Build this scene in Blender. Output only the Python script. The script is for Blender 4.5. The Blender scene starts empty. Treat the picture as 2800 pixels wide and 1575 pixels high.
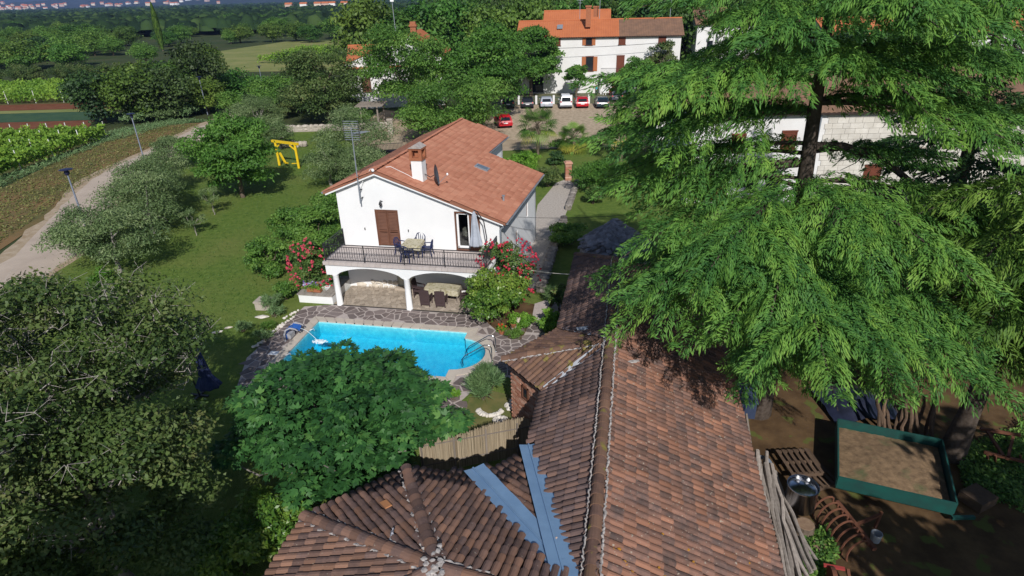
import bpy, math, random
import numpy as np
from mathutils import Matrix, Vector
R = math.radians
random.seed(7); rng = np.random.default_rng(7)
S = bpy.context.scene
COL = S.collection
# ---------------------------------------------------------------- camera, sky, sun, exposure
CAM_H, FPX, PITCH, ROLL = 15.0, 1650.0, R(26.0), R(-1.6)
_f = np.array([0, math.cos(PITCH), -math.sin(PITCH)]); _r = np.array([1., 0, 0]); _u = np.cross(_r, _f)
CR = math.cos(ROLL)*_r + math.sin(ROLL)*_u
CU = -math.sin(ROLL)*_r + math.cos(ROLL)*_u
CAMP = np.array([0, 0, CAM_H])
cam = bpy.data.cameras.new('camera'); cam.sensor_width = 36; cam.lens = 36*FPX/2800; cam.clip_end = 12000; cam.clip_start = .1
camo = bpy.data.objects.new('camera', cam); COL.objects.link(camo); S.camera = camo
camo.matrix_world = Matrix(((CR[0], CU[0], -_f[0], 0), (CR[1], CU[1], -_f[1], 0), (CR[2], CU[2], -_f[2], CAM_H), (0, 0, 0, 1)))
SUN_EL, SUN_AZ = 37.0, 9.0      # light travels away from the camera, a little to the left
w = bpy.data.worlds.new('World'); S.world = w; w.use_nodes = True
nt = w.node_tree; sky = nt.nodes.new('ShaderNodeTexSky'); sky.sky_type = 'NISHITA'; sky.sun_disc = False
sky.sun_elevation = R(SUN_EL); sky.sun_rotation = R(180-SUN_AZ); sky.altitude = 200; sky.air_density = 1.0; sky.dust_density = .6; sky.ozone_density = 1.3
nt.links.new(sky.outputs[0], nt.nodes['Background'].inputs[0]); nt.nodes['Background'].inputs[1].default_value = .085
sl = bpy.data.lights.new('sun', 'SUN'); sl.energy = 4.6; sl.angle = R(.53); sl.color = (1, .97, .925)
so = bpy.data.objects.new('sun', sl); COL.objects.link(so); so.rotation_euler = (R(90-SUN_EL), 0, R(SUN_AZ)); so.location = (0, -30, 40)
S.view_settings.view_transform = 'Standard'; S.view_settings.look = 'None'; S.view_settings.exposure = 0.0; S.view_settings.gamma = 1.0
S.view_settings.use_curve_mapping = False

def site(px, py, z=0.0):
    "surveyed position: the place at height z seen at photo pixel (px, py)"
    d = _f + (px-1400)/FPX*CR - (py-787.5)/FPX*CU
    return CAMP + d*((CAM_H-z)/-d[2])
def seen(p):
    q = np.asarray(p, float)-CAMP; z = q@_f
    if z <= .5: return (-9e9, 0, z)
    return (1400+FPX*(q@CR)/z, 787.5-FPX*(q@CU)/z, z)
# ---------------------------------------------------------------- materials
MATS = {}
def _n(t, k, **kw):
    n = t.nodes.new(k)
    for a, b in kw.items(): setattr(n, a, b)
    return n
def hexc(c): return (*c, 1)
def mat(name, c1, c2=None, scale=4., rough=.85, spec=.25, bump=0., bscale=None, c3=None, vary=0., metal=0., detail=5., lo=.35, hi=.65, c4=None, c4lo=.62, c4scale=9., stretch=None, trans=0., bdist=.02, c4w=.05):
    "c1/c2 mixed by noise; c3 + vary: per-object / per-piece tint; c4: spots such as lichen or painted dapple"
    if name in MATS: return MATS[name]
    m = bpy.data.materials.new(name); m.use_nodes = True; t = m.node_tree; MATS[name] = m
    b = t.nodes['Principled BSDF']; L = t.links.new
    b.inputs['Roughness'].default_value = rough; b.inputs['Specular IOR Level'].default_value = spec; b.inputs['Metallic'].default_value = metal
    geo = _n(t, 'ShaderNodeNewGeometry'); src = geo.outputs['Position']
    if stretch:
        mp = _n(t, 'ShaderNodeMapping'); mp.inputs['Scale'].default_value = stretch; L(src, mp.inputs[0]); src = mp.outputs[0]
    col = None
    if c2 is not None:
        n = _n(t, 'ShaderNodeTexNoise'); n.inputs['Scale'].default_value = scale; n.inputs['Detail'].default_value = detail; n.inputs['Roughness'].default_value = .62; L(src, n.inputs['Vector'])
        r = _n(t, 'ShaderNodeMapRange'); r.inputs['From Min'].default_value = lo; r.inputs['From Max'].default_value = hi; L(n.outputs['Fac'], r.inputs[0])
        mx = _n(t, 'ShaderNodeMix', data_type='RGBA'); mx.inputs['A'].default_value = hexc(c1); mx.inputs['B'].default_value = hexc(c2); L(r.outputs[0], mx.inputs['Factor']); col = mx.outputs['Result']
    else:
        rg = _n(t, 'ShaderNodeRGB'); rg.outputs[0].default_value = hexc(c1); col = rg.outputs[0]
    if c3 is not None or vary:
        oi = _n(t, 'ShaderNodeObjectInfo'); at = _n(t, 'ShaderNodeAttribute', attribute_name='rnd')
        ad = _n(t, 'ShaderNodeMath', operation='ADD'); L(oi.outputs['Random'], ad.inputs[0]); L(at.outputs['Fac'], ad.inputs[1])
        fr = _n(t, 'ShaderNodeMath', operation='FRACT'); L(ad.outputs[0], fr.inputs[0]); rv = fr.outputs[0]
        if c3 is not None:
            p = _n(t, 'ShaderNodeMath', operation='POWER'); p.inputs[1].default_value = 1.6; L(rv, p.inputs[0])
            m3 = _n(t, 'ShaderNodeMix', data_type='RGBA'); L(p.outputs[0], m3.inputs['Factor']); L(col, m3.inputs['A']); m3.inputs['B'].default_value = hexc(c3); col = m3.outputs['Result']
        if vary:
            m7 = _n(t, 'ShaderNodeMath', operation='MULTIPLY'); m7.inputs[1].default_value = 7.31; L(rv, m7.inputs[0])
            f2 = _n(t, 'ShaderNodeMath', operation='FRACT'); L(m7.outputs[0], f2.inputs[0])
            mr = _n(t, 'ShaderNodeMapRange'); mr.inputs['To Min'].default_value = 1-vary; mr.inputs['To Max'].default_value = 1+vary; L(f2.outputs[0], mr.inputs[0])
            hs = _n(t, 'ShaderNodeHueSaturation'); L(mr.outputs[0], hs.inputs['Value']); L(col, hs.inputs['Color']); col = hs.outputs[0]
    if c4 is not None:
        n4 = _n(t, 'ShaderNodeTexNoise'); n4.inputs['Scale'].default_value = c4scale; n4.inputs['Detail'].default_value = 3; L(geo.outputs['Position'], n4.inputs['Vector'])
        r4 = _n(t, 'ShaderNodeMapRange'); r4.inputs['From Min'].default_value = c4lo; r4.inputs['From Max'].default_value = c4lo+c4w; L(n4.outputs['Fac'], r4.inputs[0])
        m4 = _n(t, 'ShaderNodeMix', data_type='RGBA'); L(r4.outputs[0], m4.inputs['Factor']); L(col, m4.inputs['A']); m4.inputs['B'].default_value = hexc(c4); col = m4.outputs['Result']
    L(col, b.inputs['Base Color'])
    if bump:
        nb = _n(t, 'ShaderNodeTexNoise'); nb.inputs['Scale'].default_value = bscale or scale*6; nb.inputs['Detail'].default_value = 4; L(src, nb.inputs['Vector'])
        bp = _n(t, 'ShaderNodeBump'); bp.inputs['Strength'].default_value = bump; bp.inputs['Distance'].default_value = bdist; L(nb.outputs['Fac'], bp.inputs['Height']); L(bp.outputs[0], b.inputs['Normal'])
    return m
LEAFK = 1.9
def leafmat(name, cols, trans=.3, rough=.55, spec=.3, vary=.0):
    "foliage: colour picked per leaf from a ramp, part of the light passes through"
    if name in MATS: return MATS[name]
    m = bpy.data.materials.new(name); m.use_nodes = True; t = m.node_tree; MATS[name] = m; L = t.links.new
    b = t.nodes['Principled BSDF']; b.inputs['Roughness'].default_value = rough; b.inputs['Specular IOR Level'].default_value = spec
    at = _n(t, 'ShaderNodeAttribute', attribute_name='rnd'); rp = _n(t, 'ShaderNodeValToRGB')
    e = rp.color_ramp.elements
    while len(e) < len(cols): e.new(.5)
    cols = [(min(.9, c[0]*LEAFK), min(.9, c[1]*LEAFK*1.04), min(.9, c[2]*LEAFK*.8)) for c in cols]
    for i, c in enumerate(cols): e[i].position = i/(len(cols)-1); e[i].color = hexc(c)
    L(at.outputs['Fac'], rp.inputs[0]); col = rp.outputs[0]
    if vary:
        oi = _n(t, 'ShaderNodeObjectInfo'); mr = _n(t, 'ShaderNodeMapRange'); mr.inputs['To Min'].default_value = 1-vary; mr.inputs['To Max'].default_value = 1+vary; L(oi.outputs['Random'], mr.inputs[0])
        m7 = _n(t, 'ShaderNodeMath', operation='MULTIPLY'); m7.inputs[1].default_value = 5.7; L(oi.outputs['Random'], m7.inputs[0]); f2 = _n(t, 'ShaderNodeMath', operation='FRACT'); L(m7.outputs[0], f2.inputs[0])
        mh = _n(t, 'ShaderNodeMapRange'); mh.inputs['To Min'].default_value = .475; mh.inputs['To Max'].default_value = .525; L(f2.outputs[0], mh.inputs[0])
        hs = _n(t, 'ShaderNodeHueSaturation'); L(mr.outputs[0], hs.inputs['Value']); L(mh.outputs[0], hs.inputs['Hue']); L(col, hs.inputs['Color']); col = hs.outputs[0]
    L(col, b.inputs['Base Color'])
    if trans:
        tr = _n(t, 'ShaderNodeBsdfTranslucent'); mx = _n(t, 'ShaderNodeMixShader'); mx.inputs[0].default_value = trans
        hs = _n(t, 'ShaderNodeHueSaturation'); hs.inputs['Value'].default_value = 1.5; hs.inputs['Hue'].default_value = .485; L(col, hs.inputs['Color']); L(hs.outputs[0], tr.inputs[0])
        L(b.outputs[0], mx.inputs[1]); L(tr.outputs[0], mx.inputs[2]); L(mx.outputs[0], t.nodes['Material Output'].inputs[0])
    return m
# ---------------------------------------------------------------- mesh helpers
WT = {}                                  # world translation of each object that parents others
def _link(o, parent):
    COL.objects.link(o)
    if parent is not None: o.parent = parent
def npmesh(name, V, Fq, rnd=None, smooth=False):
    "V (n,3), Fq (m,k) faces of equal size; rnd per-face value"
    V = np.asarray(V, np.float32); Fq = np.asarray(Fq, np.int32); k = Fq.shape[1]; nf = len(Fq)
    me = bpy.data.meshes.new(name)
    me.vertices.add(len(V)); me.vertices.foreach_set('co', V.ravel())
    me.loops.add(nf*k); me.loops.foreach_set('vertex_index', Fq.ravel())
    me.polygons.add(nf); me.polygons.foreach_set('loop_start', np.arange(0, nf*k, k, dtype=np.int32)); me.polygons.foreach_set('loop_total', np.full(nf, k, np.int32))
    if smooth: me.polygons.foreach_set('use_smooth', np.ones(nf, bool))
    me.update(calc_edges=True)
    if rnd is not None:
        a = me.attributes.new('rnd', 'FLOAT', 'FACE'); a.data.foreach_set('value', np.asarray(rnd, np.float32))
    return me
def obj(name, me, m, parent=None, world=True):
    if m is not None:
        me.materials.clear()
        for q in (m if isinstance(m, (list, tuple)) else [m]): me.materials.append(q)
    o = bpy.data.objects.new(name, me); _link(o, parent)
    if parent is not None and world: o.location = -Vector(WT.get(parent.name, (0, 0, 0)))
    WT[o.name] = (0, 0, 0)
    return o
def tag(o, label=None, cat=None, group=None, kind=None):
    if label: o['label'] = label
    if cat: o['category'] = cat
    if group: o['group'] = group
    if kind: o['kind'] = kind
    return o
def thing(name, label, cat, loc=(0, 0, 0), group=None, rz=0):
    o = bpy.data.objects.new(name, None); _link(o, None); o.location = [float(c) for c in loc]; o.rotation_euler = (0, 0, rz); o.empty_display_size = .2
    WT[o.name] = tuple(float(c) for c in loc)
    return tag(o, label, cat, group)
class M:
    def __init__(s): s.v = []; s.f = []; s.r = []
    def add(s, vs, fs, r=0.):
        b = len(s.v); s.v += [tuple(float(c) for c in q) for q in vs]; s.f += [tuple(b+i for i in q) for q in fs]; s.r += [r]*len(fs); return s
    def obox(s, c, ax, h, r=0.):
        c = np.asarray(c, float); X, Y, Z = [np.asarray(a, float)*k for a, k in zip(ax, h)]
        P = [c+i*X+j*Y+k*Z for i in (-1, 1) for j in (-1, 1) for k in (-1, 1)]
        return s.add(P, [(0, 1, 3, 2), (4, 6, 7, 5), (0, 4, 5, 1), (2, 3, 7, 6), (0, 2, 6, 4), (1, 5, 7, 3)], r)
    def box(s, x, y, z, sx, sy, sz, rz=0., r=0.):
        "centre x,y; z = bottom; full sizes"
        c, q = math.cos(rz), math.sin(rz)
        return s.obox((x, y, z+sz/2), ((c, q, 0), (-q, c, 0), (0, 0, 1)), (sx/2, sy/2, sz/2), r)
    def bar(s, a, b, w, h=None, up=(0, 0, 1)):
        a = np.asarray(a, float); b = np.asarray(b, float); d = b-a; L = np.linalg.norm(d); d = d/L
        x = np.cross(d, up); n = np.linalg.norm(x); x = np.array([1., 0, 0]) if n < 1e-6 else x/n; y = np.cross(x, d)
        return s.obox((a+b)/2, (d, x, y), (L/2, w/2, (h or w)/2))
    def tube(s, P, rad, n=6, cap=True):
        P = [np.asarray(p, float) for p in P]; k = len(P); rad = [rad]*k if np.isscalar(rad) else list(rad); ring = []
        prev = None
        for i in range(k):
            d = P[min(i+1, k-1)]-P[max(i-1, 0)]; d = d/(np.linalg.norm(d)+1e-9)
            if prev is None: a = np.cross(d, (0, 0, 1) if abs(d[2]) < .9 else (1, 0, 0))
            else: a = prev-d*(prev@d)
            a = a/(np.linalg.norm(a)+1e-9); prev = a; b = np.cross(d, a)
            ring += [P[i]+rad[i]*(math.cos(2*math.pi*j/n)*a+math.sin(2*math.pi*j/n)*b) for j in range(n)]
        fs = [(i*n+j, i*n+(j+1) % n, (i+1)*n+(j+1) % n, (i+1)*n+j) for i in range(k-1) for j in range(n)]
        if cap: fs += [tuple(range(n))[::-1], tuple(range((k-1)*n, k*n))]
        return s.add(ring, fs)
    def cyl(s, x, y, z, r, h, n=12, r2=None): return s.tube([(x, y, z), (x, y, z+h)], [r, r if r2 is None else r2], n)
    def lathe(s, prof, c=(0, 0, 0), n=16):
        c = np.asarray(c, float); vs = [c+np.array([r*math.cos(2*math.pi*j/n), r*math.sin(2*math.pi*j/n), z]) for r, z in prof for j in range(n)]
        k = len(prof); fs = [(i*n+j, i*n+(j+1) % n, (i+1)*n+(j+1) % n, (i+1)*n+j) for i in range(k-1) for j in range(n)]
        fs += [tuple(range(n))[::-1], tuple(range((k-1)*n, k*n))]
        return s.add(vs, fs)
    def prism(s, poly, ext, r=0.):
        "poly: list of 3-D points (one face), extruded by ext"
        n = len(poly); P = [np.asarray(p, float) for p in poly]; e = np.asarray(ext, float)
        return s.add(P+[p+e for p in P], [tuple(range(n))[::-1], tuple(range(n, 2*n))]+[(i, (i+1) % n, n+(i+1) % n, n+i) for i in range(n)], r)
    def poly(s, P, r=0.): return s.add(P, [tuple(range(len(P)))], r)
    def ball(s, c, rad, n=8, k=5, jit=0.):
        c = np.asarray(c, float); rad = np.broadcast_to(np.asarray(rad, float), 3); vs = [c+rad*(0, 0, -1)]
        for i in range(1, k):
            b = -math.pi/2+math.pi*i/k
            for j in range(n):
                a = 2*math.pi*j/n; q = 1+jit*(random.random()-.5)*2
                vs.append(c+rad*q*np.array([math.cos(b)*math.cos(a), math.cos(b)*math.sin(a), math.sin(b)]))
        vs.append(c+rad*(0, 0, 1)); e = len(vs)-1
        fs = [(0, 1+(j+1) % n, 1+j) for j in range(n)]
        fs += [(1+i*n+j, 1+i*n+(j+1) % n, 1+(i+1)*n+(j+1) % n, 1+(i+1)*n+j) for i in range(k-2) for j in range(n)]
        fs += [(e, 1+(k-2)*n+j, 1+(k-2)*n+(j+1) % n) for j in range(n)]
        return s.add(vs, fs)
    def mesh(s, name, smooth=False):
        me = bpy.data.meshes.new(name); me.from_pydata(s.v, [], s.f); me.update()
        if smooth:
            me.polygons.foreach_set('use_smooth', [True]*len(me.polygons))
            try: me.set_sharp_from_angle(angle=R(50))
            except Exception: pass
        if any(s.r):
            a = me.attributes.new('rnd', 'FLOAT', 'FACE'); a.data.foreach_set('value', np.asarray(s.r, np.float32))
        return me
    def build(s, name, m, parent=None, smooth=False, world=True): return obj(name, s.mesh(name, smooth), m, parent, world)
def copy_tree(o, loc=None, rz=None, parent=None, scale=None, group=None, label=None):
    c = o.copy(); COL.objects.link(c); c.parent = parent
    if loc is not None: c.location = loc
    if rz is not None: c.rotation_euler = (0, 0, rz)
    if scale is not None: c.scale = scale if not np.isscalar(scale) else (scale,)*3
    if group: c['group'] = group
    if label: c['label'] = label
    for ch in o.children: copy_tree(ch, parent=c)
    return c
def norm(a): a = np.asarray(a, float); return a/np.linalg.norm(a)
def inpoly(p, poly):
    x, y = p[0], p[1]; c = False; j = len(poly)-1
    for i in range(len(poly)):
        xi, yi = poly[i][0], poly[i][1]; xj, yj = poly[j][0], poly[j][1]
        if (yi > y) != (yj > y) and x < (xj-xi)*(y-yi)/(yj-yi)+xi: c = not c
        j = i
    return c
def clip(poly, a, n):
    "keep the part of a 2-D polygon where (p-a).n <= 0"
    out = []; k = len(poly)
    for i in range(k):
        p, q = poly[i], poly[(i+1) % k]; dp = (p[0]-a[0])*n[0]+(p[1]-a[1])*n[1]; dq = (q[0]-a[0])*n[0]+(q[1]-a[1])*n[1]
        if dp <= 0: out.append(p)
        if (dp < 0 < dq) or (dq < 0 < dp): t = dp/(dp-dq); out.append((p[0]+t*(q[0]-p[0]), p[1]+t*(q[1]-p[1])))
    return out
def voronoi(pts, gap, reach):
    "convex stone outlines round each point, pulled back by gap"
    P = np.asarray(pts); res = []
    for i, c in enumerate(P):
        poly = [(c[0]-reach, c[1]-reach), (c[0]+reach, c[1]-reach), (c[0]+reach, c[1]+reach), (c[0]-reach, c[1]+reach)]
        d = np.hypot(P[:, 0]-c[0], P[:, 1]-c[1]); o = np.argsort(d)[1:22]
        for j in o:
            if d[j] > 2.2*reach: break
            n = (P[j]-c)/d[j]; a = c+n*(d[j]/2-gap*random.uniform(.6, 1.4)); poly = clip(poly, a, n)
            if len(poly) < 3: break
        res.append(poly if len(poly) >= 3 else None)
    return res
# the house, pool and barn share one bearing
AL = R(-11.3); UU = np.array([math.cos(AL), math.sin(AL), 0]); VV = np.array([-math.sin(AL), math.cos(AL), 0]); ZZ = np.array([0, 0, 1.])
HO = np.array([-9.401, 29.240, 0])
HV = VV+.065*UU; HVn = norm(HV)
def hp(u, v, z=0.): return HO+u*UU+v*HV+np.array([0, 0, z])       # house and pool
def bp(u, v, z=0.): return u*UU+v*VV+np.array([0, 0, z])          # barn
from mathutils.geometry import tessellate_polygon
def pp(u, v, z=0.): return HO+u*UU+v*VV+np.array([0, 0, z])       # pool terrace (square to the house front)
def sheet(name, outer, z, m, holes=(), kind='structure', parent=None):
    loops = [[Vector((float(p[0]), float(p[1]), 0)) for p in lp] for lp in (outer, *holes)]
    tri = tessellate_polygon(loops); V = [(v.x, v.y, z) for lp in loops for v in lp]
    me = bpy.data.meshes.new(name); me.from_pydata(V, [], [tuple(t) for t in tri]); me.update()
    if sum(p.normal.z for p in me.polygons) < 0: me.flip_normals()
    o = obj(name, me, m, parent); tag(o, kind=kind); return o
# ---- pool outline (water edge): 8 x 4 m with a round roman end
PU0, PU1, PV0, PV1 = -.31, 7.69, -5.84, -1.87
def pool_outline(d, n=20, zz=0.):
    "outline pushed out by d"
    c = (PV0+PV1)/2; rr = 1.42+d; pts = [(PU0-d, PV1+d), (PU0-d, PV0-d), (PU1+d, PV0-d)]
    x0 = PU1+d; cx = PU1-.1; h = rr; a0 = math.acos(min(1, (x0-cx)/h))
    pts += [(cx+h*math.cos(a), c+h*math.sin(a)) for a in np.linspace(-a0, a0, n)]
    pts += [(PU1+d, PV1+d)]
    return pts
def W2(pts): return [pp(u, v)[:2] for u, v in pts]
HOLE = W2(pool_outline(.12))
# ---- ground cover materials
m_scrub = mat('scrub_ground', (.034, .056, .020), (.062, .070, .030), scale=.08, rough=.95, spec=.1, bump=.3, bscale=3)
m_lawn = mat('lawn_grass', (.078, .138, .024), (.142, .200, .042), scale=2.6, rough=.9, spec=.12, bump=.9, bscale=22, detail=10, lo=.34, hi=.68, c4=(.170, .185, .052), c4lo=.42, c4scale=.22, c4w=.5, bdist=.06)
m_soil = mat('yard_soil', (.07, .042, .022), (.13, .080, .040), scale=1.1, rough=.95, spec=.1, bump=.6, bscale=12, c4=(.10, .11, .03), c4lo=.6, c4scale=1.3)
m_red = mat('red_field_soil', (.14, .052, .030), (.185, .075, .040), scale=.7, rough=.95, spec=.1, bump=.6, bscale=5)
m_verge = mat('verge_dirt', (.20, .125, .060), (.115, .105, .042), scale=.35, rough=.95, spec=.1, bump=.5, bscale=8, detail=8, lo=.42, hi=.58, stretch=(1, .55, 1))
m_chalk = mat('chalky_gravel', (.42, .34, .25), (.30, .22, .14), scale=1.6, rough=.95, spec=.1, bump=.5, bscale=14)
m_road = mat('road_asphalt', (.40, .325, .265), (.48, .395, .32), scale=.5, rough=.9, spec=.2, bump=.2, bscale=30)
m_drive = mat('beige_gravel', (.40, .32, .23), (.31, .235, .16), scale=.5, rough=.95, spec=.1, bump=.3, bscale=10)
m_crop = mat('crop_field', (.035, .075, .045), (.055, .10, .05), scale=.5, rough=.95, spec=.1, bump=.5, bscale=3)
m_meadow = mat('dry_meadow', (.155, .185, .055), (.24, .235, .09), scale=.12, rough=.95, spec=.1, bump=.4, bscale=3)
BIG = 6000
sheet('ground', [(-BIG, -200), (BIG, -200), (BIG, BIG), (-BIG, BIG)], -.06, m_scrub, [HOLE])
sheet('lawn', [(-28, 6), (-30.5, 40), (-37.2, 60), (-37.5, 78), (-15, 79), (-14.5, 64), (3, 64.5), (16, 63), (14, 30), (4.2, 26), (4.2, 6)], -.02, m_lawn, [HOLE])
sheet('yard', [(4.3, 4), (4.3, 27), (12, 31), (34, 30), (36, 4)], -.035, m_soil)
# road, verge and fields on the left
sheet('dirt_verge', [(-34.2, 33), (-40, 33), (-46.5, 52), (-49.5, 70), (-51.5, 79), (-47, 85.5), (-41.2, 86), (-39.2, 66), (-38.2, 55)], -.028, m_verge)
rd = [(-31.0, 30), (-31.2, 37.6), (-33.2, 43), (-36.1, 51), (-37.9, 57), (-38.6, 64), (-39.0, 74), (-39.3, 88), (-39.0, 120)]
hw = 2.1
def dense(L_, step=1.2):
    out = []
    for (a, b), (c, d) in zip(L_[:-1], L_[1:]):
        k = max(1, int(math.hypot(c-a, d-b)/step)); out += [(a+(c-a)*i/k, b+(d-b)*i/k) for i in range(k)]
    return out+[L_[-1]]
rd = dense(rd); gr_ = random.Random(2); jl = [gr_.gauss(0, .07) for _ in rd]; jr = [gr_.gauss(0, .07) for _ in rd]
sheet('road_shoulder', [(x-hw-.9-.3*math.sin(i*.35)+gr_.gauss(0, .10), y) for i, (x, y) in enumerate(rd)]+[(x+hw+.5+gr_.gauss(0, .08), y) for x, y in rd[::-1]], -.014, m_chalk)
sheet('road', [(x-hw+j, y+.2) for (x, y), j in zip(rd, jl)]+[(x+hw+j, y-.2) for (x, y), j in list(zip(rd, jr))[::-1]], -.008, m_road)
sheet('vineyard_ground', [(-48.3, 56), (-49.3, 76.5), (-66, 79), (-120, 79), (-120, 44), (-52, 44)], -.03, mat('vineyard_soil', (.075, .095, .03), (.13, .09, .045), scale=.4, rough=.95, spec=.1, bump=.5, bscale=5))
sheet('ploughed_strip', [(-57, 83.5), (-60, 90.5), (-140, 90.5), (-140, 83.5)], -.03, m_red)
sheet('crop_strip', [(-58, 90.6), (-62, 98.5), (-150, 99), (-150, 90.6)], -.03, m_crop)
sheet('weedy_strip', [(-62, 98.6), (-62, 101.5), (-150, 101.5), (-150, 99)], -.03, m_meadow)
sheet('ploughed_field', [(-63, 101.6), (-66, 108), (-160, 108), (-160, 101.6)], -.03, m_red)
sheet('far_vineyard_ground', [(-66, 108.1), (-85, 131), (-190, 131), (-190, 108.1)], -.03, mat('vineyard_soil', (.1, .1, .1)))
sheet('far_ploughed_field', [(-112, 131.1), (-118, 147), (-220, 147), (-220, 131.1)], -.03, m_red)
sheet('hill_meadow', [(-76, 152), (-20, 148), (-14, 215), (-24, 258), (-88, 262), (-98, 215)], -.03, m_meadow)
# ---- terrace round the pool: grout bed + dark crazy-paving stones
m_grout = mat('paving_grout', (.47, .41, .385), (.39, .335, .31), scale=6, rough=.95, spec=.1)
m_stone = mat('porphyry_stone', (.125, .098, .092), (.175, .140, .130), scale=3, rough=.75, spec=.3, c3=(.205, .168, .158), vary=.25, bump=.35, bscale=25)
deck_px = [(832, 838), (675, 978), (640, 1080), (900, 1180), (1180, 1200), (1272, 1150), (1262, 1095), (1300, 1062), (1390, 1030), (1420, 1060), (1470, 1010), (1520, 930), (1480, 905), (1500, 862), (1548, 838), (1520, 812), (1462, 830), (1440, 868), (1400, 905), (1345, 893), (1310, 862), (912, 833)]
DECK = [site(x, y)[:2] for x, y in deck_px]
deck = sheet('pool_terrace', DECK, -.004, m_grout, [W2(pool_outline(.1))])
pts = []
x0, x1 = min(p[0] for p in DECK), max(p[0] for p in DECK); y0, y1 = min(p[1] for p in DECK), max(p[1] for p in DECK)
st = .39
for i in range(int((x1-x0)/st)+2):
    for j in range(int((y1-y0)/st)+2):
        pts.append((x0+(i+.5*(j % 2))*st+random.uniform(-.2, .2), y0+j*st+random.uniform(-.2, .2)))
# some spots merged so that big slabs sit among small ones
pts = [p for p in pts if random.random() > .17]
cells = voronoi(pts, .030, 1.0)
cop = pool_outline(.42); c_uv = (PV0+PV1)/2
stones = []
strip_n = -VV[:2]
for c, poly in zip(pts, cells):
    if poly is None or not inpoly(c, DECK): continue
    q = np.array([c[0], c[1], 0])-HO; cu, cv = q@UU, q@VV
    d = .43
    inside = (PU0-d < cu < PU1+d and PV0-d < cv < PV1+d) or (math.hypot(cu-(PU1-.1), cv-c_uv) < 1.42+d and cu > PU1-.1)
    if inside or cv > -.06: continue
    def cl(poly, u, v, nu, nv):
        a = pp(u, v)[:2]; n = nu*UU+nv*VV; return clip(poly, a, n[:2])
    if cv > -1.2: poly = cl(poly, 0, -.1, 0, 1)
    if cu < PU0-d: poly = cl(poly, PU0-d, 0, 1, 0)
    elif cv > PV1+d: poly = cl(poly, 0, PV1+d, 0, -1)
    elif cv < PV0-d: poly = cl(poly, 0, PV0-d, 0, 1)
    else:
        dd = math.hypot(cu-(PU1-.1), cv-c_uv); nu, nv = (cu-PU1+.1)/dd, (cv-c_uv)/dd
        poly = cl(poly, PU1-.1+nu*(1.42+d), c_uv+nv*(1.42+d), -nu, -nv)
        if cu > PU1+d-.02 and abs(cv-c_uv) > 1.2: poly = cl(poly, PU1+d, 0, -1, 0)
    if len(poly) < 3: continue
    A = abs(sum(poly[i][0]*poly[(i+1) % len(poly)][1]-poly[(i+1) % len(poly)][0]*poly[i][1] for i in range(len(poly))))/2
    if A < .015 or A > .55: continue
    stones.append((poly, c, A))
def set_stones(stones, m, parent, z0, h, name, limit=300):
    "the pieces seen largest become objects, the rest one joined part"
    def key(s):
        x, y, d = seen((s[1][0], s[1][1], 0)); ok = 0 <= x <= 2800 and 0 <= y <= 1575
        return (not ok, -s[2]/d**2)
    stones = sorted(stones, key=key); rest = M()
    for i, (poly, c, A) in enumerate(stones):
        hh = h*random.uniform(.75, 1.25); cc = np.mean(poly, axis=0)
        if i < limit:
            mm = M(); base = [(p[0]-cc[0], p[1]-cc[1], 0) for p in poly]; top = [(x*.965, y*.965, hh) for x, y, _ in base]; n = len(poly)
            mm.add(base+[(x, y, hh*.6) for x, y, _ in base]+top, [(k, (k+1) % n, n+(k+1) % n, n+k) for k in range(n)]+[(n+k, n+(k+1) % n, 2*n+(k+1) % n, 2*n+k) for k in range(n)]+[tuple(range(2*n, 3*n))])
            o = mm.build(name, m, parent, world=False); o.location = (cc[0], cc[1], z0); o.rotation_euler = (random.uniform(-.008, .008), random.uniform(-.008, .008), 0)
        else:
            n = len(poly); rest.add([(p[0], p[1], z0) for p in poly]+[(cc[0]+(p[0]-cc[0])*.97, cc[1]+(p[1]-cc[1])*.97, z0+hh) for p in poly], [(k, (k+1) % n, n+(k+1) % n, n+k) for k in range(n)]+[tuple(range(n, 2*n))], random.random()*.98+.01)
    if rest.v: tag(rest.build(name+'s', m, parent), kind='stuff')
set_stones(stones, m_stone, deck, -.004, .016, 'paving_stone')
# ---- patio under the balcony: paler, smaller stones
m_pst = mat('patio_limestone', (.36, .30, .24), (.28, .23, .18), scale=4, rough=.85, spec=.2, c3=(.44, .37, .30), vary=.16, bump=.4, bscale=22)
patio = sheet('patio', [pp(*q)[:2] for q in ((-.36, .05), (8.2, .05), (8.2, 2.6), (-.3, 2.6))], .03, mat('patio_joint', (.26, .215, .17), (.2, .165, .13), scale=5))
mm = M(); mm.prism([pp(*q)[:2].tolist()+[-.05] for q in ((-.36, .05), (8.2, .05), (8.2, 2.6), (-.3, 2.6))], (0, 0, .078)); mm.build('slab_edge', MATS['patio_joint'], patio)
pts = [(-.3+(i+.5*(j % 2))*.262+random.uniform(-.1, .1), .12+j*.25+random.uniform(-.09, .09)) for i in range(33) for j in range(10)]
cells = voronoi(pts, .011, .5); st2 = []
for c, poly in zip(pts, cells):
    if poly is None: continue
    for a, n in (((0, .07), (0, -1)), ((0, 2.55), (0, 1)), ((-.34, 0), (-1, 0)), ((8.15, 0), (1, 0))): poly = clip(poly, a, n)
    if len(poly) < 3: continue
    w = [pp(*q)[:2] for q in poly]; A = abs(sum(w[i][0]*w[(i+1) % len(w)][1]-w[(i+1) % len(w)][0]*w[i][1] for i in range(len(w))))/2
    if A > .004: st2.append((w, pp(*c)[:2], A))
set_stones(st2, m_pst, patio, .03, .012, 'patio_stone')
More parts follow.
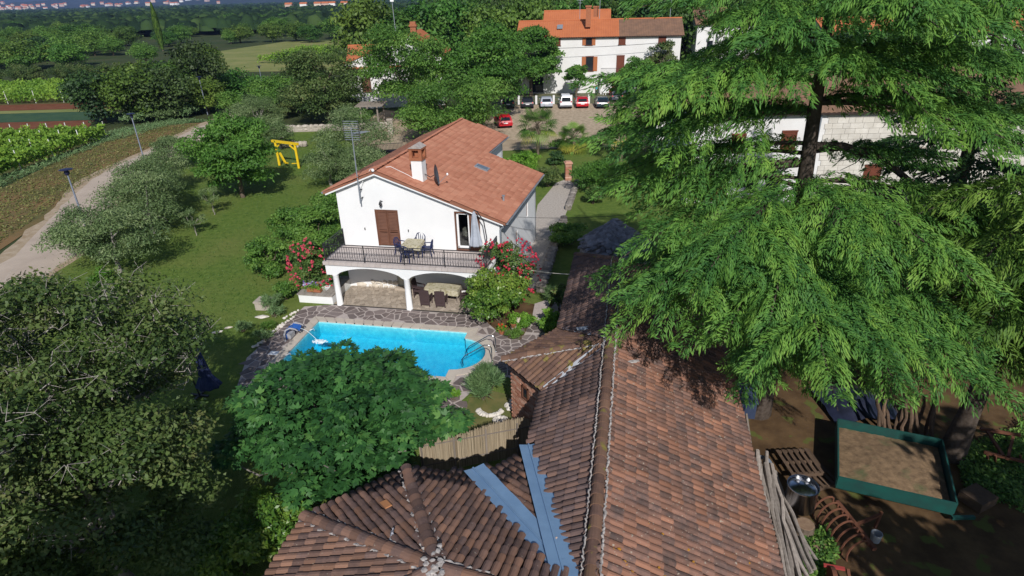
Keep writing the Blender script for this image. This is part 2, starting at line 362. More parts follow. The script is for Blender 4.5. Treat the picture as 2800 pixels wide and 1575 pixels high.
mm = M(); mm.bar(pp(-.36, -.02, .012), pp(7.85, -.02, .012), .05, .03); tag(mm.build('drain_rail', mat('dark_metal', (.03, .028, .03), rough=.5, spec=.5)), 'dark metal rail laid along the front edge of the patio', 'rail')
# ---- pool
pool = thing('swimming_pool', 'blue swimming pool with stone coping and rounded steps end', 'pool', pp(PU0, PV1))
m_cop = mat('coping_stone', (.52, .46, .39), (.46, .40, .34), scale=2, rough=.8, spec=.25, bump=.15, bscale=30, vary=.05)
inn, out_ = pool_outline(-.02), pool_outline(.42)
# coping slabs, each a piece of its own
def cop_pieces():
    segs = []
    def lin(a, b, c, d, n):   # inner a->b, outer c->d
        for k in range(n):
            t0, t1 = k/n+.004, (k+1)/n-.004
            segs.append([np.array(a)*(1-t0)+np.array(b)*t0, np.array(a)*(1-t1)+np.array(b)*t1, np.array(c)*(1-t1)+np.array(d)*t1, np.array(c)*(1-t0)+np.array(d)*t0])
    o = .42; i0 = .02
    lin((PU0+i0, PV1-i0), (PU1-i0, PV1-i0), (PU0-o, PV1+o), (PU1+o, PV1+o), 16)
    lin((PU0+i0, PV0+i0), (PU0+i0, PV1-i0), (PU0-o, PV0-o), (PU0-o, PV1+o), 8)
    lin((PU1-i0, PV0+i0), (PU0+i0, PV0+i0), (PU1+o, PV0-o), (PU0-o, PV0-o), 16)
    c = c_uv; cx = PU1-.1; ri, ro = 1.40, 1.84; ai, ao = math.acos((PU1-i0-cx)/ri), math.acos((PU1+o-cx)/ro)
    for k in range(12):
        A = [(-ai+2*ai*(k+e)/12, -ao+2*ao*(k+e)/12) for e in (.01, .99)]
        segs.append([np.array((cx+ri*math.cos(A[0][0]), c+ri*math.sin(A[0][0]))), np.array((cx+ri*math.cos(A[1][0]), c+ri*math.sin(A[1][0]))), np.array((cx+ro*math.cos(A[1][1]), c+ro*math.sin(A[1][1]))), np.array((cx+ro*math.cos(A[0][1]), c+ro*math.sin(A[0][1])))])
    for s in (-1, 1):
        v1 = c+s*ri*math.sin(ai); v2 = PV1-i0 if s > 0 else PV0+i0; w1 = c+s*ro*math.sin(ao); w2 = PV1+o if s > 0 else PV0-o
        segs.append([np.array((PU1-i0, v1)), np.array((PU1-i0, v2)), np.array((PU1+o, w2)), np.array((PU1+o, w1))])
    return segs
for sg in cop_pieces():
    mm = M(); mm.prism([pp(q[0], q[1], -.02) for q in sg], (0, 0, .055)); mm.build('coping_slab', m_cop, pool)
m_liner = mat('pool_liner', (.20, .58, .66), (.40, .80, .80), scale=5, rough=.4, lo=.3, hi=.7, spec=.3)  # pale mottling in the liner colour stands in for ripple light
lin_ = pool_outline(0); n = len(lin_); mm = M()
def dep(q): return -.95-1.15*(PV1-q[1])/(PV1-PV0) if q[0] < PU1+.05 else -.55
mm.add([pp(q[0], q[1], -.021) for q in lin_]+[pp(q[0], q[1], -2.6) for q in lin_], [(i, (i+1) % n, n+(i+1) % n, n+i) for i in range(n)])
mm.build('basin_wall', m_liner, pool)
def dep(v): return -.80-1.35*(PV1-v)/(PV1-PV0)
mm = M(); mm.poly([pp(PU0-.02, PV0-.02, dep(PV0)), pp(PU1+.02, PV0-.02, dep(PV0)), pp(PU1+.02, PV1+.02, dep(PV1)), pp(PU0-.02, PV1+.02, dep(PV1))]); mm.build('basin_floor', m_liner, pool)
for k in range(3):                                    # rounded steps
    rr = 1.43-.42*k; mm = M(); mm.prism([pp(PU1-.1+rr*math.cos(a), c_uv+rr*math.sin(a), -2.3) for a in np.linspace(-math.pi/2, math.pi/2, 16)], (0, 0, 2.3-.95+.25*k)) if k == 0 else None
    if mm.v: mm.build('step', m_liner, pool)
m_water = bpy.data.materials.new('pool_water'); m_water.use_nodes = True; t = m_water.node_tree; t.nodes.remove(t.nodes['Principled BSDF']); L = t.links.new
tr = _n(t, 'ShaderNodeBsdfTransparent'); tr.inputs[0].default_value = (.80, .97, 1, 1); gl = _n(t, 'ShaderNodeBsdfGlossy'); gl.inputs['Roughness'].default_value = .04; fr = _n(t, 'ShaderNodeFresnel'); fr.inputs[0].default_value = 1.33
geo0 = _n(t, 'ShaderNodeNewGeometry'); bf = _n(t, 'ShaderNodeMath', operation='SUBTRACT'); bf.inputs[0].default_value = 1; L(geo0.outputs['Backfacing'], bf.inputs[1]); fm = _n(t, 'ShaderNodeMath', operation='MULTIPLY'); L(fr.outputs[0], fm.inputs[0]); L(bf.outputs[0], fm.inputs[1])
mx = _n(t, 'ShaderNodeMixShader'); L(fm.outputs[0], mx.inputs[0]); L(tr.outputs[0], mx.inputs[1]); L(gl.outputs[0], mx.inputs[2]); L(mx.outputs[0], t.nodes['Material Output'].inputs[0])
geo = _n(t, 'ShaderNodeNewGeometry'); nz = _n(t, 'ShaderNodeTexNoise'); nz.inputs['Scale'].default_value = 3.2; nz.inputs['Detail'].default_value = 4; L(geo.outputs['Position'], nz.inputs['Vector'])
bpn = _n(t, 'ShaderNodeBump'); bpn.inputs['Strength'].default_value = .55; bpn.inputs['Distance'].default_value = .06; L(nz.outputs['Fac'], bpn.inputs['Height']); L(bpn.outputs[0], gl.inputs['Normal']); L(bpn.outputs[0], fr.inputs['Normal'])
va = _n(t, 'ShaderNodeVolumeAbsorption'); va.inputs['Color'].default_value = (.0, .82, .94, 1); va.inputs['Density'].default_value = .9; L(va.outputs[0], t.nodes['Material Output'].inputs['Volume'])
wl = pool_outline(-.004); n = len(wl); mm = M()
mm.add([pp(q[0], q[1], -.10) for q in wl]+[pp(q[0], q[1], -2.55) for q in wl], [(n+i, n+(i+1) % n, (i+1) % n, i) for i in range(n)]+[tuple(range(n)), tuple(range(n, 2*n))[::-1]])
mm.build('water', m_water, pool)
m_chrome = mat('chrome', (.6, .62, .65), rough=.18, spec=.5, metal=1)
hr = thing('pool_handrail', 'chrome grab rail over the rounded steps of the pool', 'handrail', pp(9.0, -3.9))
for dv in (-.42, .42):
    mm = M(); b = c_uv+dv
    mm.tube([pp(9.42, b, .0), pp(9.42, b, .72), pp(9.32, b, .84), pp(9.1, b, .84), pp(8.15, b, .18), pp(8.0, b, -.02), pp(8.05, b, -.35)], .024, 8); mm.build('rail', m_chrome, hr, True)
    mm = M(); mm.cyl(*pp(9.42, b, .012), .06, .02); mm.build('base_plate', m_chrome, hr)
# waterfall fountain on the left coping, with its jet and foam
wf = thing('pool_fountain', 'grey and blue pool fountain with water jet on left coping', 'fountain', pp(-.6, -3.55))
m_grp = mat('grey_plastic', (.34, .34, .36), rough=.45); m_blu = mat('blue_plastic', (.03, .12, .42), rough=.45)
arch = [pp(-.95, -3.75, .03), pp(-.98, -3.72, .35), pp(-.9, -3.65, .58), pp(-.72, -3.55, .66), pp(-.5, -3.45, .56), pp(-.42, -3.4, .44)]
for k, dv in enumerate((-.28, .28)):
    mm = M(); mm.tube([q+VV*dv for q in arch], [.05, .05, .045, .04, .035, .03], 8); mm.build('side_arm', m_grp, wf, True)
mm = M()
for i in range(len(arch)-1): mm.bar((arch[i]), (arch[i+1]), .34, .03, up=np.cross(VV, arch[i+1]-arch[i]) )
mm.build('chute', m_blu, wf)
mm = M(); mm.obox(pp(-.86, -3.62, .18), (UU, VV, ZZ), (.10, .2, .13)); mm.build('pump_box', m_grp, wf)
m_foam = mat('water_foam', (.78, .86, .9), rough=.35, spec=.5)
jet = [np.array(pp(-.42+.95*k/8, -3.4-.2*k/8, .44-.56*(k/8)**2-.0)) for k in range(9)]
mm = M(); mm.tube(jet, [.010]*8+[.018], 6); mm.build('jet', m_foam, wf, True)
mm = M()
for _ in range(70):
    a, q = random.uniform(0, 6.28), random.random()**.7; mm.ball(pp(.62+.42*q*math.cos(a), -3.62+.24*q*math.sin(a), -.1+.02*(1-q)), (.08*(1.2-q), .08*(1.2-q), .016), 7, 4, .3)
tag(mm.build('foam', m_foam, wf, True), kind='stuff')
for k, (u_, v_) in enumerate(((-.27, -2.75), (-.27, -5.1))):
    mm = M(); mm.tube([pp(u_, v_-.12, .03), pp(u_+.12, v_-.1, .09), pp(u_+.14, v_+.02, .06), pp(u_+.1, v_+.12, -.1)], .022, 6); tag(mm.build('water_return', mat('white_plastic', (.75, .77, .8), rough=.4), smooth=True), ('white curved water return pipe on pool edge above the fountain', 'white curved water return pipe on pool edge below the skimmer lid')[k], 'pipe')
mm = M(); mm.obox(pp(-.95, -5.1, .014), (UU, VV, ZZ), (.22, .16, .012)); tag(mm.build('skimmer_lid', mat('white_plastic', (.7,)*3)), 'pale square skimmer lid in paving at pool corner', 'lid')
# ================================================================ roof tiles
def tile_mesh(name, wid, ln, rise, n=5, flat=False):
    "one roof tile: x across, y down the slope, z up; a lip at the lower end"
    mm = M()
    def sec(y, wd, z):
        if flat:
            xs = [-.5, -.42, -.3, .3, .42, .5]; zs = [0, .8, 1, .75, .5, .45]
            return [(x*wd, y, z+rise*q) for x, q in zip(xs, zs)]
        return [(-wd/2*math.cos(math.pi*k/n), y, z+rise*math.sin(math.pi*k/n)) for k in range(n+1)]
    a = sec(-ln/2, wid*(.84 if not flat else 1), 0); b = sec(ln/2, wid, .022 if not flat else .016); k = len(a)
    c = [(x*.86, y, z-.02) for x, y, z in b] if not flat else [(x, y, z-.022) for x, y, z in b]
    mm.add(a+b+c, [(i, i+1, k+i+1, k+i) for i in range(k-1)]+[(k+i, k+i+1, 2*k+i+1, 2*k+i) for i in range(k-1)])
    return mm.mesh(name)
def face_tiles(poly, spacing, expo, lift=.02, jit=.012, edge=.5):
    "transforms of the tiles that cover a planar roof face"
    P = np.array([np.asarray(p, float) for p in poly]); nrm = np.zeros(3)
    for i in range(1, len(P)-1): nrm += np.cross(P[i]-P[0], P[i+1]-P[0])
    nrm = norm(nrm)
    if nrm[2] < 0: nrm = -nrm
    d = norm(-ZZ+nrm*(ZZ@nrm)); a = np.cross(d, nrm)      # d down the slope
    A, D = P@a, P@d; out = []
    poly2 = list(zip(A, D)); top = D.min(); bot = D.max(); rows = int((bot-top)/expo)+2; cols = int((A.max()-A.min())/spacing)+1
    org = P[0]-a*(P[0]@a)-d*(P[0]@d)
    for i in range(cols):
        ca = A.min()+(i+.5)*spacing; off = 0
        for j in range(rows):
            cd = bot-(j+.5)*expo+expo*.12
            if not inpoly((ca, min(cd, bot-.02)), poly2) : continue
            p = org+a*(ca+random.uniform(-jit, jit))+d*(cd+random.uniform(-jit, jit)*1.6)+nrm*(lift+random.uniform(0, .008))
            th = random.uniform(-.02, .02); aa = a*math.cos(th)+d*math.sin(th); dd = np.cross(nrm, aa); dd = dd if dd@d > 0 else -dd
            out.append((aa, dd, nrm, p))
    return out
def lay_tiles(tiles, me, m, parent, name='roof_tile', limit=300):
    def key(t):
        x, y, z = seen(t[3]); ok = -20 <= x <= 2820 and -20 <= y <= 1600
        return (not ok, z)
    tiles = sorted(tiles, key=key); me.materials.clear(); me.materials.append(m)
    V = np.array([v.co[:] for v in me.vertices]); F = np.array([p.vertices[:] for p in me.polygons]); nv = len(V)
    for a, d, n_, p in tiles[:limit]:
        o = bpy.data.objects.new(name, me); COL.objects.link(o); o.parent = parent
        o.matrix_basis = Matrix(((a[0], d[0], n_[0], p[0]), (a[1], d[1], n_[1], p[1]), (a[2], d[2], n_[2], p[2]), (0, 0, 0, 1)))
    rest = tiles[limit:]
    if rest:
        VV_ = np.concatenate([p+V[:, :1]*a+V[:, 1:2]*d+V[:, 2:]*n_ for a, d, n_, p in rest]); FF = np.concatenate([F+i*nv for i in range(len(rest))])
        o = obj(name+'s', npmesh(name+'s', VV_, FF, np.repeat(rng.random(len(rest))*.98+.01, len(F))), m, parent); tag(o, kind='stuff')
def ridge_caps(a, b, me, step, lift=0.0):
    "tiles laid along a ridge or hip from low end a to high end b"
    a = np.asarray(a, float); b = np.asarray(b, float); L_ = np.linalg.norm(b-a); d = (a-b)/L_; x = norm(np.cross(d, ZZ)); n_ = np.cross(x, d)
    if n_[2] < 0: n_ = -n_; x = -x
    return [(x, d, n_, a-d*(k+.5)*step+n_*(lift+random.uniform(0, .012))+x*random.uniform(-.012, .012)) for k in range(max(1, int(L_/step)))]
# ================================================================ the white house
m_white = mat('white_render', (.80, .80, .80), (.74, .74, .745), scale=.7, rough=.9, spec=.15, bump=.12, bscale=14, lo=.3, hi=.7)
m_trim = mat('white_trim', (.82, .82, .82), (.78, .78, .79), scale=2, rough=.8, spec=.2)
m_brown = mat('brown_paint', (.155, .068, .042), (.125, .055, .034), scale=3, rough=.6, spec=.3)
m_glass = mat('dark_glass', (.02, .024, .03), rough=.06, spec=.6)
m_iron = mat('black_iron', (.022, .022, .026), rough=.5, spec=.4)
m_zinc = mat('zinc_grey', (.30, .33, .37), (.24, .27, .31), scale=3, rough=.5, spec=.4, metal=.3)
m_tile = mat('orange_clay_tile', (.44, .185, .115), (.51, .235, .150), scale=.8, rough=.85, spec=.2, c3=(.40, .16, .098), vary=.055, bump=.2, bscale=20)
house = thing('white_house', 'white two storey house with orange tiled roof and front balcony', 'house', HO)
U0, U1, V0, V1, V2, UB = -.57, 8.38, 2.34, 11.25, 16.3, 4.85
RU, RZ = 1.88, 6.92                     # ridge
SR, SL = .371, .40                      # slopes right and left
def rz(u): return RZ-SR*(u-RU) if u > RU else RZ-SL*(RU-u)
def face(mm, pts): mm.add(pts, [tuple(range(len(pts)))])
gz = lambda u: rz(u)-.17
# walls: front gable wall with real openings
mm = M(); T = .3
def wall_uv(mm, v, quads):
    for u0, u1, z0, z1 in quads: mm.prism([hp(u0, v, z0), hp(u1, v, z0), hp(u1, v, z1), hp(u0, v, z1)], HVn*T)
d1 = (1.51, 2.83, 2.64, 4.73); d2 = (5.98, 7.30, 2.64, 4.76)
e1 = (2.35, 3.4, .05, 2.05); e2 = (7.2, 8.0, .05, 1.95)
wall_uv(mm, V0, [(U0, e1[0], 0, 2.6), (e1[0], e1[1], e1[3], 2.6), (e1[1], e2[0], 0, 2.6), (e2[0], e2[1], e2[3], 2.6), (e2[1], U1, 0, 2.6)])
zt = 4.76
mm.prism([hp(*q) for q in ((U0, V0, 2.6), (d1[0], V0, 2.6), (d1[0], V0, d1[3]), (d1[0], V0, gz(d1[0])), (U0, V0, gz(U0)))], HVn*T)
mm.prism([hp(*q) for q in ((d1[0], V0, d1[3]), (d1[1], V0, d1[3]), (d1[1], V0, gz(d1[1])), (RU, V0, gz(RU)), (d1[0], V0, gz(d1[0])))], HVn*T)
mm.prism([hp(*q) for q in ((d1[1], V0, 2.6), (d2[0], V0, 2.6), (d2[0], V0, gz(d2[0])), (d1[1], V0, gz(d1[1])))], HVn*T)
mm.prism([hp(*q) for q in ((d2[0], V0, d2[3]), (d2[1], V0, d2[3]), (d2[1], V0, max(gz(d2[1]), d2[3]+.01)), (d2[0], V0, gz(d2[0])))], HVn*T)
mm.prism([hp(*q) for q in ((d2[1], V0, 2.6), (U1, V0, 2.6), (U1, V0, gz(U1)), (d2[1], V0, max(gz(d2[1]), d2[3]+.01)))], HVn*T)
mm.build('front_wall', m_white, house)
mm = M(); rw = [(4.1, .75, 2.35, 3.15), (5.9, .38, 1.5, 2.3), (9.6, .5, 3.15, 4.1), (7.3, .5, 3.4, 3.95), (9.6, .55, 1.35, 2.35), (3.0, .7, .05, 2.0)]
rwin = [(3.25, 4.05, .05, 2.05), (5.75, 6.2, 1.55, 2.45), (8.55, 8.95, 2.35, 3.3), (7.0, 7.45, 3.5, 4.05), (9.4, 9.85, 3.5, 4.05)]
def side_wall(mm, u, v0, v1, z1, wins, ext):
    vs = sorted({v0, v1, *[w[0] for w in wins], *[w[1] for w in wins]})
    for a, b in zip(vs[:-1], vs[1:]):
        c = sorted([w for w in wins if w[0] <= a and w[1] >= b], key=lambda w: w[2]); z = 0
        for w_ in c:
            if w_[2] > z: mm.prism([hp(u, a, z), hp(u, b, z), hp(u, b, w_[2]), hp(u, a, w_[2])], ext)
            z = w_[3]
        mm.prism([hp(u, a, z), hp(u, b, z), hp(u, b, z1), hp(u, a, z1)], ext)
side_wall(mm, U1, V0+T, V1, gz(U1), rwin, -UU*T)
mm.build('side_wall', m_white, house)
mm = M()
mm.prism([hp(U0, V0+T, 0), hp(U0, V2, 0), hp(U0, V2, gz(U0)), hp(U0, V0+T, gz(U0))], UU*T)
mm.prism([hp(U1, V1, 0), hp(UB, V1, 0), hp(UB, V1, gz(UB)), hp(U1, V1, gz(U1))], -HVn*T)
mm.prism([hp(UB, V1, 0), hp(UB, V2, 0), hp(UB, V2, gz(UB)), hp(UB, V1, gz(UB))], -UU*T)
mm.prism([hp(U0, V2, 0), hp(UB, V2, 0), hp(UB, V2, gz(UB)), hp(RU, V2, gz(RU)), hp(U0, V2, gz(U0))], -HVn*T)
mm.build('rear_wall', m_white, house)
mm = M(); mm.prism([hp(U0+T, V0+T, 2.3), hp(U1-T, V0+T, 2.3), hp(U1-T, V1-T, 2.3), hp(U0+T, V1-T, 2.3)], (0, 0, .28)); mm.build('inner_floor', mat('room_floor', (.25, .22, .19), (.2, .17, .15), scale=2), house)
for v0, v1, z0, z1 in rwin:
    wn = M(); wn.prism([hp(U1-.12, v0+.03, z0+.03), hp(U1-.12, v1-.03, z0+.03), hp(U1-.12, v1-.03, z1-.03), hp(U1-.12, v0+.03, z1-.03)], -UU*.02); wo = wn.build('side_window', mat('dark_opening', (.022, .022, .028), rough=.7, spec=.08), house)
    fr_ = M()
    for a, b in (((v0, z0), (v1, z0)), ((v0, z1), (v1, z1)), ((v0, z0), (v0, z1)), ((v1, z0), (v1, z1))): fr_.bar(hp(U1-.1, a[0], a[1]), hp(U1-.1, b[0], b[1]), .07, .07, up=UU)
    fr_.build('frame', m_brown, wo)
# roof
roofF = [hp(RU, 2.05, RZ), hp(8.78, 2.05, rz(8.78)), hp(8.78, 11.6, rz(8.78)), hp(RU, 11.6, RZ)]
roofB = [hp(RU, 11.6, RZ), hp(5.17, 11.6, rz(5.17)), hp(5.17, 16.65, rz(5.17)), hp(RU, 16.65, RZ)]
roofL = [hp(RU, 2.05, RZ), hp(RU, 16.65, RZ), hp(-1.15, 16.65, rz(-1.15)), hp(-1.15, 2.05, rz(-1.15))]
mm = M()
for p in (roofF, roofB, roofL): mm.prism([q-ZZ*.02 for q in p], (0, 0, -.13))
roof = mm.build('roof', mat('roof_board', (.30, .13, .08), (.25, .11, .07), scale=2), house)
ft = tile_mesh('flat_tile', .30, .40, .035, flat=True)
tl = []
for p in (roofF, roofB, roofL): tl += face_tiles(p, .30, .345, .0, .004)
lay_tiles(tl, ft, m_tile, roof)
cm = tile_mesh('ridge_tile', .25, .42, .075)
for t_ in ridge_caps(hp(RU, 2.03, RZ+.0), hp(RU, 16.7, RZ+.0), cm, .38, .01):
    o = bpy.data.objects.new('ridge_tile', cm); COL.objects.link(o); o.parent = roof; cm.materials.clear(); cm.materials.append(m_tile)
    a, d, n_, p = t_; o.matrix_basis = Matrix(((a[0], d[0], n_[0], p[0]), (a[1], d[1], n_[1], p[1]), (a[2], d[2], n_[2], p[2]), (0, 0, 0, 1)))
# white barge boards on the gable, gutters, down pipe
for nm, ua, ub in (('barge_board', RU, 8.66), ('barge_board', RU, -1.05)):
    mm = M(); z0, z1 = rz(ua)-.04, rz(ub)-.04; mm.prism([hp(ua, 2.07, z0), hp(ub, 2.07, z1), hp(ub, 2.07, z1-.2), hp(ua, 2.07, z0-.2)], HVn*.27); mm.build(nm, m_trim, house)
mm = M(); mm.ball(hp(RU, 2.02, RZ+.04), (.09, .09, .09)); mm.build('gable_knob', m_trim, house, True)
def gutter(a, b, nm='gutter'):
    mm = M(); a = np.asarray(a); b = np.asarray(b); d = norm(b-a); x = norm(np.cross(d, ZZ)); prof = [(math.cos(t)*.075, math.sin(t)*.075) for t in np.linspace(math.pi, 2*math.pi, 7)]
    mm.add([a+x*p[0]+ZZ*p[1] for p in prof]+[b+x*p[0]+ZZ*p[1] for p in prof], [(i, i+1, 8+i, 7+i) for i in range(6)]+[tuple(range(7)), tuple(range(13, 6, -1))]); return mm.build(nm, m_zinc, house, True)
gutter(hp(8.86, 2.1, rz(8.78)-.05), hp(8.86, 11.6, rz(8.78)-.05)); gutter(hp(-1.23, 2.1, rz(-1.15)-.05), hp(-1.23, 16.6, rz(-1.15)-.05)); gutter(hp(5.25, 11.62, rz(5.17)-.05), hp(5.25, 16.6, rz(5.17)-.05))
mm = M(); mm.tube([hp(8.84, 2.3, rz(8.78)-.12), hp(8.5, 2.25, rz(8.78)-.4), hp(8.46, 2.26, 3.9), hp(8.46, 2.26, .1)], .05, 8); mm.build('down_pipe', m_zinc, house, True)
# chimney
ch = M(); cu, cv = 3.85, 3.3; cz = rz(cu); ch.obox(hp(cu, cv, cz+.35), (UU, HVn, ZZ), (.29, .29, .72)); cho = ch.build('chimney', m_white, house)
m_brk = mat('chimney_brick', (.30, .105, .055), (.36, .15, .08), scale=9, rough=.9, spec=.15, bump=.3, bscale=20)
b = M(); b.obox(hp(cu, cv, cz+1.14), (UU, HVn, ZZ), (.34, .34, .07))
for i in (-1, 1):
    for j in (-1, 1): b.obox(hp(cu+.26*i, cv+.26*j, cz+1.42), (UU, HVn, ZZ), (.08, .08, .22))
b.obox(hp(cu, cv, cz+1.38), (UU, HVn, ZZ), (.12, .12, .16)); b.obox(hp(cu, cv, cz+1.67), (UU, HVn, ZZ), (.36, .36, .05)); b.build('brick_head', m_brk, cho)
b = M(); zc = cz+1.72; b.prism([hp(cu-.36, cv-.42, zc), hp(cu+.36, cv-.42, zc), hp(cu, cv-.42, zc+.2)], HVn*.84); b.build('cap', mat('cap_cement', (.42, .38, .35), (.3, .26, .24), scale=5), cho)
# skylight, vent pipe
mm = M(); ax = (norm(UU-ZZ*SR), HVn, norm(ZZ+UU*SR)); c = hp(5.75, 8.3, rz(5.75)+.06); mm.obox(c, ax, (.42, .30, .06)); sk = mm.build('skylight', m_zinc, house)
mm = M(); mm.obox(c+ax[2]*.065, ax, (.33, .22, .006)); mm.build('pane', mat('sky_glass', (.12, .15, .18), rough=.08, spec=.7), sk)
mm = M(); mm.cyl(*hp(8.0, 4.7, rz(8.0)-.02), .06, .32, 10); mm.cyl(*hp(8.0, 4.7, rz(8.0)+.3), .09, .05, 10); mm.build('vent_pipe', m_zinc, house, True)
# shuttered balcony door, glazed balcony door with one open shutter
def shutter(org, ax, w_, h_, parent, mat_):
    "louvred leaf: frame, two fields of slats"
    X, Y, Z = ax; mm = M(); org = np.asarray(org, float)
    for x in (.035, w_-.035): mm.obox(org+X*x+Z*h_/2, ax, (.035, .022, h_/2))
    for z in (.06, h_*.42, h_-.04): mm.obox(org+X*w_/2+Z*z, ax, (w_/2-.07, .022, .05))
    o = mm.build('shutter', mat_, parent)
    pr = norm(Y*.55+Z*.84); ay = np.cross(pr, X); n0 = int((h_-.3)/.075)
    for k in range(n0):
        z = .13+(h_-.2)*k/n0
        if abs(z-h_*.42) < .07: continue
        s = M(); s.obox(org+X*w_/2+Z*z, (X, pr, ay), (w_/2-.07, .032, .006)); s.build('slat', mat_, o)
    return o
door = M(); fz = (d1[3]-d1[2]); fw = d1[1]-d1[0]
door.bar(hp(d1[0]+.03, V0+.05, d1[2]), hp(d1[0]+.03, V0+.05, d1[3]), .06, .1, up=HV); door.bar(hp(d1[1]-.03, V0+.05, d1[2]), hp(d1[1]-.03, V0+.05, d1[3]), .06, .1, up=HV); door.bar(hp(d1[0], V0+.05, d1[3]-.03), hp(d1[1], V0+.05, d1[3]-.03), .06, .1)
do = door.build('shuttered_door', m_brown, house)
bk = M(); bk.prism([hp(d1[0], V0+.2, d1[2]), hp(d1[1], V0+.2, d1[2]), hp(d1[1], V0+.2, d1[3]), hp(d1[0], V0+.2, d1[3])], HVn*.02); bk.build('backing', m_brown, do)
for k in (0, 1): shutter(hp(d1[0]+.06+k*(fw/2-.05), V0+.05, d1[2]+.02), (UU, HVn, ZZ), fw/2-.07, fz-.09, do, m_brown)
gd = M()
x0, x1 = d2[0]+.07, d2[0]+.78
gd.bar(hp(d2[0]+.02, V0+.03, d2[2]), hp(d2[0]+.02, V0+.03, d2[3]), .06, .1, up=HV); gd.bar(hp(d2[0], V0+.03, d2[3]-.02), hp(d2[1], V0+.03, d2[3]-.02), .06, .1); gd.bar(hp(d2[0], V0-.02, d2[2]), hp(d2[1], V0-.02, d2[2]), .1, .06)
go = gd.build('glazed_door', m_brown, house)
fr_ = M()
for x in (x0+.05, x1-.05): fr_.obox(hp(x, V0+.1, (d2[2]+d2[3])/2), (UU, HVn, ZZ), (.05, .03, (d2[3]-d2[2])/2-.06))
for z in (d2[2]+.12, d2[3]-.1): fr_.obox(hp((x0+x1)/2, V0+.1, z), (UU, HVn, ZZ), ((x1-x0)/2, .03, .055))
fr_.build('white_frame', m_trim, go)
pn = M(); pn.prism([hp(x0, V0+.11, d2[2]+.1), hp(x1, V0+.11, d2[2]+.1), hp(x1, V0+.11, d2[3]-.1), hp(x0, V0+.11, d2[3]-.1)], HVn*.01)
mg = bpy.data.materials.new('clear_glass'); mg.use_nodes = True; t = mg.node_tree; t.nodes.remove(t.nodes['Principled BSDF']); a_ = _n(t, 'ShaderNodeBsdfTransparent'); a_.inputs[0].default_value = (.9, .93, .95, 1); b_ = _n(t, 'ShaderNodeBsdfGlossy'); b_.inputs['Roughness'].default_value = .03; f_ = _n(t, 'ShaderNodeFresnel'); f_.inputs[0].default_value = 1.5; x_ = _n(t, 'ShaderNodeMixShader')
for i, q in enumerate((f_, a_, b_)): t.links.new(q.outputs[0], x_.inputs[i])
t.links.new(x_.outputs[0], t.nodes['Material Output'].inputs[0])
pn.build('pane', mg, go)
bk = M(); bk.prism([hp(x1, V0+.2, d2[2]), hp(d2[1], V0+.2, d2[2]), hp(d2[1], V0+.2, d2[3]), hp(x1, V0+.2, d2[3])], HVn*.02); bk.build('dark_reveal', m_brown, go)
shutter(hp(x1+.02, V0-.03, d2[2]+.03), (UU, HVn, ZZ), .56, 2.05, go, m_brown)
rt = thing('dining_table', 'table with pale cloth inside the room behind the glazed balcony door', 'table', hp(6.3, 3.6, 2.6))
mm = M(); mm.cyl(*hp(6.35, 3.7, 3.3), .45, .04, 16); mm.build('top', mat('oak_wood', (.25, .15, .07), (.2, .12, .055), scale=3), rt)
mm = M(); mm.cyl(*hp(6.35, 3.7, 2.6), .05, .7, 8); mm.build('leg', MATS['oak_wood'], rt)
mm = M(); mm.lathe([(.47, 0), (.46, .3), (.42, .32), (.0, .33)], hp(6.35, 3.7, 3.03), 14); mm.build('cloth', mat('pale_cloth', (.45, .42, .35), (.3, .28, .2), scale=6), rt)
# ground-floor doors behind the arches
for q, nm in ((e1, 'panel_door'), (e2, 'back_door')):
    mm = M(); mm.prism([hp(q[0], V0+.12, q[2]), hp(q[1], V0+.12, q[2]), hp(q[1], V0+.12, q[3]), hp(q[0], V0+.12, q[3])], HVn*.04); o_ = mm.build(nm, mat('cream_door', (.62, .58, .46), (.56, .52, .41), scale=2) if nm[0] == 'p' else m_brown, house)
    for i in (0, 1):
        for j in (0, 1): s = M(); s.obox(hp(q[0]+(.28+.44*i)*(q[1]-q[0]), V0+.115, q[2]+(.28+.45*j)*(q[3]-q[2])), (UU, HVn, ZZ), (.16*(q[1]-q[0]), .012, .17*(q[3]-q[2]))); s.build('door_panel', o_.data.materials[0], o_)
mm = M(); mm.obox(hp(2.87, V0-.12, .1), (UU, HVn, ZZ), (.62, .16, .08)); mm.build('door_step', m_pst, house)
# rough stones at the foot of the wall
m_foot = mat('foot_stone', (.60, .54, .46), (.52, .46, .38), scale=4, rough=.9, spec=.15, vary=.08, bump=.4, bscale=12)
u_ = -.2
for k in range(15):
    w_ = random.uniform(.2, .45) if k else .75; h_ = random.uniform(.12, .24); z_ = .05 if k < 8 else .3
    if k == 8: u_ = .75
    if u_ > 2.1: u_ = .7+random.random()*.2
    s = M(); s.ball(hp(u_+w_/2, V0-.02, z_+h_/2), (w_*.52, .09, h_*.62), 7, 4, .22); s.build('foot_stone', m_foot, house); u_ += w_+.02
# wall lamp, two shutter catches
lamp = M(); L0 = hp(2.02, V0-.01, 5.2); lamp.bar(L0, L0-HVn*.22+ZZ*.12, .03); lamp.lathe([(.03, 0), (.09, .1), (.1, .12), (.06, .24), (.02, .3)], L0-HVn*.22-ZZ*.22, 8); lamp.lathe([(.04, 0), (.04, .02)], L0-HVn*.02, 8); lamp.build('wall_lamp', m_iron, house)
for u_ in (.85, 3.35): s = M(); s.bar(hp(u_, V0-.06, 3.55), hp(u_, V0-.06, 3.67), .05, .03); s.build('shutter_catch', m_iron, house)
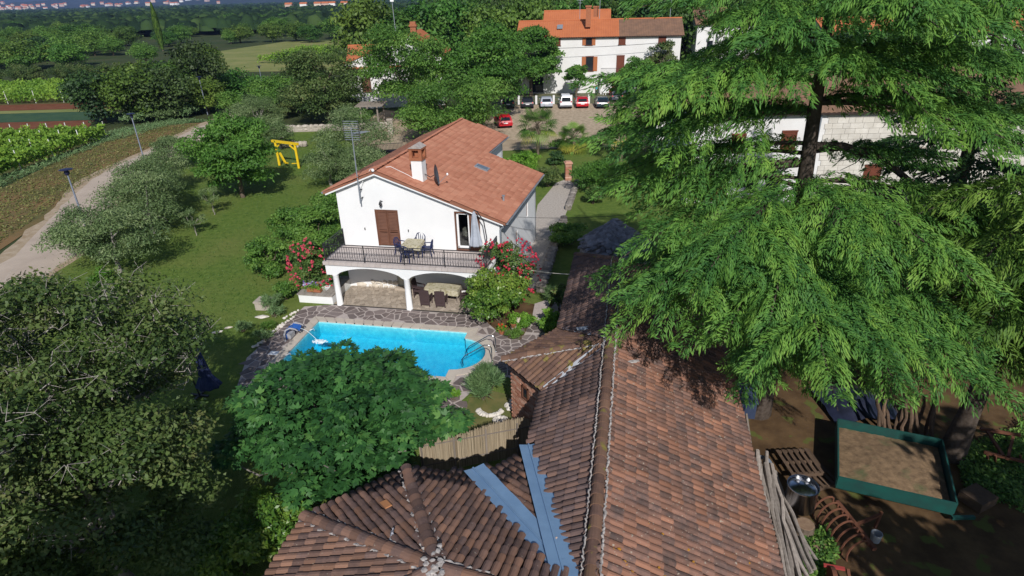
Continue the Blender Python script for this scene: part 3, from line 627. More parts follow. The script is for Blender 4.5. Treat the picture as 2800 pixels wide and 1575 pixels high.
# ================================================================ balcony
BV = -.12; BZ = 2.6
mm = M(); mm.prism([pp(-.42, BV+.12, 2.30), pp(8.35, BV+.12, 2.30), hp(8.35, V0, 2.30), hp(-.42, V0, 2.30)], (0, 0, .2)); bal = mm.build('balcony_slab', m_white, house)
m_btile = mat('balcony_tile', (.50, .44, .41), (.46, .40, .375), scale=5, rough=.6, spec=.3, vary=.06)
tn = M()
tw = .325
for i in range(27):
    for j in range(8):
        u_, v_ = -.5+i*tw, BV+.02+j*tw
        if v_+tw-.01 > V0+.1: continue
        s = M(); sh = .0 if v_ < .3 else 0
        if j < 8: s.prism([pp(u_, v_, 2.501)]+[pp(u_+tw-.012, v_, 2.501), pp(u_+tw-.012, v_+tw-.012, 2.501), pp(u_, v_+tw-.012, 2.501)], (0, 0, .10 if j else .10)); s.build('floor_tile', m_btile, bal)
    s = M(); s.prism([pp(-.5+i*tw, BV-.012, 2.42), pp(-.5+(i+1)*tw-.01, BV-.012, 2.42), pp(-.5+(i+1)*tw-.01, BV-.012, 2.602), pp(-.5+i*tw, BV-.012, 2.602)], VV*.03); s.build('edge_tile', m_btile, bal)
gr = M(); gr.prism([pp(-.49, BV+.03, 2.5)]+[pp(8.27, BV+.03, 2.5), hp(8.2, V0-.005, 2.5), hp(-.6, V0-.005, 2.5)], (0, 0, .085)); gr.build('tile_joint', mat('tile_joint', (.33, .29, .27)), bal)
# arcade: two segmental arches on round columns
mm = M()
cols_ = [0.0, 3.98, 7.96]; prof = [(-.42, 2.32)]
top_z, spring, rise = 2.42, 1.83, .44
seg = [(-.42, spring), (-.16, spring)]
for a, b in ((.16, 3.82), (4.14, 7.80)):
    for k in range(19): t_ = k/18; seg.append((a+(b-a)*t_, spring+.02+rise*(1-(2*t_-1)**2)**.75 if 0 < t_ < 1 else spring))
seg += [(7.96+.16, spring), (8.3, spring)]
V_, F_ = [], []
for u_, z_ in seg: V_ += [pp(u_, -.06, z_), pp(u_, -.06, top_z), pp(u_, .24, z_), pp(u_, .24, top_z)]
for k in range(len(seg)-1):
    a = 4*k; b = a+4; F_ += [(a, b, b+1, a+1), (a+2, a+3, b+3, b+2), (a, a+2, b+2, b)]
e = 4*(len(seg)-1); F_ += [(0, 1, 3, 2), (e, e+2, e+3, e+1)]
mm.add(V_, F_); mm.build('arcade', m_white, house)
for u_ in cols_:
    mm = M(); c = pp(u_, .09, 0); mm.lathe([(.18, -.02), (.18, .06), (.165, .08), (.15, 1.72), (.17, 1.76), (.17, 1.832)], c, 20); mm.build('column', m_trim, house, True)
# railing
rl = thing('balcony_railing', 'black iron railing with thin bars round the front balcony', 'railing', pp(-.4, 0, 2.6))
def rail_run(a, b, posts, nb, ornate=False):
    a = np.asarray(a, float); b = np.asarray(b, float); d = b-a
    for z, w_ in ((.95, .045), (.83, .025), (.10, .025)): mm = M(); mm.bar(a+ZZ*z, b+ZZ*z, w_, .03); mm.build('rail', m_iron, rl)
    for t_ in posts: mm = M(); p = a+d*t_; mm.bar(p+ZZ*(-.1), p+ZZ*.96, .05); mm.build('post', m_iron, rl)
    for k in range(nb):
        t_ = (k+.5)/nb; p = a+d*t_
        if min(abs(t_-q) for q in posts)*np.linalg.norm(d) < .05: continue
        mm = M(); mm.bar(p+ZZ*.10, p+ZZ*.83, .018); mm.build('baluster', m_iron, rl)
    mm = M(); mm.bar(a+ZZ*.47, b+ZZ*.47, .012); mm.build('rail', m_iron, rl)
rail_run(pp(-.38, 0, 2.6), pp(8.3, 0, 2.6), (0, .254, .503, .753, 1), 64)
rail_run(pp(-.38, .05, 2.6), hp(-.5, 2.3, 2.6), (1,), 17)
rail_run(pp(8.3, .05, 2.6), hp(8.25, 2.2, 2.6), (1,), 15)
# TV antenna on its mast fixed to the gable
an = thing('antenna_mast', 'tall grey steel mast with ladder aerial fixed to the gable wall', 'antenna', hp(.95, 2.0, 5.3))
A0 = hp(.97, 1.98, 5.15); A1 = A0+np.array([.05, -.0, 4.0])
mm = M(); mm.tube([A0, A0*.45+A1*.55, A1], [.035, .033, .022], 8); mm.build('mast', m_zinc, an, True)
for z in (.25, .7): mm = M(); mm.bar(A0+ZZ*z, A0+ZZ*z+HVn*.36, .04); mm.build('bracket', m_iron, an)
top = A1-ZZ*.25
for k in range(9):
    mm = M(); z = top+ZZ*(.55-.115*k); wd = .42; mm.bar(z-UU*wd+HVn*(.0), z+UU*wd, .022); mm.build('element', m_zinc, an)
for s_ in (-1, 1): mm = M(); mm.bar(top+UU*.4*s_+ZZ*.6, top+UU*.4*s_-ZZ*.45, .025); mm.build('frame', m_iron, an)
mm = M(); mm.bar(top-ZZ*.1, top-ZZ*.1+norm(HV+UU*.4)*.95, .03); mm.build('boom', m_zinc, an)
for k in range(7): mm = M(); z = top-ZZ*.1+norm(HV+UU*.4)*(.25+.1*k); mm.bar(z-ZZ*.0-UU*.3, z+UU*.3, .015); mm.build('element', m_zinc, an)
mm = M(); mm.tube([A0+ZZ*.9, A0+ZZ*1.0+UU*.1+HVn*.1, hp(1.5, 2.5, rz(1.5)+.12), hp(2.3, 3.2, rz(2.3)+.1), hp(3.3, 3.1, rz(3.3)+.06), hp(3.7, 2.95, rz(3.7)+.05)], .014, 5); mm.build('cable', m_trim, an, True)
# satellite dish
sd = thing('satellite_dish', 'dark grey satellite dish on short arm beside the chimney', 'satellite dish', hp(4.6, 3.4, rz(4.6)))
base = hp(4.45, 3.3, rz(4.45)); c = hp(4.72, 3.25, rz(4.6)+.55); ax = norm(UU*.97+HVn*.20+ZZ*.14)
x = norm(np.cross(ax, ZZ)); y = np.cross(x, ax); mm = M(); rings = []; n = 20
for k in range(6):
    rr = .55*k/5; rings += [c+ax*(.13*(k/5)**2)+rr*(math.cos(2*math.pi*j/n)*x*.9+math.sin(2*math.pi*j/n)*y) for j in range(n)]
fs = [(i*n+j, i*n+(j+1) % n, (i+1)*n+(j+1) % n, (i+1)*n+j) for i in range(5) for j in range(n)]
mm.add(rings, fs); mm.add([q-ax*.015 for q in rings], [f[::-1] for f in fs]); mm.build('reflector', mat('dish_grey', (.07, .08, .10), rough=.5), sd, True)
mm = M(); mm.tube([hp(4.15, 3.3, rz(4.15)+.4), base+ZZ*.35, c-ax*.02], .025, 6); mm.build('mount', m_iron, sd, True)
mm = M(); mm.tube([c-y*.5+ax*.1, c+ax*.62-y*.12], .014, 6); mm.build('arm', m_zinc, sd, True)
mm = M(); mm.ball(c+ax*.66-y*.08, (.06, .06, .08)); mm.build('receiver', m_trim, sd, True)
# ================================================================ long tiled barn, corner hut, polygonal outbuilding
coppo = tile_mesh('barrel_tile', .20, .43, .078)
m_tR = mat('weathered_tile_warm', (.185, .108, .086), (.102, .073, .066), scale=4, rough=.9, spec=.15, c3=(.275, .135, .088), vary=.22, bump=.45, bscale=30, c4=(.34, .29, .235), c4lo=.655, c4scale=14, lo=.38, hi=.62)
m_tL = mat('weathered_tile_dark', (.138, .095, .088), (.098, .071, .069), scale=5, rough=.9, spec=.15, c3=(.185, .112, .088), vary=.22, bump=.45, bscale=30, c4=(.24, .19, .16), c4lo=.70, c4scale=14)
m_tO = mat('weathered_tile_brown', (.160, .102, .086), (.106, .072, .066), scale=5, rough=.9, spec=.15, c3=(.25, .138, .094), vary=.24, bump=.45, bscale=30, c4=(.28, .235, .19), c4lo=.68, c4scale=14)
m_mort = mat('roof_mortar', (.46, .43, .41), (.26, .23, .22), scale=8, rough=.95, spec=.1, bump=.5, bscale=20)
m_under = mat('roof_underside', (.045, .03, .024), (.03, .02, .018), scale=3)
m_plast = mat('old_plaster', (.34, .29, .24), (.25, .21, .17), scale=1.2, rough=.95, spec=.1, bump=.3)
def segd(p, a, b):
    p, a, b = [np.asarray(q)[:2] for q in (p, a, b)]; t_ = np.clip((p-a)@(b-a)/((b-a)@(b-a)), 0, 1); return np.linalg.norm(p-a-t_*(b-a))
RB, ZB = -.25, 4.0
EL, ZL = -2.3, 2.85; ER, ZR = 4.25, 2.0
J = bp(-.95, 9.2, 3.66); VA = bp(-3.75, 12.65, 2.7); VB_ = bp(-2.38, 13.75, 2.78); APX = bp(RB, 18.4, ZB); HC = bp(-4.06, 18.44, 2.85); HV1 = bp(EL, 16.7, ZL); HV2 = bp(EL, 20.9, ZL)
barn = thing('tiled_barn', 'long low barn under weathered barrel tiles with a mortared ridge', 'barn', bp(1, 16))
right = [bp(RB, 4.5, ZB), bp(ER, 4.5, ZR), bp(ER, 28.4, ZR), bp(RB, 25.6, ZB)]
leftN = [bp(RB, 7.9, ZB), J, VB_, bp(EL, 13.8, ZL), HV1, APX]
leftF = [APX, HV2, bp(EL, 28.6, ZL), bp(RB, 25.6, ZB)]
farH = [bp(RB, 25.6, ZB), bp(EL, 28.6, ZL), bp(ER, 28.4, ZR)]
def slab(mm, p, dz=-.02, th=-.1): mm.prism([q+ZZ*dz for q in p], (0, 0, th))
mm = M()
for p in (right, leftN, leftF, farH): slab(mm, p)
br = mm.build('roof', m_under, barn)
tr_ = face_tiles(right, .205, .335); tl_ = face_tiles(leftN, .205, .335)+face_tiles(leftF, .205, .335); tf_ = face_tiles(farH, .205, .335)
tl_ = [t for t in tl_ if segd(t[3], J, VB_) > .25]
near = sorted(tr_, key=lambda t: seen(t[3])[2] if seen(t[3])[0] > 0 and seen(t[3])[1] < 1600 else 99)[:180]; ids = {id(t) for t in near}
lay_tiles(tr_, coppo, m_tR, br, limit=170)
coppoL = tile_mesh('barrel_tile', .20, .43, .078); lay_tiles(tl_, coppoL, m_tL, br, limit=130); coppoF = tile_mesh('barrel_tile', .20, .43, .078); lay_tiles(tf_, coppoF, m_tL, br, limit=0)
capm = tile_mesh('ridge_cap', .33, .44, .13, 7)
def caps(a, b, parent, m=m_tL, step=.34, mort=True, lift=.03):
    capm.materials.clear(); capm.materials.append(m)
    for a_, d, n_, p in ridge_caps(a, b, capm, step, lift):
        o = bpy.data.objects.new('ridge_cap', capm); COL.objects.link(o); o.parent = parent
        o.matrix_basis = Matrix(((a_[0], d[0], n_[0], p[0]), (a_[1], d[1], n_[1], p[1]), (a_[2], d[2], n_[2], p[2]), (0, 0, 0, 1)))
    if mort:
        a = np.asarray(a, float); b = np.asarray(b, float); d = norm(b-a); x = norm(np.cross(d, ZZ)); L_ = np.linalg.norm(b-a); k = int(L_/.06)
        for s in (1, -1):
            mm = M(); mm.tube([a+d*L_*i/k+x*s*(.20+random.uniform(-.025, .025))+ZZ*(.055+random.uniform(-.02, .025)) for i in range(k+1)], [random.uniform(.012, .042)*(1 if s > 0 else .7) for i in range(k+1)], 5); mm.build('mortar_bed', m_mort, parent)
caps(bp(RB, 4.6, ZB), APX, br); caps(APX, bp(RB, 25.6, ZB), br); caps(bp(EL, 28.6, ZL), bp(RB, 25.6, ZB), br, mort=False)
mm = M()
T2 = .3
mm.prism([bp(3.85, 4.5, 0), bp(3.85, 27.9, 0), bp(3.85, 27.9, 2.1), bp(3.85, 4.5, 2.1)], -UU*T2)
mm.prism([bp(-2.0, 12.5, 0), bp(-2.0, 28, 0), bp(-2.0, 28, 2.9), bp(-2.0, 12.5, 2.9)], UU*T2)
mm.prism([bp(-2.0, 27.9, 0), bp(3.85, 27.9, 0), bp(3.85, 27.9, 2.1), bp(-2.0, 27.9, 2.8)], -VV*T2)
mm.build('wall', m_plast, barn)
# bits lying on the roof
for k, (u_, v_, ln, m_, lb) in enumerate(((.55, 17.6, .5, 'mortar', 'pale broken mortar piece lying on the orange side of the barn roof'), (-1.2, 19.9, .7, 'grey', 'grey plastic scrap on the shaded left side of barn roof'), (-.95, 18.95, .3, 'mortar', 'small pale scrap on barn roof near the zinc valley'), (.2, 8.72, .62, 'mortar', 'crumpled pale plastic sheet on the barn ridge at the picture bottom'))):
    z_ = ZB-(u_-RB)*.444 if u_ > RB else ZB+(u_-RB)*.561
    mm = M(); ax = (norm(UU*.9+VV*.35), norm(VV*.9-UU*.35), ZZ); c = bp(u_, v_, z_+.13)
    for _ in range(4): mm.obox(c+ax[0]*random.uniform(-.3, .3)*ln+ax[1]*random.uniform(-.05, .05), ax, (ln*random.uniform(.15, .35), .06*random.uniform(.6, 1.4), .015*random.uniform(.6, 1.5)))
    tag(mm.build('roof_scrap', m_mort if m_ == 'mortar' else m_zinc), lb, 'scrap')
# orange lichen rosettes and one newer tile are part of the roof's look
m_lich = mat('orange_lichen', (.50, .24, .03), (.42, .19, .02), scale=20, rough=.95)
mm = M()
for _ in range(42):
    u_, v_ = random.uniform(.1, 3.6), random.choice((random.uniform(8.3, 11.2), random.uniform(8.3, 10)))
    c = bp(u_, v_, ZB-(u_-RB)*.444+.10); mm.lathe([(.05*random.uniform(.4, 1), 0), (.03, .012)], c, 7)
tag(mm.build('lichen_spot', m_lich, br), kind='stuff')
# ---- brick hut on the barn's left side
hut = thing('brick_hut', 'small brick corner hut with hipped tile roof beside the pool terrace', 'hut', bp(-3, 18.4))
mm = M(); fH, bH = [APX+ZZ*.02, HC, HV1], [APX+ZZ*.02, HV2, HC]
slab(mm, fH); slab(mm, bH); hr_ = mm.build('roof', m_under, hut)
th = face_tiles(fH, .205, .335)+face_tiles(bH, .205, .335)
hutmat = mat('hut_tile', (.150, .088, .068), (.105, .064, .052), scale=5, rough=.9, spec=.15, c3=(.20, .115, .075), vary=.18, bump=.45, bscale=30, c4=(.20, .16, .05), c4lo=.62, c4scale=2.2)
lay_tiles(th, tile_mesh('barrel_tile', .20, .43, .078), hutmat, hr_)
caps(HC, APX, hr_, hutmat)
def valley(a, b, w_, m, parent, nm, lift=.07, dz=.07):
    a = np.asarray(a, float); b = np.asarray(b, float); d = norm(b-a); x = norm(np.cross(d, ZZ)); mm = M(); k = max(6, int(np.linalg.norm(b-a)/.11)); L_ = np.linalg.norm(b-a)
    P = []
    for i in range(k+1):
        c = a+d*L_*i/k+ZZ*lift; j1, j2 = random.uniform(.95, 1.06), random.uniform(.95, 1.06); P += [c-x*w_*j1+ZZ*dz, c-x*w_*.12, c+ZZ*.03, c+x*w_*.12, c+x*w_*j2+ZZ*dz]
    mm.add(P, [(5*i+j, 5*i+j+1, 5*i+6+j, 5*i+5+j) for i in range(k) for j in range(4)]); return mm.build(nm, m, parent)
m_zpale = mat('pale_zinc', (.42, .43, .46), (.34, .35, .38), scale=5, rough=.55, metal=.2)
valley(HV1, APX, .13, m_zpale, hr_, 'valley_flashing', .08, .06); valley(HV2, APX, .12, m_zpale, hr_, 'valley_flashing', .08, .06)
mm = M(); mm.bar(HC+ZZ*.02-norm(np.cross(HV1-HC, ZZ))*0, HV1+ZZ*.02, .07, .07); mm.build('eave_trim', m_zpale, hr_)
m_hb = mat('hut_brick', (.42, .18, .11), (.34, .14, .09), scale=6, rough=.9, spec=.15, c3=(.55, .36, .27), vary=.18, bump=.4, bscale=18)
W0, W1 = bp(-3.86, 18.62), bp(-2.05, 16.81); wd_ = norm(W1-W0); wn = np.cross(wd_, ZZ); wl_ = np.linalg.norm(W1-W0)
mm = M(); mm.prism([W0-wn*.02, W1-wn*.02, W1-wn*.02+ZZ*2.8, W0-wn*.02+ZZ*2.8], -wn*.22); wallo = mm.build('wall', mat('brick_mortar', (.42, .34, .28), (.34, .27, .22), scale=7), hut)
B2 = bp(-2.05, 20.5); mm = M(); mm.prism([W0-wn*.03, B2, B2+ZZ*2.8, W0-wn*.03+ZZ*2.8], -np.cross(norm(B2-W0), ZZ)*-.2); mm.build('rear_wall', m_hb, hut)
bm = M(); bm.obox((0, 0, 0), ((1, 0, 0), (0, 1, 0), (0, 0, 1)), (.124, .05, .034)); bme = bm.mesh('brick'); bme.materials.append(m_hb)
wq = (.78, 1.12, 1.55, 2.05); nb = 0
for r_ in range(34):
    z_ = .04+r_*.081
    for c_ in range(10):
        s_ = (c_+.5*(r_ % 2))*.262+.13
        if s_ > wl_ or (wq[0]-.1 < s_ < wq[1]+.1 and wq[2]-.03 < z_ < wq[3]+.03): continue
        o = bpy.data.objects.new('brick', bme); COL.objects.link(o); o.parent = wallo; p = W0+wd_*s_+ZZ*z_-wn*random.uniform(.026, .032); nb += 1
        o.matrix_basis = Matrix(((wd_[0], wn[0], 0, p[0]), (wd_[1], wn[1], 0, p[1]), (0, 0, 1, p[2]), (0, 0, 0, 1)))
wi = M(); wc = W0+wd_*(wq[0]+wq[1])/2+ZZ*(wq[2]+wq[3])/2
for sx in (-1, 1): wi.obox(wc+wd_*sx*.17, (wd_, wn, ZZ), (.03, .05, .28))
for sz in (-1, 1): wi.obox(wc+ZZ*sz*.25, (wd_, wn, ZZ), (.2, .05, .03))
wo = wi.build('window', m_brown, hut); wi = M(); wi.obox(wc, (wd_, wn, ZZ), (.15, .01, .24)); wi.build('pane', m_glass, wo)
# ---- polygonal outbuilding bottom centre
octo = thing('polygonal_outbuilding', 'polygonal outbuilding under brown barrel tiles with hips meeting at a point', 'outbuilding', bp(-4, 9))
PK = bp(-3.46, 8.4, 4.08); E1 = bp(-5.75, 12.5, 2.7); E2 = bp(-7.8, 10.4, 2.7); E3 = bp(-7.8, 5.5, 2.7); RJ = bp(RB, 7.9, ZB)
fN = [PK, E1, VA, J, bp(-.6, 8.5, 3.9)]; fD = [PK, E2, E1]; fW = [PK, E3, E2]; fT = [VA, VB_, J]; fS = [PK, bp(-.5, 8.0, 3.95), bp(-.4, 5.0, 3.0), E3]
mm = M()
for p in (fN, fD, fW, fT, fS): slab(mm, p, -.03)
oro = mm.build('roof', m_under, octo)
to = []
for p in (fN, fD, fW, fT, fS): to += face_tiles(p, .205, .335)
to = [t for t in to if segd(t[3], VA, J) > .26 and segd(t[3], VB_, J) > .24]
lay_tiles(to, tile_mesh('barrel_tile', .20, .43, .078), m_tO, oro)
capm = tile_mesh('ridge_cap', .33, .44, .13, 7)
for e_ in (E1, E2, E3): caps(e_, PK, oro, m_tO, .31, True, .035)
caps(bp(-.5, 8.0, 3.95), PK, oro, m_tO, .31, True, .035)
mm = M()
for _ in range(26): mm.ball(PK+np.array([random.gauss(0, .14), random.gauss(0, .14), .12+random.uniform(-.06, .05)]), (.07, .07, .025), 6, 4, .3)
mm.build('peak_mortar', m_mort, oro)
nt_ = M(); cth = face_tiles(fD, .205, .335)
mm = M(); mm.prism([bp(-5.6, 12.2, 0), bp(-7.5, 10.3, 0), bp(-7.5, 10.3, 2.75), bp(-5.6, 12.2, 2.75)], norm(UU-VV)*.3); mm.prism([bp(-5.6, 12.2, 0), bp(-3.6, 12.3, 0), bp(-3.6, 12.3, 2.75), bp(-5.6, 12.2, 2.75)], -VV*.3); mm.prism([bp(-3.6, 12.3, 0), bp(-2.2, 13.4, 0), bp(-2.2, 13.4, 2.75), bp(-3.6, 12.3, 2.75)], norm(UU-VV)*.3); mm.prism([bp(-7.5, 10.3, 0), bp(-7.5, 5.5, 0), bp(-7.5, 5.5, 2.75), bp(-7.5, 10.3, 2.75)], UU*.3); mm.build('wall', m_plast, octo)
m_blue = mat('blue_sheet_metal', (.19, .31, .47), (.155, .26, .41), scale=1.5, rough=.5, spec=.4)
vo = thing('blue_valley_flashing', 'blue painted sheet metal lining two roof valleys that meet in a V', 'flashing', J)
def gutterstrip(a, b, wl, wr, nm):
    a = np.asarray(a, float); b = np.asarray(b, float); d = norm(b-a); x = norm(np.cross(d, ZZ)); L_ = np.linalg.norm(b-a); k = int(L_/.2)
    prof = [(-wl, .17), (-.05, .135), (-.045, .18), (.0, .185), (.005, .14), (wr, .175)]; P = []
    for i in range(k+1):
        c = a+d*L_*i/k
        for q, (px_, pz_) in enumerate(prof):
            jt = random.uniform(-.02, .0) if q in (0,) else 0
            P.append(c+x*(px_+jt)+ZZ*pz_)
    n = len(prof); mm = M(); mm.add(P, [(n*i+j, n*i+j+1, n*i+n+1+j, n*i+n+j) for i in range(k) for j in range(n-1)]); return mm.build(nm, m_blue, vo)
gutterstrip(VA+norm(VA-J)*.18, J-norm(VA-J)*.5, .34, .27, 'valley_sheet'); gutterstrip(VB_+norm(VB_-J)*.2, J-norm(VB_-J)*.7+ZZ*.06, .32, .26, 'valley_sheet')
mm = M(); c = J+norm(J-VB_)*.02+ZZ*.17; ax = (norm(VB_-J), norm(np.cross(VB_-J, ZZ)), ZZ); mm.obox(c-ax[0]*.1, (ax[0], ax[1], norm(np.cross(ax[0], ax[1]))), (.16, .13, .03)); mm.build('splash_cap', m_blue, vo)
mm = M(); mm.obox(c-ax[0]*.34-ZZ*.02, (ax[0], ax[1], norm(np.cross(ax[0], ax[1]))), (.035, .12, .02)); mm.build('seam_strip', mat('cream_tape', (.62, .55, .4)), vo)
mm = M(); mm.ball(J+ax[0]*.75+ax[1]*.04+ZZ*.16, (.09, .06, .03), 7, 4, .35); tag(mm.build('broken_tile', mat('pale_shard', (.5, .32, .22), (.6, .45, .36), scale=8)), 'pale broken tile shard lying in the blue metal valley', 'tile shard')
mm = M(); a_, d_, n__, p_ = [t for t in cth][int(len(cth)*.62)]; mm.obox(p_+n__*.1, (a_, d_, n__), (.09, .2, .012)); tag(mm.build('loose_tile', mat('new_tile', (.52, .24, .10), (.46, .2, .085), scale=5)), 'bright orange newer tile lying on the brown polygonal roof', 'tile')
mm = M(); mm.ball(bp(-4.95, 9.5, 3.62), (.05, .12, .05), 7, 5); b0 = bp(-4.95, 9.5, 3.62); mm.ball(b0+VV*.11+ZZ*.05, (.035, .04, .035), 6, 4); mm.add([b0-VV*.1+ZZ*.02, b0-VV*.22-ZZ*.01+UU*.02, b0-VV*.22-ZZ*.01-UU*.02], [(0, 1, 2)]); tag(mm.build('perched_bird', mat('bird_feather', (.5, .5, .55), (.03, .03, .04), scale=9, lo=.45, hi=.55)), 'small black and white bird perched on the roof hip', 'bird')
# ---- reed screen between hut and outbuilding
rf = thing('reed_fence', 'straw coloured reed screen fence between brick hut and fig tree', 'fence', bp(-4.6, 16))
F0, F1 = bp(-6.4, 15.15), bp(-2.75, 16.85); V_ = []; F_ = []; k = 300
m_reed = mat('dry_reed', (.35, .28, .195), (.25, .195, .13), scale=12, rough=.9, spec=.15, stretch=(1, 1, .06), c3=(.42, .35, .25), vary=.2)
mm = M()
for i in range(k):
    p = F0+(F1-F0)*(i+random.random()*.6)/k; h_ = 1.55+random.uniform(-.08, .07)-.12*math.sin(i*.02); mm.tube([p+UU*random.uniform(-.012, .012), p+ZZ*h_+UU*random.uniform(-.02, .02)], .012, 4, False); mm.r[-4:] = [random.random()*.9+.05]*4
tag(mm.build('reeds', m_reed, rf), kind='stuff')
m_post = mat('grey_wood', (.26, .22, .19), (.19, .16, .135), scale=6, rough=.9, stretch=(1, 1, .15), vary=.15, bump=.4, bscale=20)
for t_ in (.02, .3, .58, .86): p = F0+(F1-F0)*t_-VV*.06; mm = M(); mm.tube([p, p+ZZ*1.5], .035, 6); mm.build('post', m_post, rf)
for z_ in (.4, 1.25): mm = M(); mm.bar(F0-VV*.03+ZZ*z_, F1-VV*.03+ZZ*z_, .03); mm.build('rail', m_post, rf)
# ================================================================ vegetation
def nrm_(A): return A/(np.linalg.norm(A, axis=1, keepdims=True)+1e-9)
def rdir(n): return nrm_(rng.normal(size=(n, 3)))
def leaf_quads(C, D, N, L, W, mid=.45):
    "diamond leaves: base C, direction D, face normal N"
    S_ = nrm_(np.cross(D, N)); L = np.broadcast_to(np.asarray(L, float), len(C))[:, None]; W = np.broadcast_to(np.asarray(W, float), len(C))[:, None]
    V = np.stack([C, C+D*L*mid+S_*W/2, C+D*L, C+D*L*mid-S_*W/2], 1).reshape(-1, 3)
    return V, np.arange(len(V)).reshape(-1, 4)
def crown_pts(rad, ncl, nleaf, clr=.34, zlo=-.55, inner=.35, hollow=.4, up=.3, flat=1.0):
    "leaf positions in clumps spread through an uneven crown"
    rad = np.asarray(rad, float); c = []
    while len(c) < ncl:
        d = rng.normal(size=3); d /= np.linalg.norm(d); r = rng.uniform(inner, 1)**.6
        if d[2]*r < zlo: continue
        c.append(d*r*(1+rng.normal()*.07))
    c = np.array(c); cr = clr*rad.mean()*rng.uniform(.55, 1.25, ncl); cb = rng.random(ncl)
    w_ = cr**2; k = rng.choice(ncl, nleaf, p=w_/w_.sum()); d = rdir(nleaf); d[:, 2] = np.abs(d[:, 2])*(rng.random(nleaf) < .72)*1+d[:, 2]*(rng.random(nleaf) >= .72)
    d = nrm_(d+np.array([0, 0, up])); rr = rng.uniform(hollow, 1, nleaf)**.7
    P = c[k]*rad*(1-clr*.6)+d*(cr[k]*rr)[:, None]*np.array([1, 1, .75*flat]); P += rng.normal(size=P.shape)*.03
    return P, d, cb[k], c*rad*(1-clr*.6)
def crown_mesh(name, rad, ncl, nleaf, ls, asp=.5, droop=.25, jn=.7, **kw):
    P, d, cb, cc = crown_pts(rad, ncl, nleaf, **kw); n = len(P)
    N = nrm_(d+rng.normal(size=(n, 3))*jn+np.array([0, 0, .35])); D = rdir(n); D = nrm_(D-N*(D*N).sum(1, keepdims=True)); D = nrm_(D+np.array([0, 0, -droop])); N = nrm_(N-D*(D*N).sum(1, keepdims=True))
    L = ls*rng.uniform(.7, 1.25, n); V, F = leaf_quads(P, D, N, L, L*asp)
    return npmesh(name, V, F, np.clip(.55*cb+.45*rng.random(n), 0, 1)), cc
def wander(a, b, k=5, amp=.12):
    a = np.asarray(a, float); b = np.asarray(b, float); L_ = np.linalg.norm(b-a); return [a+(b-a)*i/k+(rng.normal(size=3)*amp*L_*.35 if 0 < i < k else 0) for i in range(k+1)]
def limbs(cc, trunk_h, r0, top, n=7, lean=(0, 0), minr=.02):
    mm = M(); t0 = np.array([0, 0, -.1]); t1 = np.array([lean[0], lean[1], trunk_h]); pts_ = wander(t0, t1, 4, .1); mm.tube(pts_, np.linspace(r0*1.25, r0*.8, 5), 9)
    idx = rng.permutation(len(cc))[:n]
    for i in idx: e = cc[i]+np.array([0, 0, top]); mm.tube(wander(pts_[-1] if rng.random() < .7 else pts_[-2], e, 4, .22), np.linspace(r0*.55, minr, 5), 6)
    return mm
m_bark = mat('brown_bark', (.10, .075, .055), (.16, .125, .095), scale=9, rough=.95, spec=.1, bump=.6, bscale=14)
m_barkg = mat('grey_bark', (.20, .18, .16), (.30, .275, .25), scale=8, rough=.95, spec=.1, bump=.6, bscale=14)
LM = dict(
 oak=leafmat('oak_leaf', [(.012, .024, .009), (.024, .044, .014), (.044, .068, .022), (.066, .088, .034), (.082, .082, .038)], .24),
 olive=leafmat('olive_leaf', [(.026, .045, .020), (.050, .078, .034), (.080, .110, .055), (.135, .16, .095)], .2),
 walnut=leafmat('walnut_leaf', [(.016, .045, .010), (.032, .080, .016), (.055, .118, .024), (.085, .155, .036)], .34),
 shrub=leafmat('shrub_leaf', [(.020, .050, .012), (.042, .092, .020), (.072, .130, .030), (.105, .165, .045)], .32),
 fig=leafmat('fig_leaf', [(.007, .024, .009), (.012, .040, .014), (.020, .060, .020), (.032, .086, .028), (.066, .13, .04)], .22, .5, .25),
 wood=leafmat('wood_leaf', [(.015, .036, .009), (.032, .066, .014), (.054, .100, .021), (.084, .130, .032)], .25, vary=.3),
 lime=leafmat('lime_leaf', [(.035, .085, .012), (.060, .130, .018), (.095, .175, .028), (.13, .21, .04)], .36),
 dark=leafmat('evergreen_leaf', [(.008, .020, .008), (.015, .033, .012), (.026, .050, .017), (.04, .068, .024)], .15, vary=.2),
 rose=leafmat('rose_leaf', [(.018, .042, .014), (.035, .072, .022), (.06, .10, .03), (.09, .07, .035)], .28),
 vine=leafmat('vine_leaf', [(.035, .080, .012), (.065, .125, .018), (.105, .170, .026), (.15, .215, .04)], .36),
 thuja=leafmat('thuja_leaf', [(.020, .055, .008), (.040, .090, .012), (.070, .130, .018)], .2),
 laurel=leafmat('laurel_leaf', [(.018, .048, .010), (.040, .085, .016), (.080, .130, .024), (.14, .175, .04)], .26, .4, .45),
 sage=leafmat('lavender_leaf', [(.045, .085, .045), (.075, .120, .060), (.11, .15, .085)], .2))
def tree(name, label, cat, base, h, r, leaf, nleaf, ls, seed, ncl=40, tr=.14, th=None, flat=.85, asp=.5, droop=.25, bark=None, group=None, nl=8, clr=.34, zlo=-.55, low=.25, inner=.35, rx=None, hollow=.4):
    global rng; old = rng; rng = np.random.default_rng(seed); base = np.asarray([base[0], base[1], 0.])
    t = thing(name, label, cat, base, group); ch = h*(1-low)/2; rad = (rx or r, r, ch); zc = h-ch
    me, cc = crown_mesh('crown', rad, ncl, nleaf, ls, asp, droop, clr=clr, zlo=zlo, inner=inner, hollow=hollow)
    me.transform(Matrix.Translation((0, 0, zc))); o = obj('crown', me, LM[leaf], t, world=False)
    mm = limbs(cc, th or h*.35, tr, zc, nl); mm.build('trunk', bark or m_bark, t, True, world=False); rng = old
    return t
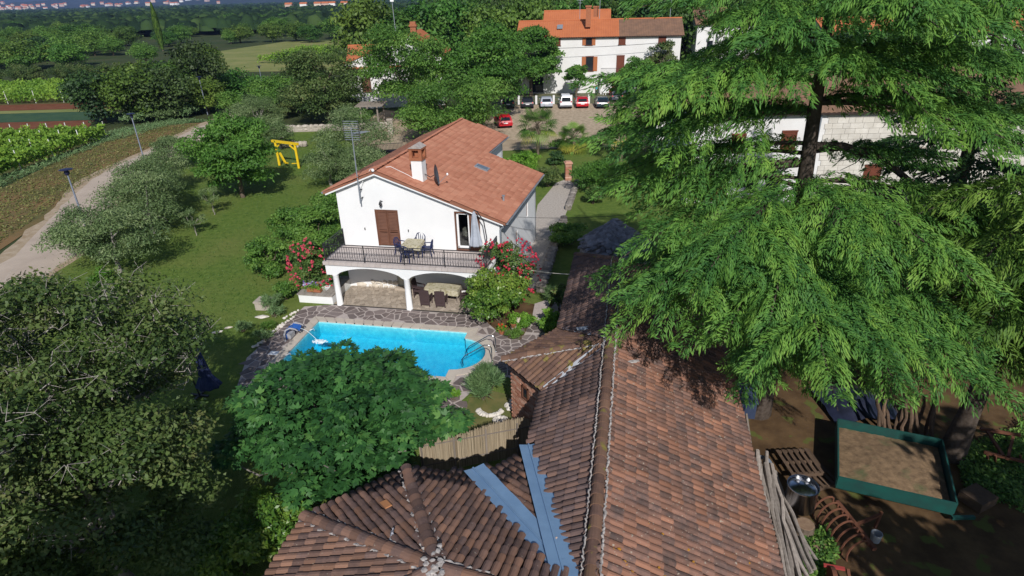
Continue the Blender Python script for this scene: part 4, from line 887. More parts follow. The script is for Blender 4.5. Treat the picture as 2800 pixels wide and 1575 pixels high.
def shrub(name, label, base, h, r, leaf, n, ls, seed, cat='shrub', group=None, ncl=22, asp=.5, rx=None, droop=.15, zlo=-.9, clr=.36):
    global rng; old = rng; rng = np.random.default_rng(seed); t = thing(name, label, cat, (base[0], base[1], 0), group)
    me, cc = crown_mesh('foliage', (rx or r, r, h/2), ncl, n, ls, asp, droop, clr=clr, zlo=zlo); me.transform(Matrix.Translation((0, 0, h*.52))); obj('foliage', me, LM[leaf], t, world=False)
    mm = M()
    for i in range(5): mm.tube(wander((rng.normal()*.08, rng.normal()*.08, -.05), cc[i]+np.array([0, 0, h*.5]), 3, .2), [.035, .028, .02, .01], 5)
    mm.build('stems', m_bark, t, True, world=False); rng = old; return t
# ---------------------------------------------------------------- garden trees
tree('walnut_tree', 'full round walnut tree on the lawn beside the yellow swing', 'tree', (-22.7, 49.9), 7.4, 3.85, 'walnut', 25000, .27, 11, ncl=64, tr=.17, low=-.02, zlo=-.85, asp=.42)
ol = [((-24.4, 34.6), 4.1, 2.6, 'olive tree nearest the round clipped bush'), ((-27.4, 37.6), 3.7, 2.3, 'olive tree at the foot of the nearest street lamp'), ((-25.9, 41.6), 4.7, 2.7, 'tall olive tree in the middle of the roadside row'), ((-28.2, 46.0), 4.7, 2.6, 'olive tree behind the tallest one of the roadside row'), ((-30.3, 51.5), 3.9, 2.3, 'olive tree far up the roadside row beside the road'), ((-33.6, 60.5), 3.3, 2.1, 'grey olive bush by the road left of the walnut tree'),
      ((-14.6, 57.5), 6.2, 3.4, 'big olive tree behind the antenna mast left of the house'), ((-15.9, 52.8), 4.2, 2.3, 'olive tree right of the yellow swing'), ((-31.5, 78.0), 4.2, 3.4, 'wide silvery olive tree at the bend of the road'), ((-12.2, 50.5), 4.0, 2.2, 'dark olive bush close to the left eave of the house'), ((-25.5, 68.0), 3.2, 1.9, 'young olive tree in the far corner of the garden')]
for i, (b_, h_, r_, lb) in enumerate(ol): tree('olive_tree', lb, 'tree', b_, h_, r_*1.22, 'olive', int(4300*r_), .20, 100+i, ncl=42, tr=.12, asp=.3, low=-.05, zlo=-.8, group='olive trees', bark=m_barkg, clr=.38, nl=6)
for i, (b_, h_, r_, lb) in enumerate((((-22.5, 40.8), 2.2, 1.05, 'small thin olive sapling standing alone on the lawn'), ((-23.2, 45.4), 2.5, 1.0, 'young sapling with mulched foot near the walnut tree'))): tree('sapling', lb, 'tree', b_, h_, r_, 'olive', 1300, .16, 130+i, ncl=12, tr=.035, asp=.3, low=.2, bark=m_barkg, nl=5)
for i, (b_, h_, r_, n_, lb) in enumerate((((-14.6, 33.6), 2.5, 1.6, 4200, 'low spreading fruit bush on the lawn left of the rose'), ((-12.4, 36.3), 3.7, 2.3, 7500, 'broad fruit tree against the left wall of the house'), ((-12.0, 41.0), 3.6, 2.2, 6000, 'leafy fruit tree behind the broad one at the left wall'), ((-15.3, 39.3), 2.6, 1.5, 3600, 'light green bush at the lawn edge left of house'))): tree('fruit_tree', lb, 'tree', b_, h_, r_, 'shrub', int(n_*1.3), .19, 140+i, ncl=34, tr=.07, low=-.1, zlo=-.85, clr=.38, nl=6)
tree('linden_tree', 'bright green leafy tree rising behind the house ridge, tallest in the middle', 'tree', (-2.4, 82), 12.8, 6.2, 'walnut', 22000, .37, 21, ncl=70, tr=.3, low=.0, zlo=-.8, asp=.6)
tree('locust_tree', 'wide feathery tree with low branches just behind the roof ridge', 'tree', (-6.6, 70.5), 7.8, 7.2, 'shrub', 23000, .31, 22, ncl=66, tr=.25, low=-.05, zlo=-.8, asp=.45, flat=.7)
tree('elm_tree', 'large grey green elm left of the white barn gable', 'tree', (-23.9, 83.5), 10.8, 6.0, 'oak', 21000, .33, 23, ncl=70, tr=.28, low=-.1, zlo=-.85)
tree('oak_tree', 'dark dense oak in front of the white barn gable', 'tree', (-12.6, 82.5), 13.2, 7.2, 'shrub', 25000, .34, 24, ncl=70, tr=.28, low=.0, zlo=-.8)
tree('mulberry_tree', 'bright green tree left of the farmhouse windows behind parked cars', 'tree', (4.0, 101.5), 10.6, 5.4, 'walnut', 18000, .38, 25, ncl=56, tr=.24, low=.1, zlo=-.75, asp=.6)
tree('clipped_tree', 'small clipped round tree in front of farmhouse behind the red car', 'tree', (11.0, 98.5), 5.0, 2.3, 'walnut', 4500, .3, 26, ncl=26, tr=.16, th=1.9, low=.36, asp=.6)
tree('fruit_tree', 'round leafy tree right of the farmhouse balcony', 'tree', (20.3, 97), 6.2, 3.6, 'walnut', 5500, .3, 27, ncl=30, tr=.16, th=1.9, low=.3, asp=.6)
tree('fruit_tree', 'sparse tree reaching up the right side of the farmhouse wall', 'tree', (24.5, 100), 8.2, 2.6, 'oak', 3800, .32, 28, ncl=22, tr=.14, low=.3)
# big oak, bottom left: sparse small leaves, many bare pale twigs
rng_o = rng; rng = np.random.default_rng(5)
ob = np.array([-14.0, 13.6, 0]); oak = thing('oak_tree', 'big near oak with sparse small leaves and pale twigs, bottom left corner', 'tree', ob)
rad = (5.7, 6.6, 3.5); zc = 5.0; me, cc = crown_mesh('crown', rad, 170, 74000, .145, .55, .2, clr=.20, zlo=-.8, inner=.12, hollow=.1, jn=.9); me.transform(Matrix.Translation((0, 0, zc))); obj('crown', me, LM['oak'], oak, world=False)
mm = M(); mm.tube([(0, 0, -.1), (.2, .2, 1.6), (.1, .5, 3.0)], [.42, .34, .28], 10); mm.build('trunk', m_barkg, oak, True, world=False)
lm = M()
for i in range(16): e = cc[i]*.95+np.array([0, 0, zc]); lm.tube(wander((.1, .5, 2.9), e, 6, .16), np.linspace(.17, .03, 7), 7)
lm.build('limbs', m_barkg, oak, True, world=False)
m_twig = mat('pale_twig', (.26, .235, .215), (.36, .33, .30), scale=8, rough=.95)
tw_ = M()
for i in range(165):
    c = cc[i]+np.array([0, 0, zc])
    for _ in range(4):
        d = rng.normal(size=3); d[2] = abs(d[2])*.8; d /= np.linalg.norm(d); L_ = rng.uniform(.5, 1.25); q = wander(c-d*.4, c+d*L_, 4, .45); tw_.tube(q, np.linspace(.016, .005, 5), 4, False)
        for s in (2, 3): tw_.tube([q[s], q[s]+nrm_((d+rng.normal(size=3)*.8)[None])[0]*.45], [.008, .003], 4, False)
tag(tw_.build('twigs', m_twig, oak, world=False), kind='stuff'); rng = rng_o
tree('oak_tree', 'lower leafy oak between the big oak and the laurel hedge', 'tree', (-11.0, 11.6), 6.6, 3.3, 'oak', 26000, .15, 15, ncl=70, tr=.16, low=.0, zlo=-.85, clr=.26, bark=m_barkg)
# fig tree: big lobed leaves hanging in tiers
rng_o = rng; rng = np.random.default_rng(6)
fb = np.array([-5.9, 16.4, 0]); fig = thing('fig_tree', 'spreading fig tree with big lobed leaves in front of the pool', 'tree', fb)
P, d, cb, cc = crown_pts((3.95, 3.5, 2.1), 150, 19000, .20, -.8, .25, .65, .35); k = P.shape[0]; P[:, 2] += 2.15
out = nrm_(P*np.array([1, 1, .4])); D = nrm_(d*np.array([1, 1, .25])+out*.35+rng.normal(size=(k, 3))*.35+np.array([0, 0, -.55])); N = nrm_(d+np.array([0, 0, .8])+rng.normal(size=(k, 3))*.3); N = nrm_(N-D*(D*N).sum(1, keepdims=True)); S_ = np.cross(D, N)
Vs, Fs, Rs, off = [], [], [], 0; L_ = rng.uniform(.15, .31, k); rr = np.clip(.4*cb+.6*rng.random(k), 0, 1)
for ang, fl, fw in ((0, 1, .42), (.75, .78, .34), (-.75, .78, .34)):
    Da = nrm_(D*math.cos(ang)+S_*math.sin(ang)-N*.12*abs(ang)); V, F = leaf_quads(P, Da, N, L_*fl, L_*fw, .55); Vs.append(V); Fs.append(F+off); off += len(V); Rs.append(rr)
obj('crown', npmesh('crown', np.concatenate(Vs), np.concatenate(Fs), np.concatenate(Rs)), LM['fig'], fig, world=False)
mm = M()
for i in range(26): mm.tube(wander((rng.normal()*.2, rng.normal()*.2, 0), cc[i]+np.array([0, 0, 1.8]), 5, .15), np.linspace(.11, .018, 6), 6)
mm.build('trunk', m_barkg, fig, True, world=False); rng = rng_o
# bushes round the terrace
shrub('round_bush', 'clipped egg shaped thuja bush casting a shadow on the lawn', (-21.7, 29.3), 2.5, 1.0, 'thuja', 9000, .13, 31, 'bush', ncl=60, asp=.35, clr=.26, droop=-.4)
shrub('laurel_bush', 'large glossy laurel bush at the right corner of the patio', (-.75, 26.9), 2.9, 1.75, 'laurel', 9000, .17, 32, 'bush', ncl=40, asp=.5)
shrub('fern_bush', 'green bushy shrub left of the low white planter wall', (-12.6, 30.2), 1.0, .8, 'shrub', 1800, .16, 33, ncl=16)
shrub('lavender_bush', 'feathery green lavender shrub between stone block and terrace', (-13.0, 28.9), .8, .6, 'sage', 1500, .22, 34, ncl=12, asp=.12, droop=-.6)
for i, (x, y, h_, r_, lb) in enumerate(((668, 905, .45, .45, 'small grey green tuft on lawn left of the pool fountain'), (720, 930, .5, .45, 'dark tuft by white pebbles at the terrace edge'), (755, 865, .6, .5, 'low bush at terrace edge above the fountain'), (735, 897, .35, .4, 'low green ground cover between pebbles left of pool'))): b_ = site(x, y); shrub('grass_tuft', lb, b_, h_, r_, 'sage' if i != 3 else 'shrub', 900, .2, 40+i, ncl=9, asp=.14, droop=-.6)
b_ = site(1330, 1090); shrub('lavender_bush', 'tall feathery lavender clump in the bed by the brick hut', b_, 1.35, .85, 'sage', 4200, .42, 50, ncl=20, asp=.06, droop=-.9)
b_ = site(1240, 1090); shrub('small_bush', 'small lime green bush at terrace edge right of the fig', b_, .6, .33, 'lime', 900, .12, 51, ncl=10)
b_ = site(1505, 905); shrub('hydrangea_bush', 'variegated bush with pale blossoms between path and barn', b_, 1.1, .75, 'lime', 2600, .14, 52, ncl=22)
b_ = site(1530, 850); shrub('rose_bush', 'tall thin rose shrub with one red bloom beside barn wall', b_, 1.5, .6, 'rose', 1100, .14, 53, ncl=12)
b_ = site(1508, 835); shrub('grass_clump', 'light green grassy clump on lawn edge near the stone path', b_, 1.0, .4, 'sage', 900, .4, 54, ncl=8, asp=.06, droop=-.9)
b_ = site(1425, 890); shrub('border_plant', 'bright green low border plants around the stone planter', b_, .6, .75, 'lime', 2600, .13, 55, ncl=18)
b_ = site(1400, 925); shrub('grass_clump', 'fine grass tuft at the front of the planter bed', b_, .3, .5, 'shrub', 900, .2, 56, ncl=9, asp=.1, droop=-.8)
b_ = site(690, 1500); shrub('laurel_bush', 'low laurel hedge below the fig beside the polygonal roof', site(735, 1455, .9), 2.0, 1.4, 'laurel', 6500, .16, 57, 'bush', ncl=26, rx=1.5)
shrub('laurel_bush', 'laurel bush between oak and the brown roof corner at picture bottom', site(640, 1500, .9), 1.9, 1.3, 'laurel', 5500, .16, 58, 'bush', ncl=22)
b_ = site(1640, 690); shrub('garden_bush', 'shaded leafy bush on lawn behind barn left of the stone hut', (3.9, 37.0), 1.3, 1.7, 'shrub', 3600, .18, 59, ncl=20)
# climbing roses with red blooms
m_red_ = mat('rose_red', (.48, .022, .05), (.34, .012, .035), scale=9, rough=.6, c3=(.55, .09, .13), vary=.2)
def rose(label, base, h, r, n, nb, seed, rx=None):
    t = shrub('climbing_rose', label, base, h, r, 'rose', n, .15, seed, 'rose bush', ncl=34, rx=rx, clr=.34); g = np.random.default_rng(seed); mm = M()
    for _ in range(nb):
        d = g.normal(size=3); d[1] = -abs(d[1]); d[2] = d[2]*.8+.25; d /= np.linalg.norm(d); c = d*np.array([(rx or r)*1.0, r, h*.5])*g.uniform(.86, 1.06)+np.array([0, 0, h*.52])
        for _ in range(int(g.integers(1, 4))): mm.ball(c+g.normal(size=3)*.05, g.uniform(.035, .07), 6, 4, .25)
    tag(mm.build('blooms', m_red_, t, world=False), kind='stuff'); return t
rose('red climbing rose at the left corner of the balcony', (-11.4, 31.0), 3.2, 1.05, 4200, 85, 61)
rose('big red climbing rose at right corner of the balcony', (-.2, 28.7), 3.9, 1.35, 8000, 150, 62, rx=1.75)
rose('low red rose runner below the left balcony corner', (-10.6, 31.3), 1.3, .8, 1700, 20, 63)
# garden right of the house: palms, hedge, palm-like plants
def palm(label, base, th, fl, seed, n=40, col='lime'):
    g = np.random.default_rng(seed); t = thing('fan_palm', label, 'palm', (base[0], base[1], 0), 'fan palms in the garden'); mm = M()
    mm.tube([(0, 0, -.1), (.03, 0, th*.5), (0, .02, th)], [.17, .16, .2], 10); mm.build('trunk', mat('palm_trunk', (.13, .10, .075), (.2, .16, .11), scale=14, rough=.95, bump=.7, bscale=12), t, True, world=False)
    for i in range(n):
        az = g.uniform(0, 6.28); el = g.uniform(-.7, 1.25); d = np.array([math.cos(az)*math.cos(el), math.sin(az)*math.cos(el), math.sin(el)]); o_ = np.array([0, 0, th]); e = o_+d*fl*.55; V_, F_ = [], []
        s = norm(np.cross(d, ZZ)+1e-6); upv = np.cross(s, d); k = 17
        for j in range(k):
            a = (j/(k-1)-.5)*3.6; q = d*math.cos(a)+s*math.sin(a); tip = e+q*fl*.55*(1-.12*abs(a))-ZZ*.14*fl*(1+.4*abs(a)); w_ = np.cross(norm(q), upv)*.022*fl*.9; md = e+q*fl*.3
            b0 = len(V_); V_ += [e, md+w_, tip, md-w_]; F_ += [(b0, b0+1, b0+2, b0+3)]
        me = npmesh('frond', V_, F_, np.full(k, g.choice([.5, .62, .8]) if el < -.35 else g.uniform(0, .55))); fo = obj('frond', me, LM['palm'], t, world=False)
        st_ = M(); st_.tube([o_, (o_+e)/2+ZZ*.05, e], [.02, .015, .01], 4, False); st_.build('stalk', m_bark, fo, world=False)
LM['palm'] = leafmat('palm_leaf', [(.028, .065, .016), (.05, .10, .022), (.085, .14, .03), (.22, .20, .04), (.26, .22, .06)], .25)
palm('tall fan palm left in the garden, in front of cobbled parking', (3.0, 61.3), 3.1, 2.3, 71); palm('short fan palm at the edge of cobbled parking', (6.8, 62.5), 1.5, 1.9, 72); palm('fan palm half hidden by the cedar branches', (11.0, 58.5), 2.8, 2.3, 73)
shrub('clipped_hedge', 'wide clipped rosemary hedge behind the brick gate pillar', (7.9, 48.6), 2.5, 2.0, 'walnut', 11000, .24, 81, 'hedge', ncl=60, asp=.3, droop=-.5, rx=2.7)
shrub('clipped_bush', 'dark round bush left of the brick gate pillar', (3.4, 50.5), 1.7, 1.3, 'oak', 4200, .15, 82, 'bush', ncl=26)
shrub('lime_bush', 'bright lime green bush behind the right corner of house roof', (.9, 55.0), 2.0, 1.9, 'lime', 5200, .22, 83, 'bush', ncl=26, rx=2.4)
shrub('garden_bush', 'dark bush under the tall palm', (4.5, 57.5), 1.3, 1.0, 'dark', 2200, .18, 84, 'bush')
shrub('hedge', 'low green hedge between garden and cobbled parking', (7.6, 63.8), 1.0, .9, 'shrub', 5200, .2, 85, 'hedge', ncl=30, rx=4.2)
shrub('rose_bush', 'pink flowering rose bush on the right of the stone path', (6.6, 45.5), 1.5, .9, 'rose', 2200, .16, 86)
shrub('garden_bush', 'lime shrub at the gate below the palms', (2.2, 58.5), 1.2, 1.1, 'lime', 2200, .18, 87)

for i, (x, y, h_, r_, lf, lb) in enumerate(((585, 275, 2.6, 2.4, 'lime', 'lime green bush behind the third street lamp'), (640, 262, 2.4, 2.2, 'shrub', 'green bush right of the third street lamp'), (700, 262, 3.4, 2.6, 'lime', 'bright bush at foot of the farthest street lamp'), (770, 325, 3.6, 2.6, 'oak', 'dark bush left of the big elm by the garden wall'), (690, 322, 3.0, 3.0, 'olive', 'silvery bush behind the walnut tree crown'), (745, 300, 2.6, 2.4, 'shrub', 'leafy bush beyond the garden wall'), (985, 345, 2.4, 1.8, 'shrub', 'bush beside the left stone gate post'), (510, 320, 1.6, 1.9, 'sage', 'pale scrubby bush at the road bend'), (450, 330, 1.5, 2.2, 'olive', 'dry grey brush at the foot of the thicket'), (380, 335, 1.4, 2.2, 'sage', 'low scrub left of the dry brush under the thicket'))): b_ = site(x, y); shrub('roadside_bush', lb, b_, h_, r_, lf, int(1500*r_), .26, 400+i, 'bush', ncl=24)
# ================================================================ weeping cedars
m_cbark = mat('cedar_bark', (.050, .038, .030), (.095, .075, .062), scale=7, rough=.95, spec=.1, bump=.8, bscale=10)
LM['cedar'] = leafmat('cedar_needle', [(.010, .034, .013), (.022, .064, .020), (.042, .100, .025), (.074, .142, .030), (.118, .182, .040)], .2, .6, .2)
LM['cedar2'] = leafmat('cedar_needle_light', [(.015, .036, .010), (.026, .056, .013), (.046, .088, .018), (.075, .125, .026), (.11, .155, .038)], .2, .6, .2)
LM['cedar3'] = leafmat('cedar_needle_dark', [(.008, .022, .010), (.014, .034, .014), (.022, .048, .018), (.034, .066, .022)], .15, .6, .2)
def cedar_branch(z0, az, L_, rise, droop, wid, g, dens=1.0, hang=1.0, base=(0, 0), ln=.15):
    "one bough: a felted ridge of needle tassels - crest line, feathered side ridges, fringed lower edge"
    d = np.array([math.cos(az), math.sin(az), 0]); s = np.array([-d[1], d[0], 0]); bend = g.normal()*.10; ph = g.uniform(0, 9, 4); per = g.uniform(.95, 1.35); sw = g.uniform(.55, .85)
    def crest(t): return rise*L_*t-droop*L_*t*t
    def surf(t, q):
        "t along the limb, q signed side distance / half width"
        a = np.abs(q); w_ = wid*np.clip((t-.05)*3.2, .25, 1)**.7*np.clip(1.04-t, 0, 1)**.42; x = L_*t+a*w_*.35; lat = q*w_
        ridge = np.abs(np.cos(np.pi*(L_*t-sw*a*w_+ph[0]+.3*np.sin(3*q+ph[1]))/per))
        z = crest(t)-hang*w_*(.30*a+.62*a**1.9)+(.30*ridge*(.25+a))*np.minimum(1, a*4)*min(1.2, wid)+.05*np.sin(L_*t*4.1+ph[2])*a
        return np.array([base[0], base[1], z0])+x[:, None]*d+(lat+bend*L_*t*t)[:, None]*s+z[:, None]*ZZ
    limb = [surf(np.array([t]), np.array([0.]))[0] for t in np.linspace(0, 1, 9)]
    n = int(L_*wid*2*285*dens); t = 1-g.random(n)**.8*.97; q = np.sign(g.random(n)-.5)*g.random(n)**1.0
    edge = .62+.38*np.abs(np.sin(L_*t*2.6/per+ph[3]+np.where(q > 0, 0, 1.3)))+.1*g.random(n); ok = (np.abs(q) < edge) & ((t > .16) | (g.random(n) < .3)); t, q = t[ok], q[ok]; n = len(t)
    P = surf(t, q); e = 1e-2; Pt = surf(t+e, q)-P; qs = np.where(q >= 0, e, -e); Pq = surf(t, q+qs)-P
    N = nrm_(np.cross(Pt, Pq)); N[N[:, 2] < 0] *= -1
    ridge = np.abs(np.cos(np.pi*(L_*t-sw*np.abs(q)*wid*.8+ph[0])/per))
    D = nrm_(nrm_(Pq)*.65+nrm_(Pt)*.62+g.normal(size=(n, 3))*.20+np.array([0, 0, -.22])*(.4+np.abs(q))[:, None])
    N = nrm_(N+g.normal(size=(n, 3))*.16); N = nrm_(N-D*(D*N).sum(1, keepdims=True))
    cr = np.abs(q) < .10; D[cr] = nrm_(d*.5+s*g.normal(size=(cr.sum(), 1))*.9+g.normal(size=(cr.sum(), 3))*.3)
    N[cr] = nrm_(N[cr]-D[cr]*(D[cr]*N[cr]).sum(1, keepdims=True))
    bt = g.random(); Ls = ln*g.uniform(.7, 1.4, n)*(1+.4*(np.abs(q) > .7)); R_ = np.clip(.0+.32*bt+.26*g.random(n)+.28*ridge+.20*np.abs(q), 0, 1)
    return limb, P+g.normal(size=(n, 3))*.018, D, N, R_, Ls
def cedar(name, label, base, height, boughs, leaf, seed, tr=.42, bare=(), wq=.037, ln=.13):
    g = np.random.default_rng(seed); t = thing(name, label, 'tree', (base[0], base[1], 0)); mm = M()
    zz = np.linspace(-.1, height, 9); mm.tube([(.1*math.sin(z*.3), .1*math.cos(z*.4)-.1, z) for z in zz], [tr*(1.25 if i == 0 else 1)*(1-.93*max(z, 0)/height) for i, z in enumerate(zz)], 12); mm.build('trunk', m_cbark, t, True, world=False)
    lm = M(); A = [[], [], [], [], []]
    for b in boughs:
        z0, az, L_, rise, droop, wid = b[:6]; kw = b[6] if len(b) > 6 else {}
        limb, *arr = cedar_branch(z0, R(az), L_, rise, droop, wid, g, ln=ln, **kw); lm.tube([q-ZZ*.15 for q in limb], np.linspace(.03+.007*L_, .008, 9), 6)
        for q, a in zip(A, arr): q.append(a)
        d0 = np.array([math.cos(R(az)), math.sin(R(az))]); nsub = int(L_*.45)
        for i in range(nsub):                                # side boughs, each with its own crest
            t_ = .30+.5*(i+g.random()*.6)/nsub; f = t_*8; i0 = min(7, int(f)); p0 = limb[i0]+(limb[i0+1]-limb[i0])*(f-i0)
            for sg in (-1, 1):
                l2 = min(3.0, L_*(1.05-t_)*.62*g.uniform(.75, 1.2))
                if l2 < .9: continue
                limb2, *arr = cedar_branch(p0[2]+.02, R(az+sg*g.uniform(36, 58)), l2, (rise-2*droop*t_)*.5+.02, .30, wid*.55, g, base=(p0[0], p0[1]), ln=ln, **kw)
                for q, a in zip(A, arr): q.append(a)
    for p, r0 in bare: lm.tube(p, np.linspace(r0, r0*.55, len(p)), 8)
    C, D, N, R_, Ls = [np.concatenate(a) for a in A]; V, F = leaf_quads(C, D, N, Ls, wq, .5); print('cedar quads', len(F))
    lm.build('limbs', m_cbark, t, True, world=False); obj('foliage', npmesh('foliage', V, F, R_), LM[leaf], t, world=False)
    return t
# azimuth: 0 = picture right, 90 = away, 180 = left, 270 = towards the camera
g = np.random.default_rng(3)
B1 = []
# tiers of nearly level boughs; between the upper and lower tiers the trunk shows
def tier(z0, azs, L_, rise, droop, wid, dens=1.0):
    for az in azs: B1.append((z0+g.normal()*.25, az+g.normal()*3.5, L_*g.uniform(.84, 1.14), rise+g.normal()*.03, droop*g.uniform(.8, 1.25), wid*g.uniform(.85, 1.15), dict(hang=g.uniform(.8, 1.3), dens=dens)))
tier(14.6, (175, 203, 232, 262, 292, 322, 350, 60, 110), 5.4, .16, .28, 1.25)
tier(13.1, (166, 190, 213, 335, 356, 15, 60, 100, 140), 6.8, .14, .27, 1.3)
tier(13.2, (238, 262, 286, 310), 4.4, .12, .24, 1.2)
tier(11.7, (178, 200, 345, 2, 155, 325), 6.4, .12, .28, 1.2)
tier(10.5, (150, 170, 187, 12), 6.2, .06, .22, 1.1)
tier(16.2, (180, 230, 290, 345, 60), 4.4, .18, .34, 1.1, .5); tier(17.8, (200, 280, 350), 3.2, .2, .36, 1.0, .5)
tier(9.2, (152, 174, 196, 218, 242, 266, 290, 314, 337, 358), 6.3, .14, .34, 1.25)
tier(7.6, (186, 208, 231, 254, 278, 300), 6.7, .12, .34, 1.25)
tier(6.9, (198, 222, 240), 7.4, .08, .24, 1.2)
tier(7.3, (248, 258, 267, 276), 8.1, .06, .20, 1.1); tier(8.4, (203, 226), 6.8, .12, .28, 1.2); tier(5.2, (238, 262, 284), 5.6, .08, .26, 1.1)
CB = site(2070, 1125)
bare = [([(.2, 0, 10.4), (1.2, .1, 10.35), (2.6, .2, 9.9), (3.9, .3, 9.0), (4.6, .2, 8.3)], .15), ([(.2, 0, 9.2), (1.4, .2, 9.25), (2.4, .3, 8.9), (3.4, .2, 8.4)], .085), ([(-.2, 0, 9.9), (-1.4, .2, 9.75), (-2.8, .4, 9.5), (-4.2, .5, 9.6)], .17)]
g5 = np.random.default_rng(9); lmb = []
for p, r0 in list(bare):                                   # dead twigs on the bare limbs
    for _ in range(16):
        i = int(g5.integers(1, len(p)-1)); q = np.array(p[i])*(g5.random())+0; a0 = np.array(p[i])+(np.array(p[i+1])-np.array(p[i]))*g5.random(); d_ = g5.normal(size=3)*.28; lmb.append(([a0, a0+d_*.5+g5.normal(size=3)*.05, a0+d_], .016))
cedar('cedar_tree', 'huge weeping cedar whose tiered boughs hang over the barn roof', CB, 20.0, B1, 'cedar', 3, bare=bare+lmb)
B2 = []
for az, L_, z0 in ((160, 4.4, 8.8), (185, 4.4, 8.0), (205, 4.2, 8.8), (225, 4.2, 7.6), (245, 4.2, 8.6), (265, 4.4, 7.6), (285, 4.6, 8.6), (305, 4.8, 7.6), (330, 5, 8.6), (355, 5, 7.8), (20, 5, 8.6), (100, 4.6, 8.4), (195, 3.8, 6.8), (220, 3.6, 6.2), (250, 3.4, 6.6), (275, 3.4, 6.0), (300, 3.8, 6.6), (330, 4, 6.2), (0, 4, 6.6), (175, 3.2, 5.6), (235, 3.0, 5.4), (290, 3.0, 5.2), (345, 3.4, 5.4), (265, 2.6, 4.8), (160, 3.0, 6.4), (120, 3.6, 6.8), (180, 3.6, 10), (230, 3.6, 10), (280, 3.6, 10.2), (330, 3.6, 10), (60, 3.6, 9.6)):
    B2.append((z0, az+g.normal()*5, L_, .10, .38, 1.0, dict(dens=.8)))
cedar('cedar_tree', 'lighter green cedar with visible grey trunk behind the green trailer', site(2600, 1245), 14.0, B2, 'cedar2', 4, tr=.36, wq=.042, ln=.18)
B3 = []
for k in range(46): z0 = 3+k*.33; B3.append((z0, (k*137.5) % 360, max(1.4, 7.6-.16*k), .05, .22, 1.3, dict(dens=.3, hang=.6)))
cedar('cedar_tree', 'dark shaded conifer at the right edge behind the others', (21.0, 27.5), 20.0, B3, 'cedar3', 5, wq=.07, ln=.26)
B4 = [(z0, az, L_, .12, .34, 1.1, dict(dens=.7)) for az, L_, z0 in ((190, 6.0, 13.2), (215, 5.4, 12.0), (240, 5.0, 13.4), (170, 6, 11.6), (205, 5.4, 10.6), (260, 4.6, 12), (230, 4.6, 9.8), (185, 4.6, 9.2))]
cedar('cedar_tree', 'cedar boughs with sunlit tips reaching in at the right picture edge', (22.8, 20.5), 17.0, B4, 'cedar2', 6, wq=.042, ln=.18)
# trees out of the picture, beside and behind the camera, whose shade lies on the yard and under the oak
tree('walnut_tree', 'walnut tree right of the viewpoint shading the yard', 'tree', (14.2, -1.6), 11.0, 4.8, 'walnut', 6500, .62, 97, ncl=60, tr=.25, low=.2)
tree('walnut_tree', 'walnut tree at far right of the viewpoint shading the trailer', 'tree', (19.0, 1.5), 12.0, 5.0, 'walnut', 6000, .62, 96, ncl=44, tr=.25, low=.2)
tree('oak_tree', 'oak left of the viewpoint shading the lower left corner', 'tree', (-15.5, -.5), 10.0, 3.6, 'oak', 4000, .55, 95, ncl=50, tr=.25, low=.2)
tree('oak_tree', 'tall slim tree left below the viewpoint', 'tree', (-7.2, -1.2), 13.6, 2.4, 'oak', 4500, .52, 93, ncl=40, tr=.2, low=.6)
tree('oak_tree', 'slim oak left behind the viewpoint', 'tree', (-10.0, -1.5), 12.0, 3.1, 'oak', 4500, .52, 94, ncl=40, tr=.2, low=.2)
# ================================================================ paths, walls, gate
m_cob = mat('path_cobbles', (.48, .43, .38), (.36, .315, .275), scale=7, rough=.9, spec=.15, bump=.8, bscale=9, detail=2, bdist=.04)
m_park = mat('parking_cobbles', (.48, .38, .275), (.33, .26, .18), scale=2.2, rough=.95, spec=.1, bump=.7, bscale=5, detail=4, lo=.4, hi=.6)
sheet('stone_path', [site(x, y)[:2] for x, y in ((1378, 800), (1470, 790), (1545, 590), (1578, 510), (1552, 488), (1520, 500), (1470, 560), (1455, 640), (1400, 730))], -.006, m_cob)
sheet('gravel_drive', [(-20, 82), (-16.5, 63), (-14.3, 62.3), (3, 64.6), (20, 64.2), (30, 66), (32, 73), (0, 75), (-11.5, 76), (-12, 88), (-18, 92)], -.012, m_drive)
sheet('cobbled_parking', [(-4, 70), (16, 67), (26, 70), (30, 92), (22, 92.5), (-2, 93)], -.007, m_park)
sheet('farmyard', [(-6, 93.1), (30, 92.6), (32, 106), (-8, 106)], -.009, mat('farmyard_ground', (.16, .14, .09), (.09, .11, .045), scale=.8, rough=.95))
m_wst = mat('wall_stone', (.30, .27, .24), (.20, .175, .155), scale=5, rough=.95, spec=.1, vary=.25, bump=.6, bscale=12)
m_wpale = mat('pale_wall_stone', (.46, .41, .35), (.36, .31, .26), scale=4, rough=.95, spec=.1, vary=.15, bump=.5, bscale=12)
